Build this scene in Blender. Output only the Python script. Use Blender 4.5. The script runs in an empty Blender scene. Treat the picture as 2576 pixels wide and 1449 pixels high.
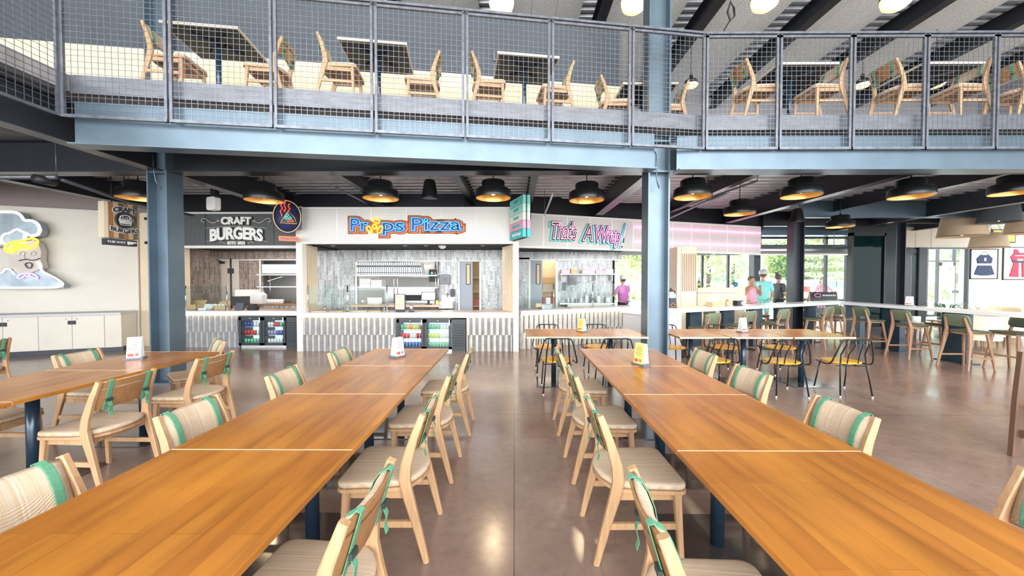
import bpy, bmesh, math, random
from mathutils import Vector, Matrix, Euler
random.seed(7)
PI = math.pi
sc = bpy.context.scene
C = bpy.context.collection

# ---------------------------------------------------------------- camera, world, light, exposure
W, H = 2576, 1449
F = 944.0
EYE, PITCH, YAW = 1.55, 0.0211, -0.0058
cam_d = bpy.data.cameras.new('camera')
cam_d.sensor_width = 36.0
cam_d.lens = 36.0 * F / W
cam_d.clip_end = 400
cam = bpy.data.objects.new('camera', cam_d)
C.objects.link(cam)
cam.location = (0, 0, EYE)
cam.rotation_euler = (PI / 2 - PITCH, 0, -YAW)
sc.camera = cam

sc.view_settings.view_transform = 'Standard'
sc.view_settings.look = 'None'
sc.view_settings.gamma = 1
sc.view_settings.use_curve_mapping = False
sc.view_settings.exposure = 0.66

wd = bpy.data.worlds.new('daylight_sky')
sc.world = wd
wd.use_nodes = True
wn = wd.node_tree.nodes
bg = wn['Background']
bg.inputs['Color'].default_value = (0.90, 0.96, 1.0, 1)
bg.inputs['Strength'].default_value = 3.4

def lamp(name, kind, loc, energy, color=(1, 1, 1), rot=(0, 0, 0), **kw):
    d = bpy.data.lights.new(name, kind)
    d.energy = energy
    d.color = color
    for k, v in kw.items():
        setattr(d, k, v)
    o = bpy.data.objects.new(name, d)
    o.location = loc
    o.rotation_euler = rot
    C.objects.link(o)
    return o

sun = lamp('sun', 'SUN', (20, 40, 30), 11.0, (1, .95, .86), (math.radians(-38), math.radians(30), 0), angle=0.02)
# daylight of the tall glazed facade behind the viewer
lamp('facade_daylight', 'AREA', (0, -5.6, 4.2), 2100, (1.0, .975, .94), (math.radians(92), 0, 0), shape='RECTANGLE', size=22, size_y=6.5)

# ---------------------------------------------------------------- back-projection (photo pixel -> point of the place)
_f = Vector((math.sin(YAW) * math.cos(PITCH), math.cos(YAW) * math.cos(PITCH), -math.sin(PITCH)))
_r = Vector((math.cos(YAW), -math.sin(YAW), 0))
_u = _r.cross(_f)
def at(u, v, Y=None, z=None, X=None):
    d = _f * F + _r * (u - W / 2) + _u * (H / 2 - v)
    t = Y / d.y if Y is not None else ((z - EYE) / d.z if z is not None else X / d.x)
    return Vector((0, 0, EYE)) + d * t

# ---------------------------------------------------------------- materials
MATS = {}
def new_mat(name):
    m = bpy.data.materials.new(name)
    m.use_nodes = True
    MATS[name] = m
    nt = m.node_tree
    return m, nt, nt.nodes['Principled BSDF']

def mat(name, color, rough=.5, metal=0.0, emit=None, es=1.0, noise=0.0, nscale=20.0, bump=0.0, bscale=60.0, spec=None, coat=0.0, alpha=None, stretch=(1, 1, 1)):
    m, nt, b = new_mat(name)
    b.inputs['Base Color'].default_value = (*color, 1)
    b.inputs['Roughness'].default_value = rough
    b.inputs['Metallic'].default_value = metal
    if spec is not None: b.inputs['Specular IOR Level'].default_value = spec
    if coat: b.inputs['Coat Weight'].default_value = coat; b.inputs['Coat Roughness'].default_value = .12
    if emit:
        b.inputs['Emission Color'].default_value = (*emit, 1)
        b.inputs['Emission Strength'].default_value = es
    if noise or bump:
        tc = nt.nodes.new('ShaderNodeTexCoord')
        mp = nt.nodes.new('ShaderNodeMapping')
        mp.inputs['Scale'].default_value = stretch
        nt.links.new(tc.outputs['Object'], mp.inputs['Vector'])
        if noise:
            n = nt.nodes.new('ShaderNodeTexNoise')
            n.inputs['Scale'].default_value = nscale
            n.inputs['Detail'].default_value = 5
            nt.links.new(mp.outputs[0], n.inputs['Vector'])
            r = nt.nodes.new('ShaderNodeMapRange')
            r.inputs['From Min'].default_value = .3; r.inputs['From Max'].default_value = .7
            r.inputs['To Min'].default_value = 1 - noise; r.inputs['To Max'].default_value = 1 + noise
            nt.links.new(n.outputs['Fac'], r.inputs['Value'])
            mx = nt.nodes.new('ShaderNodeVectorMath'); mx.operation = 'SCALE'
            mx.inputs[0].default_value = color
            nt.links.new(r.outputs[0], mx.inputs['Scale'])
            nt.links.new(mx.outputs[0], b.inputs['Base Color'])
        if bump:
            n2 = nt.nodes.new('ShaderNodeTexNoise')
            n2.inputs['Scale'].default_value = bscale
            nt.links.new(mp.outputs[0], n2.inputs['Vector'])
            bp = nt.nodes.new('ShaderNodeBump')
            bp.inputs['Strength'].default_value = bump
            bp.inputs['Distance'].default_value = .01
            nt.links.new(n2.outputs['Fac'], bp.inputs['Height'])
            nt.links.new(bp.outputs[0], b.inputs['Normal'])
    return m

def N(nt, kind, **kw):
    n = nt.nodes.new(kind)
    for k, v in kw.items():
        if k in ('op',): n.operation = v
        elif k.startswith('i_'): n.inputs[k[2:].replace('_', ' ')].default_value = v
        else: setattr(n, k, v)
    return n

def coords(nt, scale=(1, 1, 1), rot=(0, 0, 0), which='Object'):
    tc = nt.nodes.new('ShaderNodeTexCoord')
    mp = nt.nodes.new('ShaderNodeMapping')
    mp.inputs['Scale'].default_value = scale
    mp.inputs['Rotation'].default_value = rot
    nt.links.new(tc.outputs[which], mp.inputs['Vector'])
    return mp.outputs[0]

def ramp(nt, fac, stops):
    r = nt.nodes.new('ShaderNodeValToRGB')
    e = r.color_ramp.elements
    while len(e) < len(stops): e.new(.5)
    for el, (p, c) in zip(e, stops):
        el.position = p; el.color = (*c, 1)
    nt.links.new(fac, r.inputs['Fac'])
    return r.outputs['Color']

def mixc(nt, a, b, fac, blend='MIX'):
    m = nt.nodes.new('ShaderNodeMix'); m.data_type = 'RGBA'; m.blend_type = blend
    for s, v in ((6, a), (7, b), (0, fac)):
        if hasattr(v, 'node'): nt.links.new(v, m.inputs[s])
        else: m.inputs[s].default_value = (*v, 1) if s and len(v) == 3 else v
    return m.outputs[2]

# planked table wood, grain along local y
def wood_planks(name, c1, c2, c3, plank=.095, rough=.3, coat=.35, axis='y', length=.7):
    m, nt, b = new_mat(name)
    oi = nt.nodes.new('ShaderNodeObjectInfo')
    tc = nt.nodes.new('ShaderNodeTexCoord')
    geo = nt.nodes.new('ShaderNodeNewGeometry')
    mp = N(nt, 'ShaderNodeMapping')
    if axis == 'y': mp.inputs['Rotation'].default_value = (0, 0, PI / 2)
    nt.links.new(tc.outputs['Object'], mp.inputs['Vector'])
    add = N(nt, 'ShaderNodeVectorMath', op='ADD')
    nt.links.new(mp.outputs[0], add.inputs[0])
    sc_ = N(nt, 'ShaderNodeVectorMath', op='SCALE'); sc_.inputs['Scale'].default_value = .13
    nt.links.new(oi.outputs['Location'], sc_.inputs[0])
    nt.links.new(sc_.outputs[0], add.inputs[1])
    br = N(nt, 'ShaderNodeTexBrick')
    br.offset = .37; br.offset_frequency = 2
    br.inputs['Scale'].default_value = 1
    br.inputs['Brick Width'].default_value = length
    br.inputs['Row Height'].default_value = plank
    br.inputs['Mortar Size'].default_value = .0006
    br.inputs['Mortar Smooth'].default_value = .3
    br.inputs['Color1'].default_value = (*c1, 1); br.inputs['Color2'].default_value = (*c2, 1)
    br.inputs['Mortar'].default_value = (*[x * .55 for x in c3], 1)
    br.inputs['Bias'].default_value = -.1
    nt.links.new(add.outputs[0], br.inputs['Vector'])
    st = N(nt, 'ShaderNodeVectorMath', op='MULTIPLY'); st.inputs[1].default_value = (1.6, 15, 15)
    nt.links.new(add.outputs[0], st.inputs[0])
    n = N(nt, 'ShaderNodeTexNoise'); n.inputs['Scale'].default_value = 1; n.inputs['Detail'].default_value = 4; n.inputs['Distortion'].default_value = .15
    nt.links.new(st.outputs[0], n.inputs['Vector'])
    g = ramp(nt, n.outputs['Fac'], [(.30, (.72, .66, .58)), (.5, (1, 1, 1)), (.72, (1.16, 1.14, 1.1))])
    col = mixc(nt, br.outputs['Color'], g, 1.0, 'MULTIPLY')
    n3 = N(nt, 'ShaderNodeTexNoise'); n3.inputs['Scale'].default_value = 2.1; n3.inputs['Detail'].default_value = 3
    nt.links.new(add.outputs[0], n3.inputs['Vector'])
    g3 = ramp(nt, n3.outputs['Fac'], [(.3, (.86, .82, .78)), (.7, (1.1, 1.1, 1.08))])
    col = mixc(nt, col, g3, 1.0, 'MULTIPLY')
    nt.links.new(col, b.inputs['Base Color'])
    rr = ramp(nt, n3.outputs['Fac'], [(.3, (rough * .85,) * 3), (.7, (rough * 1.2,) * 3)])
    nt.links.new(rr, b.inputs['Roughness'])
    b.inputs['Coat Weight'].default_value = coat
    b.inputs['Coat Roughness'].default_value = .22
    return m

wood_planks('table_wood', (.43, .172, .022), (.34, .12, .014), (.25, .09, .012), rough=.3, coat=.3)

def grain(name, c, rough=.45, amt=.22, scale=(30, 30, 2.5)):
    m, nt, b = new_mat(name)
    n = N(nt, 'ShaderNodeTexNoise'); n.inputs['Scale'].default_value = 1; n.inputs['Detail'].default_value = 6; n.inputs['Distortion'].default_value = 1.2
    nt.links.new(coords(nt, scale), n.inputs['Vector'])
    col = ramp(nt, n.outputs['Fac'], [(.28, tuple(x * (1 - amt) for x in c)), (.5, c), (.75, tuple(min(1, x * (1 + amt * .6)) for x in c))])
    nt.links.new(col, b.inputs['Base Color'])
    b.inputs['Roughness'].default_value = rough
    return m
grain('chair_wood', (.44, .265, .14))
grain('chair_back_wood', (.32, .16, .065), rough=.35)
grain('bench_wood', (.13, .07, .045))
grain('stool_wood', (.33, .19, .115))
grain('yellow_wood', (.74, .38, .03), rough=.3, amt=.12, scale=(3, 30, 30))
grain('edge_wood', (.42, .2, .075), scale=(3, 3, 60))
grain('pale_ply', (.80, .68, .50), rough=.55, amt=.08, scale=(2, 2, .6))
grain('pale_ply_h', (.64, .56, .44), rough=.5, amt=.07, scale=(.7, .7, 3))
grain('mezz_ply', (.78, .62, .41), rough=.5, amt=.06, scale=(.7, .7, 3))
grain('post_white_wood', (.88, .82, .72), rough=.55, amt=.05, scale=(4, 4, .6))
grain('chef_wall_ply', (.70, .66, .58), rough=.5, amt=.07, scale=(.8, .8, 1.6))

# woven cushion
m, nt, b = new_mat('woven_fabric')
w1 = N(nt, 'ShaderNodeTexWave', wave_type='BANDS', bands_direction='X'); w1.inputs['Scale'].default_value = 85
w2 = N(nt, 'ShaderNodeTexWave', wave_type='BANDS', bands_direction='Y'); w2.inputs['Scale'].default_value = 120
cv = coords(nt)
nt.links.new(cv, w1.inputs['Vector']); nt.links.new(cv, w2.inputs['Vector'])
n = N(nt, 'ShaderNodeTexNoise'); n.inputs['Scale'].default_value = 1; n.inputs['Detail'].default_value = 4
nt.links.new(coords(nt, (150, 1.5, 1.5)), n.inputs['Vector'])
c_ = ramp(nt, n.outputs['Fac'], [(.32, (.50, .37, .245)), (.47, (.60, .47, .33)), (.56, (.56, .45, .36)), (.70, (.70, .60, .46))])
c_ = mixc(nt, c_, ramp(nt, w1.outputs['Fac'], [(0, (.80, .78, .76)), (1, (1.12, 1.1, 1.08))]), .8, 'MULTIPLY')
c_ = mixc(nt, c_, ramp(nt, w2.outputs['Fac'], [(0, (.85, .85, .85)), (1, (1.1, 1.1, 1.1))]), .7, 'MULTIPLY')
nt.links.new(c_, b.inputs['Base Color'])
b.inputs['Roughness'].default_value = .9
bp = N(nt, 'ShaderNodeBump'); bp.inputs['Strength'].default_value = .35; bp.inputs['Distance'].default_value = .003
nt.links.new(w2.outputs['Fac'], bp.inputs['Height']); nt.links.new(bp.outputs[0], b.inputs['Normal'])

mat('green_strap', (.10, .29, .18), rough=.8, noise=.15, nscale=120)
mat('strap_buckle', (.03, .05, .045), rough=.4)
mat('steel_paint', (.105, .15, .19), rough=.36, metal=.5, noise=.10, nscale=3, spec=.6)
mat('steel_dark', (.030, .033, .042), rough=.34, metal=.4, noise=.10, nscale=3)
mat('rail_steel', (.13, .14, .165), rough=.4, metal=.5, noise=.25, nscale=14)
mat('wire_steel', (.17, .19, .22), rough=.35, metal=.6, noise=.2, nscale=30)
mat('kick_steel', (.15, .155, .175), rough=.4, metal=.45, noise=.2, nscale=5, stretch=(1, 1, 4))
mat('black_paint', (.016, .017, .02), rough=.5)
mat('ceiling_black', (.010, .011, .015), rough=.7, noise=.2, nscale=2)
mat('pendant_black', (.008, .009, .010), rough=.3, spec=.4)
mat('pendant_gold', (.72, .46, .16), rough=.35, metal=.8)
mat('base_gloss', (.07, .065, .065), rough=.12, metal=.2, spec=.9)
mat('table_pole', (.02, .045, .075), rough=.25, metal=.3, spec=.7)
mat('chair_wire', (.03, .033, .036), rough=.3, metal=.6)
mat('foot_cap', (.75, .75, .75), rough=.4)
mat('white_top', (.80, .82, .86), rough=.25)
mat('counter_top', (.78, .80, .85), rough=.3)
mat('counter_wood', (.62, .42, .30), rough=.35, noise=.12, nscale=6)
mat('grey_panel', (.55, .56, .60), rough=.5)
mat('plaster_grey', (.28, .27, .28), rough=.7, noise=.08, nscale=2)
mat('bulkhead_pink', (.36, .30, .29), rough=.7, noise=.06, nscale=2)
mat('mezz_wall_grey', (.055, .064, .078), rough=.7, noise=.08, nscale=2)
mat('acoustic_board', (.78, .77, .74), rough=.9, noise=.22, nscale=30, bump=.4, bscale=50)
mat('deck_metal', (.50, .51, .54), rough=.4, metal=.35, noise=.15, nscale=5)
mat('concrete_slab', (.25, .24, .24), rough=.8, noise=.2, nscale=4)
mat('chrome', (.75, .76, .78), rough=.18, metal=1.0)
mat('brushed_steel', (.62, .63, .64), rough=.3, metal=.9, noise=.08, nscale=8, stretch=(1, 1, 8))
mat('white_paint', (.82, .82, .80), rough=.5)
mat('paper_white', (.74, .77, .79), rough=.7)
mat('paper_red', (.78, .10, .07), rough=.7)
mat('paper_yellow', (.86, .62, .16), rough=.7)
mat('ink', (.09, .09, .10), rough=.7)
mat('menu_base', (.10, .12, .15), rough=.4)
mat('olive_vinyl', (.075, .095, .055), rough=.38, noise=.08, nscale=10)
mat('green_vinyl', (.125, .165, .11), rough=.4, noise=.06, nscale=10)
mat('led_warm', (1, .9, .7), emit=(1.0, .70, .36), es=6)
mat('bulb_warm', (1, .9, .7), emit=(1.0, .70, .33), es=14)
mat('globe_glow', (1, .9, .7), emit=(1.0, .70, .28), es=1.15)
mat('neon_pink', (1, .5, .8), emit=(1.0, .20, .60), es=1.3)
mat('neon_line_pink', (1, .4, .7), emit=(1.0, .16, .50), es=5.0)
mat('neon_pink_pale', (1, .6, .8), emit=(1.0, .34, .50), es=.7)
mat('neon_cyan', (.2, .8, 1), emit=(.04, .50, .95), es=.9)
mat('neon_yellow', (1, .9, .1), emit=(1.0, .78, .02), es=.75)
mat('neon_white', (1, 1, 1), emit=(1, 1, 1), es=.8)
mat('neon_red', (1, .1, .05), emit=(1.0, .06, .02), es=1.2)
mat('neon_teal', (.1, .8, .7), emit=(.05, .75, .6), es=1.0)
mat('neon_violet', (.8, .5, 1), emit=(.65, .35, .9), es=.8)
mat('sign_blue', (.035, .06, .36), rough=.4)
mat('sign_orange', (.75, .20, .05), rough=.5)
mat('sign_navy', (.02, .03, .10), rough=.4)
mat('sign_aqua', (.25, .78, .74), rough=.5)
mat('sign_aqua_pale', (.48, .82, .74), rough=.5)
mat('sign_cream', (.82, .84, .74), rough=.5)
mat('sign_pink', (.88, .36, .50), rough=.5)
mat('sign_teal', (.04, .50, .50), rough=.5)
mat('sign_dark', (.05, .05, .06), rough=.5)
mat('sign_white', (.86, .87, .85), rough=.5)
mat('sign_ivory', (.66, .66, .54), rough=.5)
mat('chef_metal', (.26, .31, .35), rough=.35, metal=.4, noise=.25, nscale=5)
mat('chef_face', (.60, .54, .49), rough=.5)
mat('skin', (.62, .36, .26), rough=.55)
mat('skin_tan', (.50, .27, .18), rough=.55)
mat('rubber_black', (.015, .015, .017), rough=.6)
mat('screen_dark', (.012, .016, .022), rough=.15)
mat('screen_lit', (.5, .6, .7), rough=.2, emit=(.45, .62, .72), es=.7)
mat('pink_shirt', (.62, .16, .52), rough=.7)
mat('edge_highlight', (.74, .50, .32), rough=.5)  # pale tone stands for the highlight along the tabletop edges
mat('cardboard', (.55, .38, .22), rough=.8, noise=.08, nscale=20)
mat('fridge_black', (.025, .035, .045), rough=.35)
mat('fridge_inside', (.75, .80, .82), rough=.5, emit=(.75, .9, 1.0), es=.55)
mat('door_grey', (.26, .29, .34), rough=.45)
mat('door_cream', (.72, .66, .58), rough=.5)
mat('storage_beige', (.70, .50, .28), rough=.7)
mat('terracotta_box', (.60, .18, .12), rough=.6)
mat('pink_plastic', (.75, .42, .44), rough=.5)
mat('duct_metal', (.55, .58, .60), rough=.3, metal=.85)
mat('shade_tan', (.50, .38, .26), rough=.9, noise=.08, nscale=60)
mat('shade_dark', (.07, .08, .09), rough=.9, noise=.1, nscale=60)
mat('bark', (.16, .11, .07), rough=.9, noise=.3, nscale=10)
mat('leaf_olive', (.62, .68, .40), rough=.7, noise=.35, nscale=6)
mat('leaf_pine', (.50, .62, .34), rough=.7, noise=.3, nscale=6)
mat('leaf_dark', (.34, .50, .34), rough=.7, noise=.3, nscale=6)
mat('leaf_plant', (.06, .16, .09), rough=.4)
mat('grass_sunlit', (.50, .52, .24), rough=.9, noise=.25, nscale=3)
mat('pavement', (.66, .66, .66), rough=.8, noise=.1, nscale=2)
mat('car_paint', (.75, .60, .66), rough=.2, metal=.3, coat=.6)
mat('car_glass', (.16, .22, .26), rough=.08)
mat('tail_red', (.6, .03, .03), rough=.2)
mat('tyre', (.02, .02, .02), rough=.8)
mat('amber_glass', (.60, .36, .06), rough=.15)
mat('yellow_seat', (.75, .50, .05), rough=.6)
mat('jersey_navy', (.03, .05, .10), rough=.8)
mat('jersey_red', (.42, .04, .07), rough=.8)
mat('jersey_pink', (.80, .45, .50), rough=.8)

# glass
m, nt, b = new_mat('clear_glass')
nt.nodes.remove(b)
tr = N(nt, 'ShaderNodeBsdfTransparent'); tr.inputs['Color'].default_value = (.93, .97, .96, 1)
gl = N(nt, 'ShaderNodeBsdfGlossy'); gl.inputs['Roughness'].default_value = .02
fr = N(nt, 'ShaderNodeFresnel'); fr.inputs['IOR'].default_value = 1.45
ms = N(nt, 'ShaderNodeMixShader')
_g = N(nt, 'ShaderNodeNewGeometry'); _m = N(nt, 'ShaderNodeMath', op='SUBTRACT'); _m.inputs[0].default_value = 1; nt.links.new(_g.outputs['Backfacing'], _m.inputs[1]); _q = N(nt, 'ShaderNodeMath', op='MULTIPLY'); nt.links.new(_m.outputs[0], _q.inputs[0]); nt.links.new(fr.outputs[0], _q.inputs[1]); nt.links.new(_q.outputs[0], ms.inputs[0]); nt.links.new(tr.outputs[0], ms.inputs[1]); nt.links.new(gl.outputs[0], ms.inputs[2])
nt.links.new(ms.outputs[0], nt.nodes['Material Output'].inputs['Surface'])
m, nt, b = new_mat('dark_glass')
b.inputs['Base Color'].default_value = (.002, .016, .017, 1); b.inputs['Roughness'].default_value = .04; b.inputs['Specular IOR Level'].default_value = .12

# polished concrete floor
m, nt, b = new_mat('polished_concrete')
n1 = N(nt, 'ShaderNodeTexNoise'); n1.inputs['Scale'].default_value = 1.1; n1.inputs['Detail'].default_value = 6; n1.inputs['Roughness'].default_value = .62
n2 = N(nt, 'ShaderNodeTexNoise'); n2.inputs['Scale'].default_value = 14; n2.inputs['Detail'].default_value = 6
cv = coords(nt)
nt.links.new(cv, n1.inputs['Vector']); nt.links.new(cv, n2.inputs['Vector'])
c1 = ramp(nt, n1.outputs['Fac'], [(.30, (.195, .135, .112)), (.5, (.235, .165, .138)), (.70, (.285, .208, .178))])
c2 = ramp(nt, n2.outputs['Fac'], [(.28, (.86, .84, .83)), (.5, (1, 1, 1)), (.72, (1.07, 1.06, 1.06))])
cc = mixc(nt, c1, c2, .8, 'MULTIPLY')
br = N(nt, 'ShaderNodeTexBrick'); br.offset = 0
for k, v in (('Scale', 1), ('Brick Width', 4.6), ('Row Height', 4.3), ('Mortar Size', .004), ('Color1', (1, 1, 1, 1)), ('Color2', (1, 1, 1, 1)), ('Mortar', (.35, .33, .32, 1))):
    br.inputs[k].default_value = v
nt.links.new(coords(nt, (1, 1, 1), (0, 0, 0)), br.inputs['Vector'])
br.inputs['Mortar Smooth'].default_value = .2
cc = mixc(nt, cc, br.outputs['Color'], 1.0, 'MULTIPLY')
vo = N(nt, 'ShaderNodeTexVoronoi', feature='DISTANCE_TO_EDGE'); vo.inputs['Scale'].default_value = 9
nt.links.new(cv, vo.inputs['Vector'])
cr = ramp(nt, vo.outputs['Distance'], [(0, (.80, .78, .77)), (.02, (1, 1, 1))])
cc = mixc(nt, cc, cr, .5, 'MULTIPLY')
nt.links.new(cc, b.inputs['Base Color'])
rr = ramp(nt, n1.outputs['Fac'], [(.3, (.14,) * 3), (.7, (.26,) * 3)])
nt.links.new(rr, b.inputs['Roughness'])
b.inputs['Specular IOR Level'].default_value = .75

# grey glazed tiles standing on end (walls of the stalls)
def stacked_tile(name, ca, cb, mortar, rough=.3, w=.24, h=.06, bump=.5):
    m, nt, b = new_mat(name)
    v = coords(nt, (1, 1, 1), (0, 0, 0))
    sep = N(nt, 'ShaderNodeSeparateXYZ'); nt.links.new(v, sep.inputs[0])
    com = N(nt, 'ShaderNodeCombineXYZ')
    nt.links.new(sep.outputs['Z'], com.inputs['X'])
    ad = N(nt, 'ShaderNodeMath', op='ADD'); nt.links.new(sep.outputs['X'], ad.inputs[0]); nt.links.new(sep.outputs['Y'], ad.inputs[1])
    nt.links.new(ad.outputs[0], com.inputs['Y'])
    br = N(nt, 'ShaderNodeTexBrick'); br.offset = .5
    for k, vv in (('Scale', 1), ('Brick Width', w), ('Row Height', h), ('Mortar Size', .004), ('Color1', (*ca, 1)), ('Color2', (*cb, 1)), ('Mortar', (*mortar, 1)), ('Bias', 0.0)):
        br.inputs[k].default_value = vv
    nt.links.new(com.outputs[0], br.inputs['Vector'])
    n = N(nt, 'ShaderNodeTexNoise'); n.inputs['Scale'].default_value = 22; n.inputs['Detail'].default_value = 5
    nt.links.new(v, n.inputs['Vector'])
    col = mixc(nt, br.outputs['Color'], ramp(nt, n.outputs['Fac'], [(.3, (.7, .7, .7)), (.7, (1.2, 1.2, 1.2))]), 1.0, 'MULTIPLY')
    nt.links.new(col, b.inputs['Base Color'])
    b.inputs['Roughness'].default_value = rough
    bp = N(nt, 'ShaderNodeBump'); bp.inputs['Strength'].default_value = bump; bp.inputs['Distance'].default_value = .01
    nt.links.new(n.outputs['Fac'], bp.inputs['Height']); nt.links.new(bp.outputs[0], b.inputs['Normal'])
    return m
stacked_tile('tile_grey', (.50, .52, .53), (.24, .25, .26), (.55, .56, .56), rough=.22)
stacked_tile('tile_brown', (.42, .34, .30), (.20, .155, .135), (.48, .42, .38), rough=.3)
mat('counter_tile_light', (.52, .50, .47), rough=.4, noise=.14, nscale=9, bump=.3, bscale=25)
mat('counter_tile_dark', (.22, .235, .26), rough=.4, noise=.16, nscale=9, bump=.3, bscale=25)

# perforated / mesh sign panels
def perforated(name, base, hole, pitch=.035, r=.28):
    m, nt, b = new_mat(name)
    v = coords(nt, (1 / pitch, 1 / pitch, 1 / pitch))
    vo = N(nt, 'ShaderNodeTexVoronoi'); vo.inputs['Scale'].default_value = 1; vo.inputs['Randomness'].default_value = 0
    sep = N(nt, 'ShaderNodeSeparateXYZ'); nt.links.new(v, sep.inputs[0])
    com = N(nt, 'ShaderNodeCombineXYZ')
    nt.links.new(sep.outputs['X'], com.inputs['X']); nt.links.new(sep.outputs['Z'], com.inputs['Y']); com.inputs['Z'].default_value = 0.5
    nt.links.new(com.outputs[0], vo.inputs['Vector'])
    vo.voronoi_dimensions = '2D'
    col = ramp(nt, vo.outputs['Distance'], [(r - .05, hole), (r + .05, base)])
    nt.links.new(col, b.inputs['Base Color'])
    b.inputs['Roughness'].default_value = .5
    return m
perforated('perforated_white', (.78, .77, .73), (.34, .34, .34), r=.22)
perforated('mesh_charcoal', (.15, .165, .17), (.03, .03, .03), pitch=.03, r=.38)
perforated('mesh_pale', (.66, .65, .62), (.58, .57, .55), pitch=.03)

# ---------------------------------------------------------------- mesh builder
class MB:
    def __init__(s): s.v = []; s.f = []; s.sm = []; s.mi = []; s.cur = 0
    def add(s, vs, fs, smooth=False, M=None):
        o = len(s.v)
        s.v += [tuple((M @ Vector(v)) if M else v) for v in vs]
        for f in fs:
            s.f.append([i + o for i in f]); s.sm.append(smooth); s.mi.append(s.cur)
        return s
    def box(s, lo, hi, M=None):
        x0, y0, z0 = lo; x1, y1, z1 = hi
        vs = [(x0, y0, z0), (x1, y0, z0), (x1, y1, z0), (x0, y1, z0), (x0, y0, z1), (x1, y0, z1), (x1, y1, z1), (x0, y1, z1)]
        return s.add(vs, [(0, 3, 2, 1), (4, 5, 6, 7), (0, 1, 5, 4), (1, 2, 6, 5), (2, 3, 7, 6), (3, 0, 4, 7)], M=M)
    def cbox(s, c, size, rz=0, M=None):
        T = Matrix.Translation(Vector(c)) @ Matrix.Rotation(rz, 4, 'Z')
        if M: T = M @ T
        x, y, z = (a / 2 for a in size)
        return s.box((-x, -y, -z), (x, y, z), M=T)
    def bar(s, p0, p1, w, d, w1=None, d1=None, side=None):
        p0 = Vector(p0); p1 = Vector(p1); ax = (p1 - p0).normalized()
        ref = Vector(side) if side else (Vector((1, 0, 0)) if abs(ax.x) < .8 else Vector((0, 1, 0)))
        b_ = ax.cross(ref).normalized(); a_ = b_.cross(ax).normalized()
        w1 = w if w1 is None else w1; d1 = d if d1 is None else d1
        vs = []
        for p, ww, dd in ((p0, w, d), (p1, w1, d1)):
            for sx, sy in ((-1, -1), (1, -1), (1, 1), (-1, 1)):
                vs.append(tuple(p + a_ * sx * ww / 2 + b_ * sy * dd / 2))
        return s.add(vs, [(0, 3, 2, 1), (4, 5, 6, 7), (0, 1, 5, 4), (1, 2, 6, 5), (2, 3, 7, 6), (3, 0, 4, 7)])
    def sweep(s, pts, sizes, side=(1, 0, 0), seg=0, smooth=False):
        # rectangular section (w along side, d across) through pts; seg>0 = elliptical section
        n = len(pts); P = [Vector(p) for p in pts]; rings = []
        for i in range(n):
            t = (P[min(i + 1, n - 1)] - P[max(i - 1, 0)]).normalized()
            b_ = t.cross(Vector(side)).normalized(); a_ = b_.cross(t).normalized()
            w, d = sizes[i] if isinstance(sizes, list) else sizes
            ring = []
            if seg:
                for k in range(seg):
                    an = 2 * PI * k / seg
                    ring.append(tuple(P[i] + a_ * math.cos(an) * w / 2 + b_ * math.sin(an) * d / 2))
            else:
                c = .28
                for sx, sy in ((-1, -1 + c), (-1 + c, -1), (1 - c, -1), (1, -1 + c), (1, 1 - c), (1 - c, 1), (-1 + c, 1), (-1, 1 - c)):
                    ring.append(tuple(P[i] + a_ * sx * w / 2 + b_ * sy * d / 2))
            rings.append(ring)
        k = len(rings[0]); vs = [v for r in rings for v in r]; fs = []
        for i in range(n - 1):
            for j in range(k):
                fs.append((i * k + j, i * k + (j + 1) % k, (i + 1) * k + (j + 1) % k, (i + 1) * k + j))
        fs.append(tuple(range(k))[::-1]); fs.append(tuple((n - 1) * k + j for j in range(k)))
        return s.add(vs, fs, smooth)
    def tube(s, pts, r, seg=8, closed=False, smooth=True):
        P = [Vector(p) for p in pts]; n = len(P); rings = []
        prev = None
        for i in range(n):
            if closed: t = (P[(i + 1) % n] - P[i - 1]).normalized()
            else: t = (P[min(i + 1, n - 1)] - P[max(i - 1, 0)]).normalized()
            if prev is None:
                a_ = t.orthogonal().normalized()
            else:
                a_ = (prev - t * prev.dot(t))
                a_ = a_.normalized() if a_.length > 1e-6 else t.orthogonal().normalized()
            prev = a_; b_ = t.cross(a_)
            rr = r[i] if isinstance(r, (list, tuple)) else r
            rings.append([tuple(P[i] + (a_ * math.cos(2 * PI * k / seg) + b_ * math.sin(2 * PI * k / seg)) * rr) for k in range(seg)])
        vs = [v for q in rings for v in q]; fs = []
        for i in range(n if closed else n - 1):
            for j in range(seg):
                i2 = (i + 1) % n
                fs.append((i * seg + j, i * seg + (j + 1) % seg, i2 * seg + (j + 1) % seg, i2 * seg + j))
        if not closed:
            fs.append(tuple(range(seg))[::-1]); fs.append(tuple((n - 1) * seg + j for j in range(seg)))
        return s.add(vs, fs, smooth)
    def lathe(s, prof, seg=24, M=None, smooth=True, caps=True):
        vs = []; fs = []
        for r, z in prof:
            for k in range(seg):
                vs.append((r * math.cos(2 * PI * k / seg), r * math.sin(2 * PI * k / seg), z))
        n = len(prof)
        for i in range(n - 1):
            for j in range(seg):
                fs.append((i * seg + j, i * seg + (j + 1) % seg, (i + 1) * seg + (j + 1) % seg, (i + 1) * seg + j))
        if caps:
            if prof[0][0] > 1e-5: fs.append(tuple(range(seg))[::-1])
            if prof[-1][0] > 1e-5: fs.append(tuple((n - 1) * seg + j for j in range(seg)))
        return s.add(vs, fs, smooth, M)
    def cyl(s, p0, p1, r, seg=12, r1=None):
        return s.tube([p0, p1], [r, r if r1 is None else r1], seg)
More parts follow.
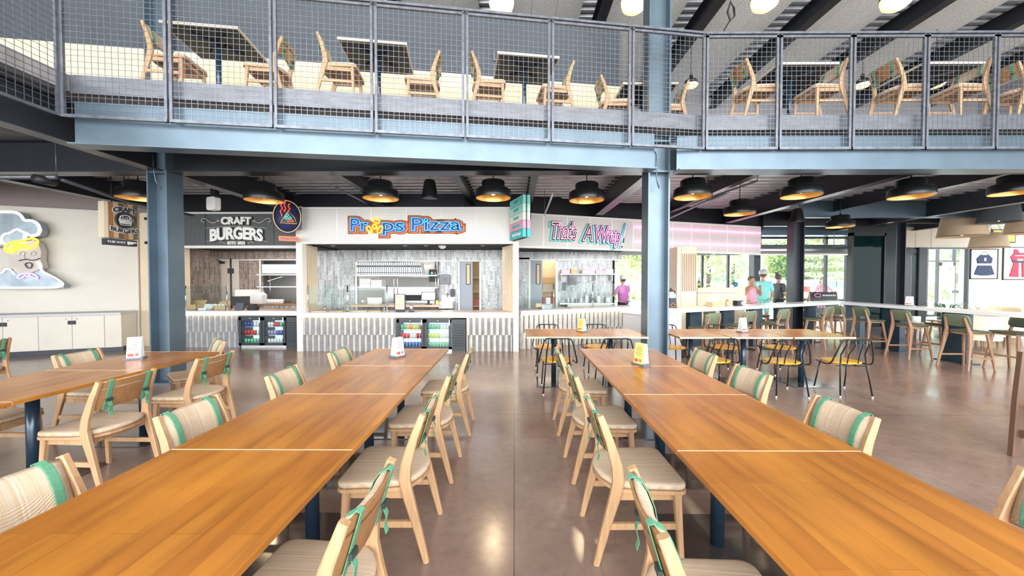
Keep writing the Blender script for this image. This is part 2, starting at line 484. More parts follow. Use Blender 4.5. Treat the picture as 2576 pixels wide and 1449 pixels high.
    def prism(s, poly, z0, z1, M=None, smooth=False):
        n = len(poly)
        vs = [(x, y, z0) for x, y in poly] + [(x, y, z1) for x, y in poly]
        fs = [tuple(range(n))[::-1], tuple(range(n, 2 * n))] + [(i, (i + 1) % n, n + (i + 1) % n, n + i) for i in range(n)]
        return s.add(vs, fs, smooth, M)
    def prism_y(s, poly, y0, y1, M=None):
        n = len(poly)
        vs = [(x, y0, z) for x, z in poly] + [(x, y1, z) for x, z in poly]
        fs = [tuple(range(n)), tuple(range(n, 2 * n))[::-1]] + [(i, n + i, n + (i + 1) % n, (i + 1) % n) for i in range(n)]
        return s.add(vs, fs, False, M)
    def ball(s, c, r, seg=12, rings=8):
        rx, ry, rz = (r, r, r) if not isinstance(r, (tuple, list)) else r
        vs = []; fs = []
        for i in range(rings + 1):
            a = PI * i / rings
            for j in range(seg):
                b = 2 * PI * j / seg
                vs.append((c[0] + rx * math.sin(a) * math.cos(b), c[1] + ry * math.sin(a) * math.sin(b), c[2] + rz * math.cos(a)))
        for i in range(rings):
            for j in range(seg):
                fs.append((i * seg + j, (i + 1) * seg + j, (i + 1) * seg + (j + 1) % seg, i * seg + (j + 1) % seg))
        return s.add(vs, fs, True)
    def build(s, name, material, parent=None, loc=None, rz=0, bevel=0, subsurf=0):
        me = bpy.data.meshes.new(name)
        me.from_pydata(s.v, [], s.f)
        me.polygons.foreach_set('use_smooth', s.sm)
        ms = material if isinstance(material, (list, tuple)) else [material]
        for q in ms: me.materials.append(MATS[q])
        if len(ms) > 1: me.polygons.foreach_set('material_index', s.mi)
        me.validate(); me.update()
        o = bpy.data.objects.new(name, me)
        C.objects.link(o)
        if loc is not None: o.location = loc
        if rz: o.rotation_euler = (0, 0, rz)
        if parent: o.parent = parent
        if bevel:
            md = o.modifiers.new('bevel', 'BEVEL'); md.width = bevel; md.segments = 2; md.limit_method = 'ANGLE'
        if subsurf:
            md = o.modifiers.new('sub', 'SUBSURF'); md.levels = subsurf; md.render_levels = subsurf
        return o

def tag(o, label=None, cat=None, group=None, kind=None):
    if label: o['label'] = label
    if cat: o['category'] = cat
    if group: o['group'] = group
    if kind: o['kind'] = kind
    return o
def empty(name, loc, rz=0, label=None, cat=None, group=None, kind=None):
    o = bpy.data.objects.new(name, None); C.objects.link(o)
    o.location = loc; o.rotation_euler = (0, 0, rz); o.empty_display_size = .1
    return tag(o, label, cat, group, kind)
def struct(o): o['kind'] = 'structure'; return o
KIDS = {}
def copy_tree(o, parent=None):
    c = o.copy(); C.objects.link(c)
    if parent: c.parent = parent
    for ch in list(o.children): copy_tree(ch, c)
    return c
def place(proto, loc, rz, label, cat=None, group=None, used=set()):
    if proto.name not in used:
        used.add(proto.name); o = proto
    else: o = copy_tree(proto)
    o.location = loc; o.rotation_euler = (0, 0, rz)
    return tag(o, label, cat, group)

def rrect(w, h, r, n=5, cx=0, cy=0):
    out = []
    for sx, sy, a0 in ((1, 1, 0), (-1, 1, 90), (-1, -1, 180), (1, -1, 270)):
        for k in range(n + 1):
            a = math.radians(a0 + 90 * k / n)
            out.append((cx + sx * (w / 2 - r) + r * math.cos(a), cy + sy * (h / 2 - r) + r * math.sin(a)))
    return out

def text_mesh(body, size, extrude=.01, offset=0.0, tube=None, align='CENTER', shear=0.0, spacing=1.0):
    cu = bpy.data.curves.new('t', 'FONT')
    cu.body = body; cu.size = size; cu.align_x = align; cu.align_y = 'CENTER'
    cu.shear = shear; cu.space_character = spacing; cu.offset = offset
    cu.resolution_u = 3
    if tube: cu.fill_mode = 'NONE'; cu.bevel_depth = tube; cu.bevel_resolution = 1
    else: cu.extrude = extrude
    o = bpy.data.objects.new('t', cu); C.objects.link(o)
    dg = bpy.context.evaluated_depsgraph_get(); dg.update()
    me = bpy.data.meshes.new_from_object(o.evaluated_get(dg))
    bpy.data.objects.remove(o); bpy.data.curves.remove(cu)
    return me
def text(name, body, size, material, parent, loc, rz=0, rx=PI / 2, warp=None, **kw):
    """lettering standing in the xz plane of its parent, facing -y"""
    me = text_mesh(body, size, **kw)
    if warp:
        for v in me.vertices: v.co = Vector(warp(v.co.x, v.co.y, v.co.z))
    me.materials.clear(); me.materials.append(MATS[material])
    o = bpy.data.objects.new(name, me); C.objects.link(o)
    o.parent = parent; o.location = loc; o.rotation_euler = (rx, 0, rz)
    return o
# ================================================================ SETTING
MB().box((-16, -6, -.12), (22, 13.25, 0)).build('floor', 'polished_concrete')
struct(bpy.data.objects['floor'])

GB = 3.16          # underside of the girders
MZ = 3.88          # mezzanine floor
RZ = 7.5           # underside of roof beams

def h_section(mb, p0, p1, depth, width, tf=.016, tw=.012, up=(0, 0, 1)):
    """I section from p0 to p1; depth measured along up"""
    p0 = Vector(p0); p1 = Vector(p1); up = Vector(up)
    ax = (p1 - p0).normalized(); sd = ax.cross(up).normalized()
    for s in (-1, 1):
        o = up * s * (depth / 2 - tf / 2)
        mb.bar(p0 + o, p1 + o, width, tf, side=sd)
    mb.bar(p0, p1, tw, depth - 2 * tf, side=sd)
    return mb

# columns (flanges face left and right)
def column(x0, x1, y0, y1, z1, mt='steel_paint', name='column'):
    mb = MB(); cx, cy = (x0 + x1) / 2, (y0 + y1) / 2
    h_section(mb, (cx, cy, 0), (cx, cy, z1), x1 - x0, y1 - y0, tf=.022, tw=.014, up=(1, 0, 0))
    mb.box((x0 - .04, y0 - .04, 0), (x1 + .04, y1 + .04, .02))
    for zz in (GB - .02, MZ - .3):
        if zz < z1: mb.box((x0 + .01, y0 + .01, zz), (x1 - .01, y1 - .01, zz + .018))
    o = mb.build(name, mt); return struct(o)
column(-5.44, -5.14, 5.55, 5.83, RZ)
column(1.97, 2.287, 5.55, 5.83, RZ)
column(7.22, 7.5, 9.75, 10.0, GB, 'steel_dark')
column(10.6, 10.88, 10.5, 10.78, GB, 'steel_dark')
# earthing straps on the two big columns
for x in (-5.32, 2.03):
    t = MB().tube([(x, 5.54, 3.45), (x + .03, 5.5, 3.38), (x + .035, 5.5, 3.2), (x + .05, 5.52, 3.0), (x + .1, 5.56, 2.9)], .008, 6)
    tag(t.build('earthing_strap', 'steel_paint'), 'bent metal strap at the top of the ' + ('left' if x < 0 else 'central') + ' steel column', 'strap', None)

def beam(p0, p1, depth, width, mt='steel_dark', bolts=False, name='beam'):
    mb = MB(); h_section(mb, p0, p1, depth, width)
    return struct(mb.build(name, mt))
gz = GB + .24
beam((-16, 5.69, gz), (-5.44, 5.69, gz), .48, .24)
beam((-5.14, 5.69, gz), (1.97, 5.69, gz), .48, .24)
beam((2.287, 5.69, gz), (14, 5.69, gz), .48, .24, 'steel_paint')
beam((-5.29, -5.5, gz), (-5.29, 5.55, gz), .48, .2)
# joists running away under the mezzanine
for x, dp, w in ((-11.3, .44, .2), (-8.35, .44, .2), (-5.29, .44, .2), (-3.0, .3, .13), (-1.0, .3, .13), (.35, .3, .13), (2.13, .44, .2), (4.1, .3, .14), (6.1, .44, .2), (8.3, .3, .14), (10.7, .44, .2), (13.2, .44, .2)):
    beam((x, 5.85, GB + .02 + .44 - dp / 2), (x, 9.1 if x < 2 else 12.9, GB + .02 + .44 - dp / 2), dp, w)
for x in (-3.2, 5.1, 9.4):
    beam((x - 1.9, 9.0 if x < 2 else 11.4, 3.38), (x + 2.0, 9.0 if x < 2 else 11.4, 3.38), .42, .18)
# cross beams
beam((7.36, 9.85, 3.38), (14.4, 9.85, 3.38), .42, .18, 'steel_paint')

# corrugated deck under the mezzanine floor: ribs run left-right
def corrugated(x0, x1, y0, y1, z, pitch=.15, dp=.045):
    mb = MB(); prof = []; y = y0
    while y < y1:
        prof += [(y, z), (y + pitch * .38, z), (y + pitch * .5, z + dp), (y + pitch * .88, z + dp)]
        y += pitch
    vs = []; fs = []
    for yy, zz in prof: vs += [(x0, yy, zz), (x1, yy, zz)]
    for i in range(len(prof) - 1): fs.append((2 * i, 2 * i + 2, 2 * i + 3, 2 * i + 1))
    mb.add(vs, fs); return mb
struct(corrugated(-16, 14.5, 5.85, 13.2, 3.60, pitch=.26, dp=.075).build('ceiling_lower', 'deck_metal'))

# the slanted edge of the mezzanine
A0, A1, A2 = Vector((-5.06, 4.20, 0)), Vector((2.66, 5.30, 0)), Vector((13.6, 5.30, 0))
# floor slab
MB().prism([(-5.06, -5.5), (-5.06, 4.30), (2.66, 5.42), (14.5, 5.42), (14.5, 13.2), (-16, 13.2), (-16, -5.5)], 3.70, MZ).build('slab', 'concrete_slab')
struct(bpy.data.objects['slab'])
dirA = (A1 - A0).normalized(); nA = Vector((dirA.y, -dirA.x, 0))
def fascia(p, q, off, z0, z1, th, mt, name='trim'):
    d = (q - p).normalized(); n = Vector((d.y, -d.x, 0))
    mb = MB(); mb.bar(p - n * off + Vector((0, 0, (z0 + z1) / 2)), q - n * off + Vector((0, 0, (z0 + z1) / 2)), z1 - z0, th, side=(0, 0, 1))
    return struct(mb.build(name, mt))
for p, q in ((A0, A1), (A1, A2), (Vector((-5.06, -5.5, 0)), A0)):
    fascia(p, q, .10, MZ - .20, MZ + .01, .02, 'kick_steel', 'trim')
# skewed channel under the railing
def channel(p, q, z0, z1, name='beam'):
    d = (q - p).normalized(); n = Vector((d.y, -d.x, 0)); up = Vector((0, 0, 1))
    mb = MB()
    a, b_ = p - n * .10, q - n * .10
    mb.bar(a + up * (z0 + z1) / 2, b_ + up * (z0 + z1) / 2, z1 - z0, .014, side=up)
    mb.bar(a - n * .05 + up * z1, b_ - n * .05 + up * z1, .13, .016, side=n)
    mb.bar(a - n * .0 + up * z0, b_ - n * .0 + up * z0, .20, .016, side=n)
    return struct(mb.build(name, 'steel_paint'))
channel(A0 + dirA * .05, Vector((1.97, 5.2, 0)), 3.09, 3.58)
channel(Vector((2.3, 5.27, 0)), A2, 3.10, 3.58)

# roof
struct(corrugated(-16, 16, -5.5, 14.5, 8.02, pitch=.24, dp=.07).build('ceiling_upper', 'deck_metal'))
MB().box((-16, -5.5, 8.2), (16, 14.5, 8.4)).build('roof', 'ceiling_black'); struct(bpy.data.objects['roof'])
RB = [-10.0, -7.6, -5.2, -2.8, -.4, 2.0, 4.4, 6.85, 9.3, 11.75, 14.2]
for x in RB:
    beam((x, -5.5, RZ + .2), (x, 14.3, RZ + .2), .4, .22, 'steel_dark', name='beam')
    mb = MB()
    for k in range(3):
        x0 = x + .22 + k * .59
        mb.box((x0, -5.3, 7.93), (x0 + .583, 14.2, 7.97))
    struct(mb.build('ceiling_boards', 'acoustic_board'))

# walls round the hall
MB().box((-16.2, -5.5, 0), (-16, 13.3, 8.2)).build('wall_left', 'plaster_grey'); struct(bpy.data.objects['wall_left'])
MB().box((-16, 13.2, 0), (3.5, 13.4, 8.2)).box((3.5, 13.2, 3.05), (12.9, 13.4, 8.2)).box((12.9, 13.2, 3.6), (22, 13.4, 8.2)).build('wall_back', 'plaster_grey')
struct(bpy.data.objects['wall_back'])
MB().box((-16, 14.2, MZ), (16, 14.4, 8.2)).build('wall_back_upper', 'mezz_wall_grey'); struct(bpy.data.objects['wall_back_upper'])
MB().box((16, -6, 3.4), (16.2, 13.2, 8.2)).box((16, 12.9, 0), (16.2, 13.2, 3.4)).build('wall_right', 'plaster_grey'); struct(bpy.data.objects['wall_right'])
# glazed facade behind the viewer: posts and rails only carry the panes
mb = MB()
for i in range(13):
    x = -15 + i * 2.5; mb.box((x - .05, -5.6, 0), (x + .05, -5.45, 8.1))
for z in (0.05, 2.8, 5.4, 8.0): mb.box((-16, -5.6, z - .05), (16, -5.45, z + .05))
struct(mb.build('window_9', 'steel_dark'))

# --- mezzanine back partition, parallel to the slanted edge
pw0, pw1 = Vector((-9.2, 5.12, 0)), Vector((1.90, 6.82, 0))
mb = MB(); d = (pw1 - pw0).normalized(); n = Vector((d.y, -d.x, 0))
mb.prism([tuple((pw0)[:2]), tuple((pw1)[:2]), (1.90, 8.6), (-9.2, 8.6)], MZ, 6.05)
struct(mb.build('wall_mezzanine', 'mezz_wall_grey'))
mb = MB(); up = Vector((0, 0, 1))
mb.bar(pw0 + n * .05 + up * 4.43, pw1 + n * .05 + up * 4.43, 1.10, .05, side=up)
o = struct(mb.build('wall_mezzanine_panelling', 'mezz_ply'))
mb = MB(); L = (pw1 - pw0).length; k = .3
while k < L - .2:
    for z in (4.07, 4.50):
        p = pw0 + d * k + n * .072 + up * z
        mb.cyl(p, p + n * .012, .018, 8)
    k += .26
t = mb.build('bolt_heads', 'black_paint', o)
# air grille on the partition
p = pw0 + d * 9.3 + n * .02
vg = empty('air_grille', (p.x, p.y, 5.35), math.atan2(d.y, d.x), 'slotted grey air grille on the dark upper wall', 'vent')
MB().box((-.36, -.02, -.08), (.36, .02, .08)).build('frame', 'rail_steel', vg)
mb = MB()
for k in range(16): mb.box((-.32 + k * .04, -.03, -.055), (-.30 + k * .04, -.02, .055))
mb.build('slats', 'black_paint', vg)
# far upper plywood rail on the right
struct(MB().box((4.5, 13.0, MZ), (16, 13.1, MZ + 1.1)).build('wall_far_panelling', 'mezz_ply'))

# ---------------------------------------------------------------- railing panels
def rail_panel(p, q, label, idx):
    p = Vector(p); q = Vector(q); L = (q - p).length; ang = math.atan2((q - p).y, (q - p).x)
    z0, z1 = 3.37, 4.97
    e = empty('railing_panel', (p.x, p.y, z0), ang, label, 'railing', 'wire mesh railing panels along the mezzanine')
    hh = z1 - z0
    fr = MB(); g = .012; w = .03
    for x in (g, L - g - w): fr.box((x, -.015, 0), (x + w, .015, hh))
    fr.box((g, -.02, 0), (L - g, .02, .035)); fr.box((g, -.015, hh - .06), (L - g, .015, hh - .03))
    fr.build('frame', 'rail_steel', e)
    MB().box((-.0, -.03, hh - .018), (L, .03, hh + .012)).build('handrail', 'rail_steel', e)
    me = MB(); r = .0021
    n = max(2, round((L - .08) / .066)); x = .04
    for i in range(1, n):
        x = .042 + (L - .084) * i / n
        me.box((x - r, -r, .03), (x + r, r, hh - .04))
    m_ = round((hh - .08) / .066)
    for i in range(1, m_):
        z = .035 + (hh - .095) * i / m_
        me.box((.04, -r - .004, z - r), (L - .04, r - .004, z + r))
    me.build('wire_mesh', 'wire_steel', e)
    return e
us = [137, 430, 692, 943, 1171, 1385, 1586, 1775]
pts = [at(u, 704.6 - 330, X=None, Y=4.2) for u in us]
lp = []
for u in us:
    d_ = at(u, 500, Y=1.0); t = (A0.y - dirA.y / dirA.x * A0.x) / (1 - dirA.y / dirA.x * d_.x)
    lp.append((d_.x * t, t, 0))
lp[0] = tuple(A0); lp[-1] = tuple(A1)
ord7 = ['first', 'second', 'third', 'fourth', 'fifth', 'sixth', 'seventh']
for i in range(7):
    rail_panel(lp[i], lp[i + 1], f'mesh railing panel, {ord7[i]} from the left on the slanted balcony run', i)
rp = [A1.x] + [at(u, 500, Y=5.3).x for u in (1955, 2138, 2322, 2497)]
rp += [rp[-1] + 1.02, rp[-1] + 2.04]
for i in range(len(rp) - 1):
    if i < 5: rail_panel((rp[i], 5.3, 0), (rp[i + 1], 5.3, 0), f'mesh railing panel, {ord7[i]} right of the bend on the straight balcony run', 0)
for i in range(3):
    y = 4.2 - i * 1.1
    rail_panel((-5.06, y - 1.1, 0), (-5.06, y, 0), 'mesh railing panel beside the camera, ' + ['next to the corner post', 'one before the corner panel', 'two before the corner panel'][i], 0)

# ---------------------------------------------------------------- outer windows on the right
def glazing(name, x0, x1, y, z0, z1, mull, transom=None, mt='steel_dark', w=.06):
    e = MB()
    e.box((x0, y - .05, z0), (x1, y + .05, z0 + w * 1.4)); e.box((x0, y - .05, z1 - w), (x1, y + .05, z1))
    for x in [x0] + mull + [x1]: e.box((x - w / 2, y - .05, z0), (x + w / 2, y + .05, z1))
    for z in transom or []: e.box((x0, y - .04, z - w / 2), (x1, y + .04, z + w / 2))
    o = struct(e.build(name, mt))
    MB().box((x0, y - .006, z0), (x1, y + .006, z1)).build('pane', 'clear_glass', o)
    return o
X = lambda u, Y: at(u, 700, Y=Y).x
glazing('window_1', 3.5, X(1896, 13.25), 13.25, .1, 3.05, [X(1700, 13.25), X(1766, 13.25), X(1831, 13.25)])
struct(MB().box((X(1892, 13.2), 13.1, 0), (X(1908, 13.2), 13.4, 3.6)).build('pillar', 'steel_dark'))
glazing('window_2', X(1908, 13.25), 12.9, 13.25, .1, 3.05, [X(2012, 13.25), X(2076, 13.25), X(2128, 13.25)])
# dark reflective glass screen
dg = MB()
x0, x1 = X(2137, 11.6), X(2228, 11.6)
dg.box((x0, 11.55, 0), (x0 + .07, 11.68, 3.0)); dg.box((x1 - .1, 11.55, 0), (x1, 11.68, 3.0)); dg.box((x0, 11.55, 2.9), (x1, 11.68, 3.5)); dg.box((x0, 11.55, 0), (x1, 11.68, .12))
o = struct(dg.build('window_3', 'black_paint'))
MB().box((x0 + .07, 11.6, .12), (x1 - .1, 11.62, 2.9)).build('pane', 'dark_glass', o)
# right end: plywood wall and glazed entrance
YW = 12.5
xa, xb, xc, xd = X(2262, YW), X(2320, YW), X(2431, YW), 22
mb = MB(); mb.box((xc, YW, 0), (xd, YW + .2, 3.3)); mb.box((xa, YW, 2.62), (xc, YW + .2, 3.3))
struct(mb.build('wall_plywood', 'pale_ply_h'))
mb = MB()
for z in (1.16, 2.45):
    mb.box((xc, YW - .004, z), (xd, YW, z + .008))
for x in (X(2301, YW), X(2340, YW) + .0):
    mb.box((x, YW - .004, 2.62), (x + .008, YW, 3.3))
struct(mb.build('trim_1', 'bulkhead_pink'))
struct(MB().box((xa - .1, YW - .1, 0), (X(2283, YW), YW + .15, 2.62)).build('pillar', 'steel_dark'))
struct(MB().box((X(2302, YW), YW - .12, 0), (X(2322, YW), YW + .15, 2.62)).build('pillar', 'black_paint'))
glazing('window_4', X(2283, YW), X(2302, YW), YW, 0, 2.62, [], [2.4])
glazing('window_5', X(2322, YW), xc, YW, 0.02, 2.62, [], [], w=.05)
# glass entrance door seen through it, in its own porch wall
glazing('window_6', X(2330, 16), X(2440, 16), 16, 0, 3.6, [X(2357, 16), X(2399, 16)], [2.35], 'steel_dark')
dd = MB(); x0, x1 = X(2360, 15.98), X(2396, 15.98)
for x in (x0, x1 - .07): dd.box((x, 15.9, 0), (x + .07, 15.96, 2.3))
dd.box((x0, 15.9, 2.15), (x1, 15.96, 2.3)); dd.box((x0, 15.9, 0), (x1, 15.96, .2))
dd = struct(dd.build('door_1', 'white_paint'))
MB().box((x1 - .12, 15.82, 1.0), (x1 + .1, 15.88, 1.12)).build('handle', 'black_paint', dd)
# ceiling band above the right windows
struct(MB().box((6.5, 12.6, 3.05), (13.0, 13.1, 3.62)).build('beam', 'steel_paint'))
# ================================================================ DINING FURNITURE
def seat_outline(hw, front, rear, n=9):
    pts = []
    r = .05
    # front right corner -> front left, rounded; then round the back
    for k in range(5):
        a = k / 4 * PI / 2; pts.append((hw * 1.04 - r + r * math.sin(PI / 2 - a), front - r + r * math.sin(a)))
    for k in range(5):
        a = k / 4 * PI / 2; pts.append((-(hw * 1.04 - r) - r * math.sin(a), front - r + r * math.cos(a)))
    y0 = -.02
    for k in range(n + 1):
        a = PI * k / n
        pts.append((-hw * .99 * math.cos(a), y0 - (y0 - rear) * (math.sin(a) ** .8)))
    return pts
def cushion(mb, outline, z0, z1, r=.012, M=None):
    cx = sum(p[0] for p in outline) / len(outline); cy = sum(p[1] for p in outline) / len(outline)
    rings = []; hh = (z1 - z0)
    for fz, ins in ((0, r), (.25, 0), (.75, 0), (.93, r * .6), (1.0, r * 1.8), (1.04, r * 5)):
        ring = []
        for x, y in outline:
            L = math.hypot(x - cx, y - cy); s = max(0, (L - ins) / L)
            ring.append((cx + (x - cx) * s, cy + (y - cy) * s, z0 + hh * fz))
        rings.append(ring)
    n = len(outline); vs = [v for q in rings for v in q]; fs = []
    for i in range(len(rings) - 1):
        for j in range(n): fs.append((i * n + j, i * n + (j + 1) % n, (i + 1) * n + (j + 1) % n, (i + 1) * n + j))
    fs.append(tuple(range(n))[::-1]); fs.append(tuple((len(rings) - 1) * n + j for j in range(n)))
    mb.add(vs, fs, True, M)

def back_curve(x, y0, bow=.035):           # backrest bows away from the sitter
    return y0 - bow * (1 - (x / .2) ** 2)
def make_chair():
    e = empty('dining_chair', (0, 0, 0))
    e.location = (0, 0, 0)
    # seat shell + cushion
    sh = MB(); ol = seat_outline(.225, .255, -.205)
    sh.prism([(x * 1.01, y * 1.01) for x, y in ol], .395, .415)
    sh.build('seat_frame', 'chair_wood', e)
    ap = MB()
    for s in (-1, 1): ap.bar((s * .19, .21, .375), (s * .195, -.13, .375), .022, .05, side=(1, 0, 0))
    ap.bar((-.19, .21, .375), (.19, .21, .375), .022, .05, side=(0, 1, 0)); ap.bar((-.19, -.12, .375), (.19, -.12, .375), .022, .05, side=(0, 1, 0))
    ap.build('apron', 'chair_wood', e)
    cu = MB(); cushion(cu, ol, .415, .452); cu.build('seat_cushion', 'woven_fabric', e)
    for s in (-1, 1):
        # rear leg and post in one bent piece
        pts = [(s * .215, -.235, 0), (s * .216, -.185, .2), (s * .217, -.135, .38), (s * .217, -.118, .46), (s * .214, -.125, .54), (s * .207, -.165, .68), (s * .2, -.215, .812)]
        sz = [(.027, .032), (.03, .044), (.032, .058), (.032, .062), (.032, .056), (.031, .044), (.029, .034)]
        MB().sweep(pts, sz).build('leg', 'chair_wood', e)
        MB().sweep([(s * .225, .225, 0), (s * .213, .215, .2), (s * .203, .205, .396)], [(.026, .026), (.032, .034), (.038, .042)]).build('leg', 'chair_wood', e)
        MB().bar((s * .216, -.175, .215), (s * .211, .212, .215), .018, .034, side=(1, 0, 0)).build('stretcher', 'chair_wood', e)
    # backrest boards, bowed
    def board(z0, z1, th, off, hw=.195, n=8):
        vs = []; fs = []
        for i in range(n + 1):
            x = -hw + 2 * hw * i / n
            for z in (z0, z1):
                yb = -.135 - (z - .56) * .30
                y = yb - .03 * (1 - (x / hw) ** 2) + off
                vs += [(x, y, z), (x, y - th, z)]
        for i in range(n):
            a = i * 4; b_ = a + 4
            fs += [(a, b_, b_ + 2, a + 2), (a + 1, a + 3, b_ + 3, b_ + 1), (a, a + 1, b_ + 1, b_), (a + 2, b_ + 2, b_ + 3, a + 3)]
        fs += [(0, 2, 3, 1), (n * 4, n * 4 + 1, n * 4 + 3, n * 4 + 2)]
        return vs, fs
    bb = MB(); bb.add(*board(.755, .80, .012, .0), smooth=False); bb.add(*board(.60, .742, .012, .0))
    bk = bb.build('backrest', 'chair_back_wood', e)
    # padded front of the back
    pc = MB(); n = 10; hw = .185; prof = [(0, .0), (.012, .022), (.04, .034), (.10, .040), (.16, .034), (.192, .022), (.204, 0)]
    vs = []; fs = []
    for i in range(n + 1):
        x = -hw + 2 * hw * i / n; e_ = 1 if 0 < i < n else .35
        for dz, dy in prof:
            z = .602 + dz; yb = -.135 - (z - .56) * .30
            vs.append((x, yb - .03 * (1 - (x / .195) ** 2) + .002 + dy * e_, z))
    k = len(prof)
    for i in range(n):
        for j in range(k - 1): fs.append((i * k + j, (i + 1) * k + j, (i + 1) * k + j + 1, i * k + j + 1))
        fs.append((i * k, i * k + k - 1, (i + 1) * k + k - 1, (i + 1) * k))
    fs.append(tuple(range(k))); fs.append(tuple(n * k + j for j in range(k))[::-1])
    pc.add(vs, fs, True); pad = pc.build('back_cushion', 'woven_fabric', e)
    for s in (-1, 1):
        st = MB(); x = s * .135; w = .034
        loop = []
        for dz, dy in [(-.006, 0)] + prof + [(.212, -.004)]:
            z = .602 + dz; yb = -.135 - (z - .56) * .30
            loop.append((x, yb - .03 * (1 - (x / .195) ** 2) + .005 + dy * 1.04, z))
        for z in (.808, .75, .68, .60, .585):
            yb = -.135 - (z - .56) * .30
            loop.append((x, yb - .03 * (1 - (x / .195) ** 2) - .017, z))
        st.sweep(loop, (w, .004), side=(1, 0, 0))
        # loose tail
        yb = -.135 - .03
        st.sweep([(x + .004, yb - .035, .665), (x + .008, yb - .05, .62), (x + .014, yb - .040, .575), (x + .012, yb - .048, .545)], (.028, .003), side=(1, 0, 0))
        so = st.build('strap', 'green_strap', pad)
    for s in (-1, 1): MB().cbox((s * .135 + .003, -.208, .665), (.042, .014, .022)).build('buckle', 'strap_buckle', pad)
    fc = MB()
    for s in (-1, 1):
        for y in (-.235, .225): fc.cyl((s * (.215 if y < 0 else .225), y, -.0), (s * (.215 if y < 0 else .225), y, .006), .014, 8)
    fc.build('foot_pads', 'foot_cap', e)
    return e
CH = make_chair()
GC = 'woven dining chairs with green straps'
def chair(x, y, face, label, z=0, jit=0, grp=GC, name=None):
    """face: direction the sitter looks, degrees from +x"""
    return place(CH, (x, y, z), math.radians(face - 90 + jit), label, 'chair', grp)

TS = .8625
def make_table(w=.855, d=.8625, seatz=.755):
    e = empty('dining_table', (0, 0, 0))
    top = MB(); top.box((-w / 2, -d / 2 + .0015, seatz - .026), (w / 2, d / 2 - .0015, seatz))
    t = top.build('tabletop', 'table_wood', e, bevel=.003)
    for s in (-1, 1): MB().box((-w / 2 + .003, s * (d / 2 - .0012) - .0015, seatz - .023), (w / 2 - .003, s * (d / 2 - .0012) + .0015, seatz + .0008)).build('edge_highlight', 'edge_highlight', t)  # pale end strips: bright top-edge highlight at the seams, put into their colour
    MB().cyl((0, 0, .01), (0, 0, seatz - .05), .038, 20).build('pole', 'table_pole', e)
    MB().box((-.28, -.28, 0), (.28, .28, .008)).build('base_plate', 'base_gloss', e)
    br = MB(); br.bar((-.2, -.2, seatz - .045), (.2, .2, seatz - .045), .05, .026, side=(1, -1, 0)); br.bar((-.2, .2, seatz - .045), (.2, -.2, seatz - .045), .05, .026, side=(1, 1, 0))
    br.build('bracket', 'black_paint', e)
    return e
TB = make_table()
xL, xR, yF = -1.185, 1.185, 4.325
xL = (-1.615 - .755) / 2; xR = (.754 + 1.620) / 2
cnt = ['far end', 'second from the far end', 'third from the far end', 'fourth from the far end', 'nearest, running out of the picture']
GT = 'maple tables pushed into long rows'
ty = [yF - TS * (k + .5) for k in range(5)]
for k in range(5):
    place(TB, (xL, ty[k], 0), 0, f'square maple table in the left centre row, {cnt[k]}', 'table', GT)
    place(TB, (xR, ty[k], 0), 0, f'square maple table in the right centre row, {cnt[k]}', 'table', GT)
for k in range(3):
    place(TB, (-3.70, 4.135 - TS * (k + .5), 0), 0, 'square maple table in the far left row, ' + ['far end under the menu stand', 'in the middle', 'nearest and cut off by the left edge'][k], 'table', GT)

lab = ['farthest', 'third', 'second', 'nearest']
for k, (y, x, j) in enumerate([(3.915, -.68, 1), (3.055, -.71, -1), (2.24, -.72, 1), (1.335, -.725, -2)]):
    chair(x, y, 180, f'woven dining chair right of the left centre table row, {lab[k]} of four', jit=j)
for k, (y, x, j) in enumerate([(3.97, -1.66, 0), (3.06, -1.69, 2), (2.20, -1.715, 0), (1.35, -1.70, -2)]):
    chair(x, y, 0, f'woven dining chair with cushion showing over the left centre table, {lab[k]} of four', jit=j)
for k, (y, x, j) in enumerate([(3.93, .675, 0), (3.05, .682, 1), (2.23, .682, 0), (1.25, .66, -5)]):
    chair(x, y, 0, f'woven dining chair left of the right centre table row, {lab[k]} of four', jit=j)
for k, (y, x, j) in enumerate([(3.87, 1.765, 0), (3.095, 1.765, 3), (2.215, 1.735, -1), (1.27, 1.79, 0)]):
    chair(x, y, 180, f'woven dining chair with cushion showing over the right centre table, {lab[k]} of four', jit=j)
chair(-3.155, 3.69, 180, 'woven dining chair seen from behind beside the far left table corner', jit=-4)
chair(-3.21, 2.89, 180, 'woven dining chair seen from behind, nearer of two at the far left row', jit=-2)
chair(-4.29, 3.83, 0, 'woven dining chair with its cushion facing the far left menu stand', jit=2)
chair(-4.30, 2.97, 0, 'woven dining chair pushed under the far left row at the picture edge')
chair(-3.78, 4.45, 230, 'woven dining chair at the head of the far left row, beside the steel column')
chair(-6.66, 4.55, 180, 'woven dining chair back cut off by the left edge of the photograph', jit=-4)
# big timber chair leg at the far right edge
lc = empty('timber_bench', (4.52, 3.30, 0), 0, 'brown timber bench end cut off by the right edge of the photograph', 'bench')
MB().sweep([(-.12, 0, .0), (-.08, 0, .5), (-.05, 0, .92)], [(.07, .05), (.10, .05), (.08, .05)]).build('leg', 'bench_wood', lc)
MB().sweep([(-.12, -.55, .0), (-.08, -.55, .5), (-.05, -.55, .92)], [(.07, .05), (.10, .05), (.08, .05)]).build('leg', 'bench_wood', lc)
MB().box((-.05, -.60, .42), (.45, .02, .47)).build('seat', 'bench_wood', lc)
MB().box((-.11, -.55, .18), (-.07, .0, .24)).build('stretcher', 'bench_wood', lc)

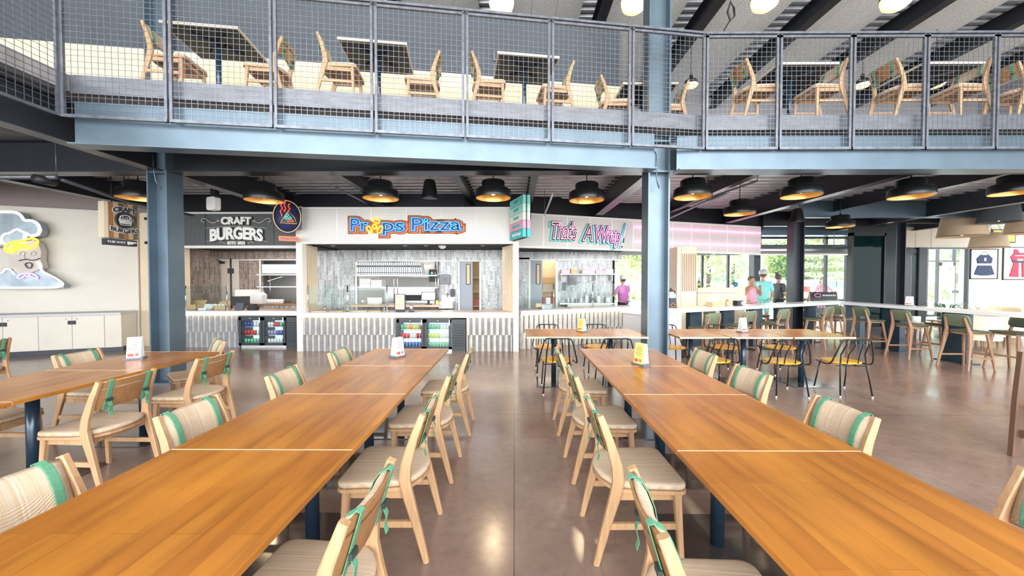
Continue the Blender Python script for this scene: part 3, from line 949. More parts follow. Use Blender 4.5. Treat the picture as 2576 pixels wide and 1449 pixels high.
# ---------------------------------------------------------------- wire chairs and far tables
def make_wire_chair():
    e = empty('wire_chair', (0, 0, 0))
    s = MB(); cushion(s, [(a * .215 * (1 + .05 * abs(math.sin(2 * t))), b * .205 * (1 + .05 * abs(math.sin(2 * t)))) for t in [2 * PI * k / 24 for k in range(24)] for a, b in [(math.cos(t), math.sin(t))]], .425, .447, r=.008)
    s.build('seat', 'yellow_wood', e)
    r = .0095
    hp = []
    for a, b_ in (((.20, .17, .412), (.24, .02, .41)), ((.255, -.10, .412), (.262, -.17, .43)), ((.255, -.20, .47), (.225, -.235, .60)), ((.185, -.262, .735), (.165, -.27, .762))):
        hp += [a, b_]
    loop = hp + [(.13, -.285, .772), (0, -.30, .772), (-.13, -.285, .772)] + [(-x, y, z) for x, y, z in hp[::-1]]
    MB().tube(loop, r, 8).build('back_hoop', 'chair_wire', e)
    for x in (-.045, .045):
        MB().tube([(x * 1.0, -.30, .772), (x, -.30, .70), (x * 1.5, -.225, .56), (x * 1.5, -.20, .44), (x * 1.4, -.17, .41), (x * 1.4, .1, .41)], .007, 6).build('back_rod', 'chair_wire', e)
    for s_ in (-1, 1):
        MB().tube([(s_ * .13, -.288, .77), (s_ * .135, -.28, .70), (s_ * .15, -.205, .56), (s_ * .165, -.215, .40), (s_ * .20, -.27, .012)], r, 8).build('leg', 'chair_wire', e)
        MB().tube([(s_ * .18, .12, .412), (s_ * .205, .20, .012)], r, 8).build('leg', 'chair_wire', e)
    MB().tube([(-.19, -.19, .405), (.19, -.19, .405)], .007, 6).build('seat_rail', 'chair_wire', e)
    f = MB()
    for s_ in (-1, 1): f.cyl((s_ * .20, -.27, 0), (s_ * .199, -.268, .022), .012, 8); f.cyl((s_ * .205, .20, 0), (s_ * .204, .198, .022), .012, 8)
    f.build('foot_caps', 'foot_cap', e)
    return e
WC = make_wire_chair()
def wire(x, y, face, label): return place(WC, (x, y, 0), math.radians(face - 90), label, 'chair', 'black wire chairs with yellow seats')
wire(.60, 5.27, 88, 'black wire chair with back to the camera at the two-table group, left one')
wire(1.38, 5.27, 90, 'black wire chair, back to the camera just left of the central column')
wire(.58, 6.28, -90, 'black wire chair on the counter side of the two-table group, left one')
wire(1.42, 6.30, -90, 'black wire chair on the counter side of the two-table group, right one')
wire(2.78, 5.25, 92, 'black wire chair behind the cushioned chair right of the central column')
wire(3.68, 5.18, 84, 'black wire chair, middle one on the near side of the three-table group')
wire(4.52, 5.20, 86, 'black wire chair nearest the open floor at the right end of the three-table group')
wire(2.62, 6.25, -90, 'black wire chair on the bar side of the three-table group, next to the column')
wire(3.52, 6.25, -90, 'black wire chair on the bar side of the three-table group, middle one')
wire(4.42, 6.25, -90, 'black wire chair on the bar side of the three-table group, right one')
GF = 'thin-topped tables between the column and the counters'
place(TB, (.60, 5.67, 0), 0, 'table with yellow-seated chairs left of the central column, left half', 'table', GF)
place(TB, (1.455, 5.67, 0), 0, 'table with yellow-seated chairs left of the central column, half touching the column', 'table', GF)
t3 = place(TB, (2.66, 5.66, 0), 0, 'table immediately right of the central column', 'table', GF)
t3.scale = (.82, 1, 1)
place(TB, (3.455, 5.66, 0), 0, 'middle table of the three right of the column, holding a menu stand', 'table', GF)
place(TB, (4.33, 5.66, 0), 0, 'right-hand table of the three, bright with window light', 'table', GF)

# menu stands
def menu_stand(x, y, z, rz, label, yellow=False, big=1.0):
    e = empty('menu_stand', (x, y, z), rz, label, 'menu stand', 'menu stands on the tables')
    MB().box((-.075, -.05, 0), (.075, .05, .018)).build('base', 'menu_base', e)
    for k, (dx, tilt) in enumerate([(-.035, -.14), (-.012, -.06), (.012, .06), (.034, .15)]):
        m_ = MB(); h = .185 * big
        y0 = -.042 + k * .027; tilt = -(k - 1.5) * .10
        m_.add([(-.055, y0 - .001, .018), (.055, y0 - .001, .018), (.055, y0 + tilt * h * .9, .018 + h), (-.055, y0 + tilt * h * .9, .018 + h),
                (-.055, y0 + .001, .018), (.055, y0 + .001, .018), (.055, y0 + .002 + tilt * h * .9, .018 + h), (-.055, y0 + .002 + tilt * h * .9, .018 + h)],
               [(0, 1, 2, 3), (7, 6, 5, 4), (0, 4, 5, 1), (3, 2, 6, 7), (0, 3, 7, 4), (1, 5, 6, 2)])
        c = m_.build('menu_card', 'paper_yellow' if (yellow and k == 0) else 'paper_white', e)
        if k == 0:
            for r_ in range(5):
                w = .08 if r_ % 2 else .06
                zz = .155 - r_ * .018
                yy = y0 + tilt * (zz) * .9 - .004
                MB().box((-w / 2, yy - .0008, zz + .012), (w / 2, yy, zz + .016)).build('printed_line', 'ink', c)
            yy = y0 + tilt * .03 - .004
            MB().box((-.045, yy - .001, .032), (.0, yy, .062)).box((.014, yy - .001, .036), (.038, yy, .062)).build('red_print', 'paper_red', c)
    return e
tz = .755
p = at(1000, 898, z=tz); menu_stand(p.x, p.y, tz, math.radians(60), 'menu stand on the left centre row, far table, leaning white cards')
p = at(1613, 918, z=tz); menu_stand(p.x, p.y, tz, math.radians(-62), 'menu stand with a yellow card on the right centre row', True)
p = at(341, 903, z=tz); menu_stand(p.x, p.y, tz, math.radians(25), 'menu stand with a large white card on the far left row', big=1.1)
p = at(1464, 835, z=tz); menu_stand(p.x, p.y, tz, math.radians(-60), 'small menu stand on the two-table group beside the column', True)
p = at(1868, 836, z=tz); menu_stand(p.x, p.y, tz, math.radians(20), 'menu stand on the three-table group, white tent cards', big=1.1)

# ---------------------------------------------------------------- mezzanine tables and chairs
def make_mtable():
    e = empty('mezzanine_table', (0, 0, 0)); w, d, z = .86, .74, .755
    MB().box((-w / 2, -d / 2, z - .03), (w / 2, d / 2, z)).build('tabletop', 'pale_ply_h', e)
    MB().box((-w / 2 + .02, -d / 2 + .02, z - .035), (w / 2 - .02, d / 2 - .02, z - .03)).build('underside', 'black_paint', e)
    MB().cyl((0, 0, .01), (0, 0, z - .05), .03, 14).build('pole', 'table_pole', e)
    b_ = MB(); b_.bar((-.2, -.2, z - .05), (.2, .2, z - .05), .05, .03, side=(1, -1, 0)); b_.bar((-.2, .2, z - .05), (.2, -.2, z - .05), .05, .03, side=(1, 1, 0))
    b_.build('bracket', 'black_paint', e)
    MB().box((-.25, -.25, 0), (.25, .25, .01)).build('base_plate', 'table_pole', e)
    return e
MT = make_mtable(); GM = 'tables on the mezzanine'; aA = math.degrees(math.atan2(dirA.y, dirA.x))
def mtable(x0, y0, label, rot=None, z=MZ):
    """x0,y0: middle of its front edge"""
    r = math.radians(rot if rot is not None else 0)
    place(MT, (x0 - math.sin(r) * .37, y0 + math.cos(r) * .37, z), r, label, 'table', GM)
mtable(-3.79, 4.55, 'upstairs table at the far left of the balcony, dark underside showing', aA)
mtable(-1.82, 4.87, 'upstairs table second from the left on the balcony', aA)
mtable(.20, 5.18, 'upstairs table above the left part of the wrap sign, white sticker underneath', aA)
mtable(2.08 + .05, 5.93, 'upstairs table half hidden behind the tall steel column', 0)
mtable(4.17, 5.40, 'upstairs table just right of the balcony bend', 0)
mtable(6.22, 5.40, 'upstairs table at the far right of the balcony', 0)
GU = 'woven chairs on the mezzanine'
def mch(px, py, face, label, jit=0):
    # px,py = top of the near back post
    f = math.radians(face); fx, fy = math.cos(f), math.sin(f)
    # near post is half a chair width nearer; back top is .215 behind the origin
    return chair(px + fx * .215, py + .20, face, label, MZ + .0, jit, GU)
mch(-4.54, 4.62, aA, 'upstairs woven chair facing right, leftmost on the balcony')
mch(-3.02, 4.86, 180 + aA, 'upstairs woven chair facing left beside the leftmost table')
mch(-2.525, 4.84, aA, 'upstairs woven chair facing right beside the second table')
mch(-1.05, 5.18, 180 + aA, 'upstairs woven chair facing left under the air grille')
mch(-.61, 5.25, aA, 'upstairs woven chair facing right beside the table with the sticker')
mch(.83, 5.42, 180 + aA, 'upstairs woven chair facing left beside the table with the sticker')
mch(1.33, 5.83, 0, 'upstairs woven chair facing right, left of the tall steel column')
mch(2.75, 6.0, 180, 'upstairs woven chair facing left, right of the tall steel column')
mch(3.29, 5.41, 0, 'upstairs woven chair facing right, first after the balcony bend')
mch(4.72, 5.41, 180, 'upstairs woven chair facing left, second after the balcony bend')
mch(5.41, 5.41, 0, 'upstairs woven chair with strapped back, third after the balcony bend')
mch(6.74, 5.41, 180, 'upstairs woven chair facing left, fourth after the balcony bend')
mch(7.24, 5.50, 0, 'upstairs woven chair cut by the right edge of the photograph')
# low paper notices on the partition panelling
for k, u in enumerate((1112, 1452)):
    p_ = pw0 + (pw1 - pw0).normalized() * (9.0 if k == 0 else 11.15) + n * .075
for dd_, lb, mt_ in ((8.62, 'small white notice stuck on the upstairs plywood panelling', 'paper_white'), (11.0, 'small red and white tag on the upstairs plywood panelling', 'paper_red')):
    q = pw0 + (pw1 - pw0).normalized() * dd_ + Vector(((pw1 - pw0).normalized().y, -(pw1 - pw0).normalized().x, 0)) * .078
    o = MB().box((-.04, -.004, -.06), (.04, .004, .06)).build('notice', mt_, None, (q.x, q.y, 4.20), math.radians(8.7))
    tag(o, lb, 'notice')

# ---------------------------------------------------------------- bar stools and the long white bar
def make_stool():
    e = empty('bar_stool', (0, 0, 0))
    s = MB(); cushion(s, seat_outline(.205, .20, -.18), .635, .675, r=.014); s.build('seat', 'olive_vinyl', e)
    sf = MB(); sf.prism([(x * .93, y * .93) for x, y in seat_outline(.205, .20, -.18)], .61, .637); sf.build('seat_frame', 'stool_wood', e)
    for s_ in (-1, 1):
        MB().sweep([(s_ * .235, -.245, 0), (s_ * .205, -.185, .35), (s_ * .185, -.15, .60), (s_ * .165, -.165, .70), (s_ * .145, -.22, .90)], [(.028, .03), (.034, .042), (.04, .062), (.03, .045), (.024, .024)]).build('leg', 'stool_wood', e)
        MB().sweep([(s_ * .225, .225, 0), (s_ * .17, .15, .61)], [(.026, .026), (.038, .045)]).build('leg', 'stool_wood', e)
        MB().bar((s_ * .218, -.21, .21), (s_ * .206, .20, .21), .016, .028, side=(1, 0, 0)).build('stretcher', 'stool_wood', e)
    MB().bar((-.207, .2, .26), (.207, .2, .26), .016, .03, side=(0, 1, 0)).build('footrest', 'stool_wood', e)
    b_ = MB(); ol = rrect(.40, .22, .075, 5); n_ = len(ol); vs = []
    for sgn, ins in ((.0, .012), (.008, 0), (.026, 0), (.036, .02)):
        for x, z in ol:
            k_ = 1 - ins / .11
            vs.append((x * k_, -.205 + sgn + .35 * (x * x) - z * .28 * 1, .845 + z * k_))
    fs = [tuple(range(n_)), tuple(3 * n_ + j for j in range(n_))[::-1]]
    for i in range(3):
        for j in range(n_): fs.append((i * n_ + j, (i + 1) * n_ + j, (i + 1) * n_ + (j + 1) % n_, i * n_ + (j + 1) % n_))
    b_.add(vs, fs, True); b_.build('backrest', 'green_vinyl', e)
    return e
ST = make_stool(); GS = 'green bar stools round the white bar'
def stool(x, y, face, label): return place(ST, (x, y, 0), math.radians(face - 90), label, 'stool', GS)
bd = Vector((1, .486, 0)).normalized(); bn = Vector((-bd.y, bd.x, 0)); fa = math.degrees(math.atan2(bn.y, bn.x))
c0 = Vector((3.2, 7.07, 0))
def onbar(u, off):
    s_ = (u - 1293.4) / 944; o_ = c0 + bn * off; X_ = s_ * (o_.y - .486 * o_.x) / (1 - .486 * s_)
    return X_, o_.y + .486 * (X_ - o_.x)
for u, lb in ((1771, 'green bar stool nearest the central column, back to the camera'), (1862, 'green bar stool second along the long bar front, back to the camera'), (1946, 'green bar stool third along the bar front, in front of the black-shirted person'), (2058, 'green bar stool by the chalkboard near the bar corner')):
    x, y = onbar(u, -.22); stool(x, y, fa, lb)
for u, lb in ((1800, 'green bar stool behind the bar, seat seen right of the first stool'), (1905, 'green bar stool behind the bar, between the second and third front stools'), (1982, 'green bar stool behind the bar, left of the dark pillar'), (2032, 'green bar stool behind the bar, seat close to the chalkboard')):
    x, y = onbar(u, .92); stool(x, y, fa + 180, lb)
stool(7.95, 8.45, 0, 'green bar stool just past the bar corner, back to the camera')
stool(7.80, 9.02, 20, 'green bar stool tucked into the inside corner of the bar')
stool(7.92, 7.55, 0, 'green bar stool on the right bar arm, seen from behind left of the drum shades')
stool(8.72, 7.65, 180, 'green bar stool facing the camera side between the two dark bar supports')
stool(7.95, 6.62, 0, 'green bar stool second from the right edge, back to the camera')
stool(8.55, 6.45, 180, 'green bar stool cut by the right edge, cushioned back facing the camera')
# bar top: front arm and right arm
W_ = .50
corner = Vector((8.2, 7.07 + .486 * 5.0, 0))
outer = [(3.2, 7.07), (8.2, corner.y), (8.2, 5.2), (8.65, 5.2), (8.65, corner.y + .52), (8.45, corner.y + .64), (3.2 - .26, 7.07 + .52)]
bar_e = empty('bar_counter', (3.2, 7.07, 0), 0, 'long white bar counter bending round the stools', 'counter')
MB().prism([(x - 3.2, y - 7.07) for x, y in outer], .935, 1.0).build('worktop', 'white_top', bar_e, bevel=.006)
def pedestal(x, y, rz, w=.34, d=.10):
    m_ = MB(); m_.cbox((x - 3.2, y - 7.07, .475), (w, d, .92), rz)
    m_.cbox((x - 3.2, y - 7.07, .008), (w + .12, d + .16, .016), rz)
    m_.build('pedestal', 'table_pole', bar_e)
for u in (1745, 1828, 1900, 1960, 2035):
    x, y = onbar(u, .27); pedestal(x, y, math.atan2(bd.y, bd.x))
for x, y in ((8.42, 9.3), (8.40, 8.35), (8.40, 7.15), (8.40, 5.9)): pedestal(x, y, PI / 2, .40, .12)
# grey end cabinet joining the bar and the wrap counter
_p = c0 - bd * .40 + bn * .26
bc = empty('end_cabinet', (_p.x, _p.y, 0), math.atan2(bd.y, bd.x), 'pale grey cabinet at the column end of the bar', 'cabinet')
MB().box((-.35, -.22, 0), (.38, .55, .90)).build('body', 'grey_panel', bc)
MB().box((-.37, -.24, .90), (.38, .57, .94)).build('worktop', 'counter_top', bc)
# ================================================================ STALLS
YP = 8.16       # pizza stall front
YB = 8.62       # burger stall front
# --- helper: staggered half-round tiles on a counter front, from p to q
def tile_front(p, q, z0, z1, parent, name='tiled_front', pitch=.128):
    p = Vector((p[0], p[1], 0)); q = Vector((q[0], q[1], 0)); d = (q - p); L = d.length; d.normalize(); n = Vector((d.y, -d.x, 0))
    zm = (z0 + z1) / 2 - .02
    mb = MB()
    for row, (a, b_, sh) in enumerate(((zm, z1, 0), (z0, zm, .5))):
        x = -pitch * sh; k = row
        while x < L:
            x0, x1 = max(x, 0), min(x + pitch, L)
            if x1 - x0 > .02:
                xm = x0 + (x1 - x0) * .55
                pts_ = [p + d * x0 + n * .012, p + d * (x0 + (x1 - x0) * .2) + n * .045, p + d * xm + n * .055, p + d * x1 + n * .004]
                bk = [p + d * x0 - n * .01, p + d * x1 - n * .01]
                ring = pts_ + bk[::-1]
                for (i0, i1, mi) in ((0, 2, 0), (2, 3, 1)):
                    mb.cur = mi
                    for i in range(i0, i1):
                        A, B = ring[i], ring[i + 1]
                        mb.add([(A.x, A.y, a), (B.x, B.y, a), (B.x, B.y, b_), (A.x, A.y, b_)], [(0, 1, 2, 3)])
                mb.cur = 0
                r2 = [tuple((v.x, v.y)) for v in ring]
                mb.add([(v.x, v.y, b_) for v in ring], [tuple(range(6))])
            x += pitch; k += 1
    o = mb.build(name, ['counter_tile_light', 'counter_tile_dark'], parent)
    o.location = -parent.location
    return o
def rel(o, parent): o.location = Vector(o.location) - parent.location; return o

def led(p, q, z, parent, name='led_strip'):
    p = Vector((*p, z)); q = Vector((*q, z))
    o = MB().bar(p, q, .012, .012, side=(0, 0, 1)).build(name, 'led_warm', parent); o.location = -parent.location
    return o

# --- pizza stall
x0, x1 = X(761, YP), X(1291, YP)
zt, zb = 3.12, 2.35
ps = empty('pizza_sign_header', (x0, YP, zb), 0, 'long white perforated sign header above the pizza counter', 'sign')
MB().box((0, 0, 0), (x1 - x0, .12, zt - zb)).build('panel', 'perforated_white', ps)
m_ = MB()
for a in ((0, -.015, zt - zb - .03, x1 - x0, .14, zt - zb + .012), (0, -.015, -.012, x1 - x0, .14, .03)): m_.box(a[:3], a[3:])
m_.build('frame', 'white_paint', ps)
for u in (849, 935, 1022, 1110, 1199):
    xx = X(u, YP) - x0; MB().box((xx - .012, -.004, .03), (xx + .012, 0, zt - zb - .03)).build('panel_joint', 'white_paint', ps)
# neon lettering
sg = empty('props_pizza_sign', (X(1021, YP), YP - .03, at(1000, 568, Y=YP).z), 0, 'blue and orange neon lettering reading Props Pizza', 'sign')
def neon_word(word, u0, u1, size, zoff=0):
    cx_ = (X(u0, YP) + X(u1, YP)) / 2 - sg.location.x; wdt = X(u1, YP) - X(u0, YP)
    me = text_mesh(word, size, offset=.02); w0 = max(v.co.x for v in me.vertices) - min(v.co.x for v in me.vertices)
    k = wdt / w0
    for nm, mt_, off, y, kw in (('orange_backing', 'sign_orange', .0, .0, dict(tube=.068)), ('blue_face', 'sign_blue', .0, -.012, dict(tube=.040)), ('neon_outline', 'neon_cyan', .006, -.045, dict(tube=.006))):
        o = text(nm, word, size, mt_, sg, (cx_, y, zoff), offset=off, extrude=.012, **kw)
        o.scale = (k, 1, 1 if nm == 'neon_outline' else .3)
neon_word('Pr', 882, 931, .38); neon_word('ps', 962, 1022, .38, -.005); neon_word('Pizza', 1034, 1162, .38, .01)
# yellow propeller standing for the o
pc_ = Vector((X(947, YP) - sg.location.x, -.05, -.03))
MB().lathe([(.13, -.01), (.13, .012)], 20, Matrix.Translation(pc_ + Vector((0, .035, 0))) @ Matrix.Rotation(PI / 2, 4, 'X')).build('propeller_backing', 'sign_orange', sg)
ring = [pc_ + Vector((.048 * math.cos(t), 0, .048 * math.sin(t))) for t in [2 * PI * k / 14 for k in range(14)]]
MB().tube(ring, .015, 6, closed=True).build('propeller_hub', 'neon_yellow', sg)
for a in (80, 215, 335):
    a = math.radians(a); ca, sa = math.cos(a), math.sin(a); pts_ = []
    for r_, w_ in ((.085, -.045), (.105, -.085), (.14, -.09), (.17, -.05), (.175, .02), (.16, .07), (.12, .075), (.095, .03)):
        pts_.append(pc_ + Vector((r_ * ca - w_ * sa, -.005, r_ * sa + w_ * ca)))
    MB().tube(pts_, .015, 6, closed=True).build('propeller_blade', 'neon_yellow', sg)
# counters
def counter(name, p, q, zc, depth, label, gap=None):
    e = empty(name, (p[0], p[1], 0), 0, label, 'counter')
    P = Vector((p[0], p[1], 0)); Q = Vector((q[0], q[1], 0)); d = (Q - P).normalized(); n_ = Vector((d.y, -d.x, 0))
    def quad(off0, off1, a, b_, mt_, nm, ext=0):
        pts_ = [P + n_ * off0 - d * ext, Q + n_ * off0 + d * ext, Q - n_ * off1 + d * ext, P - n_ * off1 - d * ext]
        return MB().prism([(v.x - P.x, v.y - P.y) for v in pts_], a, b_).build(nm, mt_, e)
    quad(.10, .16, zc - .085, zc, 'counter_top', 'worktop_edge')
    quad(-.16, depth, zc - .04, zc - .004, 'counter_wood', 'worktop')
    segs = [(P, Q)] if not gap else [(P, P + d * (gap[0] - P.x)), (P + d * (gap[1] - P.x), Q)]
    O = P
    for P, Q_ in segs:
        pts_ = [P - n_ * .01, Q_ - n_ * .01, Q_ - n_ * (depth - .05), P - n_ * (depth - .05)]
        MB().prism([(v.x - O.x, v.y - O.y) for v in pts_], 0, zc - .085).build('carcass', 'grey_panel', e)
        if (Q_ - P).length > .05: tile_front((P.x, P.y), (Q_.x, Q_.y), .0, zc - .09, e)
    P = O
    led((P + n_ * .075)[:2], (Q + n_ * .075)[:2], zc - .092, e)
    return e
ZC = .84
pcn = counter('pizza_counter', (x0, YP), (x1, YP), ZC, .75, 'central white-topped counter faced with staggered grey tiles', gap=(X(997, YP - .04) - .01, X(1171, YP - .04) + .01))
# posts and slatted returns
for s_, u0, u1, lb in ((0, 748, 763, 'left'), (1, 1291, 1305, 'right')):
    struct(MB().box((X(u0, YP), YP - .04, 0), (X(u1, YP), YP + .14, 3.14)).build('pillar', 'post_white_wood'))
def slat_panel(xa_, ya, xb_, yb, z0, z1, label, nslat=6):
    a = Vector((xa_, ya, 0)); b_ = Vector((xb_, yb, 0)); d = (b_ - a); L = d.length; d.normalize()
    e = empty('slatted_panel', (xa_, ya, 0), math.atan2(d.y, d.x), label, 'panel')
    MB().box((0, .02, z0), (L, .05, z1)).build('backing', 'chair_back_wood', e)
    MB().box((0, -.005, z0), (L, .02, z0 + .38)).build('lower_board', 'pale_ply', e)
    m_ = MB()
    for k in range(nslat):
        c = L * (k + .5) / nslat; m_.box((c - L / nslat * .28, -.012, z0 + .38), (c + L / nslat * .28, .02, z1))
    m_.build('slats', 'pale_ply', e)
    return e
slat_panel(X(765, YP + .1), YP + .12, X(799, 8.9), 8.9, ZC, 2.33, 'slatted timber side panel at the left end of the pizza counter', 6)
slat_panel(X(1264, 8.9), 8.9, X(1291, YP + .1), YP + .12, ZC, 2.33, 'slatted timber side panel at the right end of the pizza counter')

# --- burger stall
bx0, bx1 = X(455, YB), X(748, YP) + .02
bs = empty('burger_sign_header', (bx0, YB, 2.33), 0, 'charcoal mesh sign header with white burger lettering', 'sign')
bl = bx1 - bx0; bh = 3.09 - 2.33
MB().box((0, 0, 0), (bl, .12, bh)).build('panel', 'mesh_charcoal', bs)
MB().box((0, -.03, bh - .02), (bl, .14, bh + .02)).box((0, -.03, -.045), (bl, .14, .012)).build('frame', 'white_paint', bs)
for u in (519, 690): xx = X(u, YB) - bx0; MB().box((xx - .01, -.006, .012), (xx + .01, 0, bh - .02)).build('panel_joint', 'sign_dark', bs)
lt = empty('craft_burgers_sign', (X(600, YB), YB - .03, at(600, 585, Y=YB).z), 0, 'white lettering reading Craft Burgers, estd 2022, with scrolls', 'sign')
def arch(k, c=0): return lambda x, y, z: (x, y - k * x * x + c, z)
zz = lambda v: at(600, v, Y=YB).z - lt.location.z
for nm, mt_, off, y in (('letter_shadow', 'sign_dark', .022, .0), ('letters', 'sign_white', .012, -.02)):
    text(nm, 'CRAFT', .225, mt_, lt, (.0, y, zz(557)), offset=off, extrude=.012, spacing=1.0, warp=arch(.03))
    text(nm, 'BURGERS', .37, mt_, lt, (0, y, zz(591)), offset=off + .004, extrude=.012, spacing=.95, warp=arch(.10, .02)).scale = (.82, 1, 1)
    text(nm, 'ESTD 2022', .09, mt_, lt, (0, y, zz(612)), offset=off * .35, extrude=.008)
def curve_tube(pts2, r, mt_, nm, par, y=-.02, closed=False, seg=6):
    return MB().tube([(x, y, z) for x, z in pts2], r, seg, closed=closed).build(nm, mt_, par)
for s_ in (-1, 1):
    sc1 = [(s_ * (.40 + .035 * t * math.cos(2.2 * PI * t + .5)), zz(556) + .035 * t * math.sin(2.2 * PI * t + .5)) for t in [k / 10 for k in range(11)]]
    sc2 = [(s_ * x, zz(556) + z) for x, z in ((.43, -.01), (.50, -.05), (.57, -.045), (.64, .0), (.70, .05), (.77, .05), (.80, 0), (.76, -.04), (.72, -.02))]
    curve_tube(sc1, .006, 'sign_ivory', 'scroll', lt); curve_tube(sc2, .008, 'sign_ivory', 'scroll', lt)
    curve_tube([(s_ * x, zz(611) + z) for x, z in ((.24, .0), (.27, -.02), (.31, .0), (.34, .025), (.38, .015), (.37, -.015))], .005, 'sign_ivory', 'scroll', lt)
for v, k in ((572, .10), (604, .14)):
    curve_tube([(x, zz(v) - k * x * x + (.02 if v < 600 else .03)) for x in [-.72 + .144 * j for j in range(11)]], .005, 'sign_ivory', 'swash', lt)
bcn = counter('burger_counter', (bx0, YB), (bx1, YB), ZC, .75, 'left counter under the burger sign, faced with staggered tiles', gap=(X(600, YB - .04) - .01, X(748, YB - .04) - .0))
# --- wrap stall, on a skew
w0, w1 = Vector((.10, 8.93, 0)), Vector((7.36, 11.30, 0)); wdv = (w1 - w0).normalized(); wa = math.atan2(wdv.y, wdv.x)
wl = (w1 - w0).length
wh = empty('wrap_sign_header', (w0.x, w0.y, 2.35), wa, 'long pale sign header running from the menu totem to the bar', 'sign')
MB().box((-.1, 0, 0), (wl, .12, .77)).build('panel', 'mesh_pale', wh)
MB().box((-.1, -.02, .76), (wl, .14, .80)).box((-.1, -.02, -.03), (wl, .14, .012)).box((wl - .03, -.02, 0), (wl, .14, .78)).build('frame', 'white_paint', wh)
for k in range(1, 12): MB().box((k * wl / 12 - .014, -.008, .012), (k * wl / 12 + .014, 0, .76)).build('panel_joint', 'sign_white', wh)
for z_ in (.22, .60):
    k_ = wl * .42
    MB().tube([(k_, -.035, z_), (wl - .02, -.035, z_)], .011, 6).build('neon_line', 'neon_line_pink', wh)
wsn = empty('thats_a_wrap_sign', (0, 0, 0), wa, 'pink neon lettering reading That\'s A Wrap! on an aqua backing', 'sign')
def onwrap(u, off=0):
    s_ = (u - 1293.4) / 944; sl = wdv.y / wdv.x; o_ = w0 + Vector((wdv.y, -wdv.x, 0)) * off
    X_ = s_ * (o_.y - sl * o_.x) / (1 - sl * s_); return X_, o_.y + sl * (X_ - o_.x)
cxw, cyw = onwrap(1476, .04); wsn.location = (cxw, cyw, at(1476, 591, Y=cyw).z)
def wrapx(u):
    x_, y_ = onwrap(u, .04); return math.hypot(x_ - cxw, y_ - cyw) * (1 if x_ > cxw else -1)
for word, ua, ub, vz in (("That's", 1384, 1446, 583), ('A', 1465, 1488, 588), ('Wrap', 1494, 1556, 592)):
    dx = (wrapx(ua) + wrapx(ub)) / 2; wd_ = wrapx(ub) - wrapx(ua); y_ = onwrap((ua + ub) / 2, .04)[1]
    zo = at(1293, vz, Y=y_).z - wsn.location.z
    me = text_mesh(word, .56, shear=.25, spacing=.86); kx = wd_ / (max(v.co.x for v in me.vertices) - min(v.co.x for v in me.vertices))
    for nm, mt_, off, y, ddx, kw in (('aqua_backing', 'sign_aqua', .0, .02, -.04, dict(tube=.055)), ('dark_backing', 'sign_dark', .0, .0, 0, dict(tube=.038)), ('neon_outline', 'neon_pink' if word == 'Wrap' else 'neon_pink_pale', .008, -.03, 0, dict(tube=.011))):
        o = text(nm, word, .56, mt_, wsn, (dx + ddx, y, zo - (.02 if nm == 'aqua_backing' else 0)), offset=off, extrude=.012, shear=.25, spacing=.86, **kw)
        o.scale = (kx, 1, 1 if nm == 'neon_outline' else .3)
# fork shaped exclamation mark
dx = wrapx(1565)
for nm, mt_, r_, y, sh in (('aqua_backing', 'sign_aqua', .055, .02, -.03), ('dark_backing', 'sign_dark', .038, 0, 0)):
    MB().tube([(dx + .14 + sh, y, .34), (dx + .03 + sh, y, -.02), (dx - .02 + sh, y, -.16)], [r_, r_, r_ * 1.5], 8).build(nm, mt_, wsn)
    MB().ball((dx - .04 + sh, y, -.27), (r_ * 1.4, .02, r_ * 1.2)).build(nm, mt_, wsn)
MB().tube([(dx + .15, -.03, .34), (dx + .12, -.03, .36), (dx + .02, -.03, 0), (dx - .05, -.03, -.1), (dx - .045, -.03, -.2), (dx + .02, -.03, -.19), (dx + .045, -.03, -.08), (dx + .04, -.03, 0)], .011, 6, closed=True).build('neon_fork', 'neon_pink_pale', wsn)
MB().tube([(dx - .04 + .05 * math.cos(t), -.03, -.27 + .035 * math.sin(t)) for t in [2 * PI * k / 10 for k in range(10)]], .011, 6, closed=True).build('neon_dot', 'neon_pink_pale', wsn)
wcp, wcq = (X(1306, 8.42), 8.42), (3.75, 10.1)
wcn = counter('wrap_counter', wcp, wcq, ZC + .02, .60, 'right skewed counter under the pink sign, faced with pale tiles')

# soffits (dark ceilings of the stalls) with downlights
def soffit(poly, z, nm='ceiling_stall'):
    return struct(MB().prism(poly, z, z + .05).build(nm, 'ceiling_black'))
soffit([(bx0 - .6, YB + .12), (bx1, YB + .12), (bx1, 12), (bx0 - .6, 12)], 2.34)
soffit([(x0, YP + .12), (x1, YP + .12), (x1, 12), (x0, 12)], 2.36)
soffit([(w0.x, w0.y + .13), (w1.x, w1.y + .13), (w1.x, 12.5), (w0.x, 12.5)], 2.37)
# dark bulkhead above the signs
struct(MB().box((-9.0, 9.0, 3.0), (.4, 9.2, 3.62)).build('wall_bulkhead', 'ceiling_black'))
m_ = MB(); m_.bar((.3, 9.25, 3.35), (7.6, 11.6, 3.35), .55, .1, side=(0, 0, 1)); struct(m_.build('wall_bulkhead', 'ceiling_black'))
struct(MB().box((7.4, 11.6, 3.3), (16, 11.75, 3.62)).build('wall_bulkhead', 'ceiling_black'))

def zat(v, Y): return at(1293, v, Y=Y).z
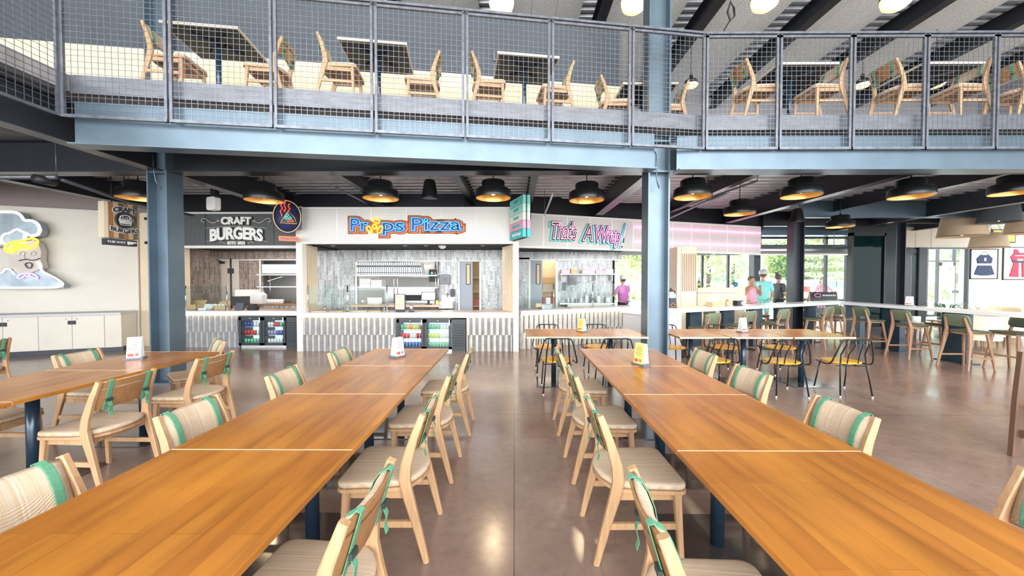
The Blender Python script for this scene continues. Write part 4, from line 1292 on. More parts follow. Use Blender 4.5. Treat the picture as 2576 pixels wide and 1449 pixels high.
# --- inner walls of the stalls
YI = 10.0
def wall_bits(bits, Y, th, mt_, nm):
    m_ = MB()
    for u0, u1, za, zb_ in bits: m_.box((X(u0, Y), Y, za), (X(u1, Y), Y + th, zb_))
    return struct(m_.build(nm, mt_))
wall_bits([(790, 897, 0, 2.35), (897, 1290, 2.06, 2.35), (897, 1100, 0, .93), (1100, 1155, 0, 2.06), (1208, 1290, 0, 2.06)], YI, .12, 'tile_grey', 'wall_pizza_inner')
YQ = 10.3
wall_bits([(440, 532, 0, 2.35), (532, 765, 2.10, 2.35), (602, 657, 0, 2.10), (657, 765, 0, .98)], YQ, .12, 'tile_brown', 'wall_burger_inner')
struct(MB().box((X(440, 9), YB + .15, 0), (X(440, 9) + .08, YQ, 2.35)).build('wall_burger_side', 'tile_brown'))
YR = 10.9
wall_bits([(1306, 1332, 0, 2.2), (1306, 1564, 2.13, 2.37), (1400, 1540, 0, 2.13)], YR, .12, 'tile_grey', 'wall_wrap_inner')
# white trims of the openings
m_ = MB()
for u0, u1 in ((897, 1270),): m_.box((X(u0, YI) - .02, YI - .03, 2.045), (X(u1, YI), YI, 2.07))
for u in (897, 1155, 1208): m_.box((X(u, YI) - .02, YI - .03, 0), (X(u, YI) + .02, YI, 2.06))
m_.box((X(532, YQ), YQ - .03, 2.09), (X(765, YQ), YQ, 2.12)); m_.box((X(656, YQ) - .02, YQ - .03, .98), (X(656, YQ) + .02, YQ, 2.1))
m_.box((X(1306, YR), YR - .03, 2.12), (X(1564, YR), YR, 2.15))
for u in (1332, 1400): m_.box((X(u, YR) - .03, YR - .03, 0), (X(u, YR) + .03, YR, 2.13))
struct(m_.build('trim_2', 'white_paint'))
# kitchen back wall and side partitions
struct(MB().box((-9, 12.0, 0), (1.2, 12.1, 3.6)).build('wall_kitchen', 'white_paint'))
struct(MB().box((-4.66, YP + .9, 0), (-4.61, 10.0, .80)).box((-.26, 9.2, 0), (-.20, 10.0, 2.3)).build('wall_partition', 'tile_grey'))
# doors
def door(nm, u0, u1, Y, ztop, mt_, label_mat=None, win=True):
    xa_, xb_ = X(u0, Y), X(u1, Y)
    d_ = MB().box((xa_, Y, 0), (xb_, Y + .05, ztop)).build(nm, mt_); struct(d_)
    if win:
        w_ = xb_ - xa_
        MB().box((xa_ + w_ * .50, Y - .012, zat(716, Y)), (xa_ + w_ * .84, Y - .002, zat(664, Y))).build('window_frame', 'black_paint', d_)
        MB().box((xa_ + w_ * .56, Y - .016, zat(714, Y)), (xa_ + w_ * .78, Y - .012, zat(666, Y))).build('pane', 'storage_beige', d_)
    return d_
door('door_2', 1156, 1189, YI + .02, 2.05, 'door_grey')
door('door_3', 1333, 1364, YR + .02, 2.12, 'door_grey')
d4 = door('door_4', 532, 602, YQ + .03, 2.10, 'door_cream', win=False)
MB().box((X(540, YQ), YQ - .03, 2.0), (X(565, YQ), YQ + .02, 2.06)).box((X(553, YQ), YQ - .05, 2.06), (X(557, YQ), YQ, 2.09)).build('door_closer', 'black_paint', d4)
# storage glimpsed through the gaps: shelving with cartons
for u0, u1, Y, lb in ((1190, 1207, 10.5, 'beige storage rack glimpsed beside the grey door of the pizza stall'), (1366, 1398, 11.4, 'beige storage rack glimpsed beside the grey door of the wrap stall')):
    xa_, xb_ = X(u0, Y), X(u1, Y)
    e = empty('storage_rack', (xa_, Y, 0), 0, lb, 'rack')
    MB().box((-.3, .5, 0), (xb_ - xa_ + .3, .55, 2.3)).build('back_panel', 'storage_beige', e)
    m_ = MB()
    for z_ in (.35, .8, 1.2, 1.6): m_.box((-.1, 0, z_), (xb_ - xa_ + .1, .4, z_ + .03))
    m_.build('shelves', 'storage_beige', e)
    for k in range(3):
        c = MB().box((0, .05, 0), (xb_ - xa_, .35, .2)).build('carton', ['cardboard', 'terracotta_box', 'cardboard'][k], None, (xa_, Y, [.381, .831, 1.231][k]))
        tag(c, ['lowest', 'reddish middle', 'upper'][k] + (' carton on the rack by the pizza stall door' if u0 < 1300 else ' carton on the rack by the wrap stall door'), 'box')
# warm and cool kitchen lights
for (x_, y_, e_, c_) in ((-6.2, 9.4, 14, (1, .86, .72)), (-3.2, 9.0, 7, (.95, .98, 1)), (-1.2, 9.0, 7, (.95, .98, 1)), (1.8, 10.2, 8, (.95, .98, 1)), (4.4, 11.3, 9, (1, .95, .9))):
    lamp('stall_downlight', 'AREA', (x_, y_, 2.33), e_, c_, shape='RECTANGLE', size=1.6, size_y=.5)
for (x_, y_, e_) in ((-4.8, 11.2, 5), (-2.8, 11.2, 7), (-1.0, 11.3, 8), (1.0, 11.5, 8)):
    lamp('kitchen_light', 'AREA', (x_, y_, 2.32), e_, (1, .95, .88), shape='SQUARE', size=.8)
# round recessed downlights
for k, (u, Y) in enumerate(((838, 8.8), (1020, 8.8), (1072, 8.8), (1214, 8.8), (670, 9.1), (1370, 9.6), (1480, 10.0))):
    xx = X(u, Y); zz_ = 2.34 if Y == 9.1 else (2.36 if Y < 9.5 else 2.37)
    o = MB().lathe([(.05, -.012), (.055, 0), (.03, -.004)], 14).build('downlight', 'chrome', None, (xx, Y, zz_))
    tag(o, ['recessed downlight at the left of the pizza soffit', 'recessed downlight at the middle of the pizza soffit', 'recessed downlight left of the white smoke detector', 'recessed downlight at the right of the pizza soffit', 'recessed downlight in the burger soffit', 'recessed downlight at the left of the wrap soffit', 'recessed downlight at the right of the wrap soffit'][k], 'downlight', 'recessed downlights')
for u, Y, z_, lb in ((1113, 8.8, 2.36, 'white dome smoke detector under the pizza sign'), (1795, 10.9, 2.37, 'small white dome camera under the pink neon lines')):
    tag(MB().lathe([(.09, 0), (.09, -.03), (.06, -.06), (.03, -.08), (0, -.085)], 16).build('dome_detector', 'white_paint', None, (X(u, Y), Y, z_)), lb, 'detector')

# --- drinks fridges with cans
def can_mesh(mt_): return MB().lathe([(.024, 0), (.030, .006), (.030, .095), (.024, .105), (.024, .108)], 12).build('drink_can', mt_)
for nm, c_ in (('can_red', (.55, .02, .03)), ('can_blue', (.03, .07, .35)), ('can_green', (.12, .45, .25)), ('can_white', (.75, .75, .75)), ('can_purple', (.32, .25, .50)), ('can_orange', (.80, .35, .05)), ('can_lime', (.55, .62, .10))):
    mat(nm, c_, rough=.25, metal=.4)
CANS = {}
def can(x, y, z, mt_, label):
    if mt_ not in CANS: CANS[mt_] = can_mesh(mt_); o = CANS[mt_]
    else: o = CANS[mt_].copy(); C.objects.link(o)
    o.location = (x, y, z); tag(o, label, 'can', 'drink cans in the fridges')
def fridge(u0, u1, Yf, label, rows, which):
    xa_, xb_ = X(u0, Yf), X(u1, Yf); w_ = xb_ - xa_; h0, h1 = .05, .70
    e = empty('drinks_fridge', (xa_, Yf, 0), 0, label, 'fridge')
    dw = w_ * .40; cw = w_ - 2 * dw
    b_ = MB(); b_.box((0, .02, 0), (w_, .055, .05)); b_.box((0, .0, h1), (w_, .05, ZC - .09)); b_.box((0, .45, 0), (w_, .5, h1)); b_.box((0, .02, .05), (w_, .5, .07)); b_.box((0, .02, .68), (w_, .5, .72)); b_.box((2 * dw, 0, 0), (w_, .5, h1 + .02)); b_.box((-.01, .02, .05), (.01, .5, .7)); b_.box((dw - .01, .02, .05), (dw + .01, .5, .7))
    b_.build('cabinet', 'fridge_black', e)
    MB().box((.02, .43, .08), (2 * dw - .02, .45, .68)).build('lit_back', 'fridge_inside', e)
    m_ = MB(); 
    for k in range(9): m_.box((2 * dw + .03, -.006, .12 + k * .055), (w_ - .03, 0, .135 + k * .055))
    m_.build('louvres', 'black_paint', e)
    MB().box((.05, -.01, .0), (2 * dw, .02, .045)).build('kick_strip', 'brushed_steel', e)
    for s_ in (0, 1):
        a, b2 = s_ * dw + .006, (s_ + 1) * dw - .006; f = .055
        d_ = MB(); d_.box((a, -.03, h0), (a + f, .01, h1)); d_.box((b2 - f, -.03, h0), (b2, .01, h1)); d_.box((a, -.03, h0), (b2, .01, h0 + f)); d_.box((a, -.03, h1 - f * 1.3), (b2, .01, h1))
        d_ = d_.build('door', 'fridge_black', e)
        MB().box((a + f, -.012, h0 + f), (b2 - f, -.006, h1 - f)).build('pane', 'clear_glass', d_)
        MB().box((b2 - .05, -.045, h1 - .13), (b2 - .028, -.03, h1 - .005)).build('handle', 'chrome', d_)
        MB().lathe([(.014, 0), (.014, .006)], 10, Matrix.Translation(((a + b2) / 2, -.03, h1 - .03)) @ Matrix.Rotation(PI / 2, 4, 'X')).build('lock', 'chrome', d_)
        zs = (.075, .27, .465)
        m_ = MB()
        for z_ in zs: m_.box((a + .01, .04, z_), (b2 - .01, .42, z_ + .008))
        m_.build('shelves', 'chrome', e)
        iw = (b2 - a - .10); n_ = max(4, int(iw / .066))
        for r_, z_ in enumerate(zs):
            cols = rows[s_][r_]
            for k in range(n_):
                mt_ = cols[k * len(cols) // n_]
                can(xa_ + a + .05 + iw * (k + .5) / n_, Yf + .085, z_ + .008, mt_, f'{mt_[4:]} drink can, {["bottom", "middle", "top"][r_]} shelf behind the {["left", "right"][s_]} fridge door of the {which} counter')
    return e
fridge(600, 748, YB - .04, 'black two-door drinks fridge built into the burger counter', [[['can_green'], ['can_red', 'can_red', 'can_white'], ['can_blue', 'can_white']], [['can_white'], ['can_purple', 'can_blue'], ['can_white', 'can_red', 'can_green']]], 'burger')
fridge(997, 1171, YP - .04, 'black two-door drinks fridge built into the pizza counter', [[['can_blue'], ['can_red', 'can_white', 'can_red'], ['can_green', 'can_orange', 'can_lime', 'can_red']], [['can_green'], ['can_lime', 'can_white'], ['can_green', 'can_white']]], 'pizza')
# menu sheets beside the pizza fridge louvres are part of its grille

# --- glass sneeze guards
def guard(u0, u1, Y, vtop, label, posts, z0=ZC, Ys=None):
    Yb = Ys or Y; xa_, xb_ = X(u0, Y), X(u1, Yb)
    d = Vector((xb_ - xa_, Yb - Y, 0)); L = d.length
    e = empty('glass_guard', (xa_, Y, z0), math.atan2(d.y, d.x), label, 'glass screen')
    h = zat(vtop, (Y + Yb) / 2) - z0
    MB().box((0, -.004, .02), (L, .004, h)).build('pane', 'clear_glass', e)
    for k in range(posts):
        x_ = L * k / max(1, posts - 1); m_ = MB(); m_.cyl((x_, -.02, 0), (x_, -.02, h + .01), .013, 10)
        m_.cyl((x_, -.02, 0), (x_, -.02, .012), .03, 12); m_.build('post', 'chrome', e)
guard(775, 874, YP + .1, 719, 'left glass screen on the pizza counter', 2)
guard(876, 974, YP + .1, 719, 'middle glass screen on the pizza counter, left of the framed menu', 2)
guard(468, 572, YB + .1, 720, 'glass screen on the burger counter, boxes behind it', 2)
for ua, ub, lb in ((1306, 1392, 'left'), (1394, 1490, 'middle'), (1492, 1580, 'right')):
    s_ = lambda u: ((u - 1306) / (1610 - 1306))
    def onc(u, off=-.12):
        t = (u - 1293.4) / 944; P = Vector((*wcp, 0)); Q = Vector((*wcq, 0)); d = (Q - P).normalized(); sl = d.y / d.x; P = P + Vector((-d.y, d.x, 0)) * (-off); X_ = t * (P.y - sl * P.x) / (1 - sl * t); return X_, P.y + sl * (X_ - P.x)
    a = onc(ua); b_ = onc(ub); d = Vector((b_[0] - a[0], b_[1] - a[1], 0)); L = d.length
    e = empty('glass_guard', (a[0], a[1], ZC + .02), math.atan2(d.y, d.x), f'{lb} glass screen along the wrap counter', 'glass screen')
    h = zat(716, a[1]) - ZC
    MB().box((0, -.004, .02), (L, .004, .60)).build('pane', 'clear_glass', e)
    MB().cyl((L, -.02, 0), (L, -.02, .61), .013, 10).build('post', 'chrome', e)
# ================================================================ THINGS ON AND BEHIND THE COUNTERS
def thing(mb, name, mt_, loc, label, cat, group=None, rz=0, bevel=0):
    o = mb.build(name, mt_, None, loc, rz, bevel); return tag(o, label, cat, group)
def onp(u, Y=YP + .3): return X(u, Y)
# framed menu
e = empty('framed_menu', (onp(1006, YP + .15), YP + .15, ZC), 0, 'black framed menu with yellow dish pictures standing on the pizza counter', 'sign')
MB().box((-.12, -.01, .04), (.12, .02, .40)).box((-.09, -.03, 0), (.09, .06, .045)).build('frame', 'black_paint', e)
s_ = MB().box((-.10, -.014, .06), (.10, -.01, .385)).build('sheet', 'paper_white', e)
for k, (a, b_) in enumerate(((-.02, .33), (.03, .25), (-.03, .17), (.0, .11))): MB().lathe([(.045, 0), (.04, .002)], 12, Matrix.Translation((a, -.015, b_)) @ Matrix.Rotation(PI / 2, 4, 'X') @ Matrix.Diagonal((1.2, .6, 1, 1))).build('dish_picture', 'paper_yellow', s_)
# card reader
e = empty('card_reader', (onp(1034, YP + .15), YP + .15, ZC), 0, 'small dark card reader beside the framed menu', 'card reader')
MB().box((-.05, -.03, 0), (.05, .06, .025)).build('base', 'black_paint', e)
MB().sweep([(0, .0, .02), (0, .03, .17)], (.07, .02)).build('handset', 'screen_dark', e)
MB().box((-.025, -.012, .08), (.025, .0, .14)).build('display', 'screen_lit', e)
# till screen
def till(x, y, z, rz, label, lit=True):
    e = empty('till_screen', (x, y, z), rz, label, 'till')
    MB().box((-.08, -.06, 0), (.08, .08, .015)).sweep([(0, .02, .01), (0, .05, .14)], (.06, .03)).build('stand', 'black_paint', e)
    MB().add([(-.19, .0, .10), (.19, .0, .10), (.19, .07, .32), (-.19, .07, .32), (-.19, .02, .095), (.19, .02, .095), (.19, .09, .315), (-.19, .09, .315)], [(0, 1, 2, 3), (7, 6, 5, 4), (0, 4, 5, 1), (3, 2, 6, 7), (0, 3, 7, 4), (1, 5, 6, 2)]).build('casing', 'black_paint', e)
    if lit: MB().add([(-.17, -.001, .115), (.17, -.001, .115), (.17, .061, .305), (-.17, .061, .305)], [(0, 1, 2, 3)]).build('screen', 'screen_lit', e)
    return e
till(X(1077, 9.5), 9.5, .93, 0, 'angled till screen in the pizza kitchen, bluish display')
till(X(603, YB + .3), YB + .3, ZC, .5, 'dark till screen seen from behind on the burger counter', False)
# worktop the till stands on inside the pizza stall
struct(MB().box((X(897, 9.7), 9.3, .88), (X(1112, 9.7), 10.0, .93)).build('slab_shelf', 'counter_wood'))
# shelves of the pass-through with pizza boxes
e = empty('steel_shelving', (X(990, 9.9), 9.9, 0), 0, 'steel shelving over the pizza kitchen pass, full of white boxes', 'shelving')
sx0, sx1 = X(900, 9.9) - e.location.x, X(1104, 9.9) - e.location.x
m_ = MB()
for z_ in (zat(692, 9.9), zat(722, 9.9)): m_.box((X(968, 9.9) - e.location.x if z_ < 1.6 else sx0, -.25, z_ - .03), (sx1, .2, z_))
m_.build('shelves', 'brushed_steel', e)
m_ = MB()
for u in (991, 1000, 1096, 1103): xx = X(u, 9.9) - e.location.x; m_.cyl((xx, 0, .93), (xx, 0, 2.04), .012, 8)
m_.build('uprights', 'chrome', e)
BX = None
def pbox(x, y, z, rx, label, size=(.035, .34, .34)):
    global BX
    if BX is None:
        BX = empty('pizza_box', (0, 0, 0)); MB().box((-.015, -.17, 0), (.015, .17, .32)).build('carton', 'paper_white', BX)
        MB().box((-.0155, -.172, .05), (.0155, -.1705, .07)).box((-.0155, -.172, .2), (.0155, -.1705, .25)).build('print', 'sign_dark', BX)
    o = place(BX, (x, y, z), 0, label, 'box', 'pizza boxes on the kitchen shelf'); o.rotation_euler = (0, rx, 0)
zs_ = zat(692, 9.9)
for k in range(31):
    u = 906 + k * 5.3
    pbox(X(u, 9.85), 9.85, zs_, (0 if k < 25 else -.16), 'white pizza box standing on edge in the long row on the kitchen shelf' )
fl = 0
for c_, (u, n__) in enumerate(((928, 6), (956, 5))):
    for k in range(n__):
        o = MB().box((-.145, -.16, 0), (.145, .16, .036)).build('pizza_box', 'paper_white', None, (X(u - 4, 10.15), 10.15, zat(722, 10.1) - .0 + k * .038))
        tag(o, f'flat white pizza box, number {k + 1} up the {["left", "right"][c_]} stack under the shelf', 'box', 'flat pizza boxes')
struct(MB().box((X(900, 10.15), 9.98, zat(722, 10.1) - .02), (X(975, 10.15), 10.33, zat(722, 10.1))).build('slab_shelf', 'brushed_steel'))
# oven hood and steel oven behind
e = empty('pizza_oven', (X(1030, 10.9), 10.9, 0), 0, 'brushed steel pizza oven with hood behind the pass', 'oven')
MB().box((-.75, 0, .5), (.75, .9, 1.32)).build('body', 'brushed_steel', e, bevel=.02)
MB().box((-.45, -.02, .95), (.45, .01, 1.12)).build('mouth', 'black_paint', e)
MB().add([(-.8, -.2, 1.62), (.8, -.2, 1.62), (.8, .9, 1.62), (-.8, .9, 1.62), (-.7, .1, 2.0), (.7, .1, 2.0), (.7, .9, 2.0), (-.7, .9, 2.0)], [(3, 2, 1, 0), (4, 5, 6, 7), (0, 1, 5, 4), (1, 2, 6, 5), (2, 3, 7, 6), (3, 0, 4, 7)]).build('hood', 'white_paint', e)
MB().box((.62, -.22, 1.5), (.85, -.2, 1.85)).build('control_box', 'sign_dark', e)
MB().box((.68, -.235, 1.72), (.73, -.22, 1.78)).build('green_lamp', 'neon_teal', e); MB().box((.76, -.235, 1.72), (.81, -.22, 1.78)).build('orange_lamp', 'sign_orange', e)
# towel dispensers, soap, sink
def dispenser(u, v0, v1, Y, label, w=.24):
    za, zb_ = zat(v1, Y), zat(v0, Y); e = empty('towel_dispenser', (X(u, Y), Y, za), 0, label, 'dispenser')
    MB().prism_y([(a, b_ + (zb_ - za) / 2) for a, b_ in rrect(w, zb_ - za, .05)], -.16, 0).build('case', 'screen_dark', e)
    MB().box((-w * .2, -.168, .10), (w * .2, -.16, (zb_ - za) * .7)).build('window', 'menu_base', e)
    MB().box((-w * .35, -.10, -.03), (w * .35, -.09, .02)).build('paper_towel', 'paper_white', e)
dispenser(1122, 690, 716, YI, 'black towel dispenser on grey tiles above the steel sink')
dispenser(1438, 692, 718, YR, 'black towel dispenser on the tiled wall of the wrap stall')
for u, v, Y, lb in ((1139, 737, YI, 'dark soap dispenser right of the pizza stall sink'), (1419, 721, YR, 'dark soap dispenser below the towel dispenser of the wrap stall')):
    thing(MB().prism_y([(a, b_) for a, b_ in rrect(.10, .22, .035)], -.1, 0), 'soap_dispenser', 'sign_dark', (X(u, Y), Y, zat(v, Y)), lb, 'dispenser')
e = empty('hand_sink', (X(1127, YI), YI, 0), 0, 'small steel hand sink on the tiled wall of the pizza stall', 'sink')
MB().box((-.18, -.35, .82), (.18, 0, .99)).build('basin', 'brushed_steel', e)
MB().box((-.18, -.03, .99), (.18, 0, 1.14)).build('splashback', 'brushed_steel', e)
MB().tube([(0, -.03, 1.08), (0, -.08, 1.2), (0, -.16, 1.2), (0, -.18, 1.12)], .012, 8).build('tap', 'chrome', e)
MB().tube([(0, -.15, .82), (0, -.15, .7), (.05, -.1, .62), (.1, 0, .6)], .02, 8).build('trap', 'chrome', e)
thing(MB().box((-.03, -.005, -.04), (.03, 0, .04)), 'notice', 'paper_white', (X(1140, YI), YI - .002, zat(708, YI)), 'small white notice on the tiles left of the grey door', 'notice')
thing(MB().box((-.05, -.005, -.03), (.05, 0, .03)), 'notice', 'paper_white', (X(1319, YR), YR - .002, zat(705, YR)), 'small white notice on tiles at the left of the wrap stall', 'notice')
thing(MB().box((-.05, -.005, -.06), (.05, 0, .06)), 'notice', 'paper_white', (X(1420, YR), YR - .002, zat(703, YR)), 'white sheet beside the towel dispenser of the wrap stall', 'notice')
# yellow block on the pizza worktop
thing(MB().box((-.035, -.03, 0), (.035, .03, .10)), 'sticky_note_pad', 'paper_yellow', (X(1100, 9.6), 9.6, .93), 'yellow note block beside the till screen', 'note pad')
# pans / cake stands behind the left guard
def cake_stand(u, label):
    Y = YP + .45; e = empty('cake_stand', (X(u, Y), Y, ZC), 0, label, 'cake stand', 'steel cake stands behind the pizza glass')
    MB().lathe([(.07, 0), (.06, .01), (.015, .03), (.015, .10), (.05, .12), (.10, .125), (.10, .135), (0, .135)], 20).build('stand', 'chrome', e)
cake_stand(817, 'low steel cake stand behind the left glass screen'); cake_stand(966, 'low steel cake stand at the right end of the middle glass screen')
for k, (u, w_, c_) in enumerate(((805, .34, 'counter_wood'), (850, .30, 'cardboard'), (905, .36, 'counter_wood'), (945, .28, 'cardboard'))):
    thing(MB().prism([(a, b_) for a, b_ in rrect(w_, .22, .03)], 0, .018), 'serving_board', c_, (X(u, YP + .3), YP + .3, ZC - .003), ['leftmost', 'second', 'third', 'rightmost'][k] + ' wooden board lying behind the pizza glass screens', 'board', 'wooden serving boards')
thing(MB().lathe([(.05, 0), (.07, .1), (.05, .12)], 14), 'steel_container', 'brushed_steel', (X(912, 9.6), 9.6, .93), 'steel container on the pizza kitchen worktop', 'container')
for k in range(7):
    thing(MB().lathe([(.035, 0), (.042, .16), (.04, .165)], 10), 'paper_cup_stack', 'paper_white', (X(927 + k * 5, 9.75), 9.75, .93), f'stack of white paper cups, number {k + 1} from the left behind the pizza glass', 'cups', 'stacks of white cups')
# burger stall goods
def carton_open(x, y, z, w, d, h, mt_, label, rz=0):
    m_ = MB(); t = .008
    m_.box((-w / 2, -d / 2, 0), (w / 2, d / 2, t)); m_.box((-w / 2, -d / 2, 0), (w / 2, -d / 2 + t, h)); m_.box((-w / 2, d / 2 - t, 0), (w / 2, d / 2, h)); m_.box((-w / 2, -d / 2, 0), (-w / 2 + t, d / 2, h)); m_.box((w / 2 - t, -d / 2, 0), (w / 2, d / 2, h))
    e = empty('cardboard_box', (x, y, z), rz, label, 'box'); m_.build('carton', mt_, e)
    f = MB(); f.bar((-w / 2, -d / 2, h), (-w / 2 - .08, -d / 2, h + .05), d * .02, .006); f.add([(-w / 2, d / 2, h), (w / 2, d / 2, h), (w / 2 + .02, d / 2 + .06, h + .09), (-w / 2 - .02, d / 2 + .06, h + .09)], [(0, 1, 2, 3), (3, 2, 1, 0)]); f.build('flap', mt_, e)
    return e
carton_open(X(484, 8.95), 8.97, ZC - .003, .34, .26, .13, 'cardboard', 'open cardboard box at the left end of the burger counter')
carton_open(X(556, 8.85), 8.87, ZC - .003, .30, .16, .11, 'cardboard', 'tan cardboard box of cups behind the burger glass screen')
carton_open(X(515, 8.85), 8.85, ZC - .003, .22, .18, .05, 'paper_white', 'flat white tray of packets on the burger counter')
for k in range(6):
    thing(MB().lathe([(.03, 0), (.037, .13), (.035, .135)], 10), 'paper_cup', 'paper_white', (X(545 + (k % 3) * 9, 8.87), 8.84 + (k // 3) * .07, ZC + .007), ['front left', 'front middle', 'front right', 'rear left', 'rear middle', 'rear right'][k] + ' white cup stack standing in the tan box', 'cup', 'white cups in the burger box')
thing(MB().sweep([(0, 0, 0), (0, .06, .17)], (.18, .015)), 'menu_holder', 'menu_base', (X(596, YB + .05), YB + .08, ZC), 'grey angled card holder in front of the dark till', 'card holder')
thing(MB().prism_y([(-.1, 0), (.1, 0), (.11, .06), (.04, .14), (-.06, .10)], 0, .14), 'receipt_printer', 'black_paint', (X(630, YB + .2), YB + .2, ZC), 'black receipt printer right of the dark till', 'printer')
e = empty('pole_camera', (X(581, 9.6), 9.6, 0), 0, 'thin black pole with a box, in front of the cream kitchen door', 'pole')
MB().cyl((0, 0, 0), (0, 0, 2.1), .02, 8).build('pole', 'black_paint', e); MB().box((-.05, -.05, 1.72), (.05, .04, 1.85)).build('box', 'black_paint', e)
struct(MB().box((X(620, 9.9), 9.55, .90), (X(765, 9.9), 10.3, .94)).build('slab_shelf', 'chair_back_wood'))
struct(MB().box((X(636, 9.9), 9.62, 0), (X(765, 9.9), 9.72, .90)).build('wall_burger_lower', 'tile_grey'))
thing(MB().box((-.26, -.2, 0), (.26, .2, .36)), 'white_appliance', 'white_paint', (X(631, 9.9), 9.85, .94), 'white boxy kitchen appliance on the burger kitchen worktop', 'appliance', bevel=.02)
e = empty('steel_shelving', (X(700, 10.1), 10.1, 0), 0, 'steel shelving with hanging order papers in the burger kitchen', 'shelving')
m_ = MB()
for v in (690, 720): z_ = zat(v, 10.1); m_.box((X(657, 10.1) - e.location.x, -.2, z_ - .03), (X(762, 10.1) - e.location.x, .15, z_))
m_.build('shelves', 'brushed_steel', e)
m_ = MB()
for u in (660, 679): xx = X(u, 10.1) - e.location.x; m_.cyl((xx, 0, .94), (xx, 0, 1.7), .012, 8)
m_.build('uprights', 'chrome', e)
for k in range(6):
    thing(MB().box((-.095, -.003, 0), (.095, .003, .25)), 'order_sheet', 'paper_white', (X(668 + k * 17, 10.2), 10.2, zat(688, 10.2)), f'pale hanging sheet, number {k + 1} from the left above the burger pass', 'sheet', 'hanging sheets above the burger pass')
thing(MB().sweep([(-.2, 0, 0), (.2, 0, .12)], (.2, .02), side=(0, 1, 0)), 'steel_scoop_tray', 'chrome', (X(697, 10.0), 10.0, 1.52), 'tilted steel tray on the burger kitchen shelf', 'tray')
thing(MB().prism_y([(-.12, 0), (.12, 0), (.13, .22), (.04, .30), (-.14, .26)], -.1, .1), 'paper_bag_stack', 'paper_white', (X(656, 9.8), 9.75, .94), 'pale paper bags on the burger kitchen worktop', 'bags')
for k in range(5):
    thing(MB().lathe([(.04, 0), (.055, .05), (.05, .10), (0, .11)], 10), 'wrapped_burger', 'paper_white', (X(676 + k * 8, 9.85), 9.85, .94), f'wrapped parcel, number {k + 1} from the left on the burger pass', 'parcel', 'wrapped parcels on the burger pass')
thing(MB().box((-.06, -.02, -.06), (.06, 0, .06)), 'wall_speaker', 'white_paint', (X(498, YQ), YQ - .002, zat(655, YQ)), 'small white box high on the brown tiles of the burger stall', 'speaker')
thing(MB().box((-.05, -.005, -.04), (.05, 0, .04)), 'notice', 'paper_white', (X(522, YQ), YQ - .002, zat(709, YQ)), 'white notice on the brown tiles left of the cream door', 'notice')
# wrap stall shelf and goods
e = empty('wall_shelf', (X(1470, YR), YR, zat(689, YR)), 0, 'long white wall shelf of pink tubs in the wrap stall', 'shelf')
MB().box((X(1406, YR) - e.location.x, -.3, -.03), (X(1540, YR) - e.location.x, 0, 0)).build('shelf_board', 'white_paint', e)
m_ = MB()
for u in (1410, 1495, 1535): xx = X(u, YR) - e.location.x; m_.box((xx - .01, -.25, -.2), (xx + .01, 0, -.03))
m_.build('brackets', 'white_paint', e)
for k, (u, w_, h_, c_) in enumerate(((1420, .26, .12, 'pink_plastic'), (1441, .18, .15, 'cardboard'), (1478, .40, .11, 'pink_plastic'), (1505, .34, .10, 'pink_plastic'), (1528, .22, .13, 'paper_white'))):
    thing(MB().box((-w_ / 2, -.12, 0), (w_ / 2, .1, h_)), 'storage_tub', c_, (X(u, YR), YR - .14, zat(689, YR)), ['leftmost pink', 'second, brownish', 'third, wide pink', 'fourth, lilac pink', 'rightmost white'][k] + ' tub on the wrap stall wall shelf', 'tub', None, 0, .02)
struct(MB().box((X(1410, YR - .4), YR - .30, .86), (X(1540, YR - .1), YR, .90)).build('slab_shelf', 'brushed_steel'))
struct(MB().box((X(1430, YR - .4), YR - .28, 0), (X(1535, YR - .2), YR - .02, .86)).build('wall_wrap_low', 'white_paint'))
for k, (u, h_, r_, c_) in enumerate(((1430, .14, .03, 'paper_white'), (1440, .16, .03, 'paper_white'), (1450, .12, .035, 'chrome'), (1462, .15, .03, 'paper_white'), (1476, .22, .05, 'white_paint'), (1490, .26, .035, 'chrome'), (1506, .20, .06, 'white_paint'), (1530, .16, .07, 'white_paint'))):
    thing(MB().lathe([(r_, 0), (r_, h_ * .8), (r_ * .5, h_ * .9), (r_ * .5, h_)], 12), 'kitchen_jar', c_, (X(u, YR - .15), YR - .15, .90), ['first', 'second', 'third', 'fourth', 'fifth', 'sixth', 'seventh', 'eighth'][k] + ' container from the left on the wrap stall back bench', 'container', 'containers on the wrap back bench')
e = empty('meat_slicer', (X(1372, 9.0), 8.98, ZC + .02), .4, 'pale steel machine on the wrap counter behind the left glass', 'machine')
MB().box((-.14, -.1, 0), (.16, .12, .12)).build('base', 'brushed_steel', e, bevel=.015); MB().box((.0, -.05, .12), (.11, .0, .27)).build('plate', 'grey_panel', e); MB().box((-.28, -.06, .05), (-.14, .06, .14)).build('tray', 'counter_wood', e)
thing(MB().prism([(a, b_) for a, b_ in rrect(.9, .25, .02)], 0, .02), 'serving_board', 'counter_wood', (X(1470, 9.4), 9.50, ZC + .018), 'long wooden board lying behind the wrap glass', 'board', None, .43)
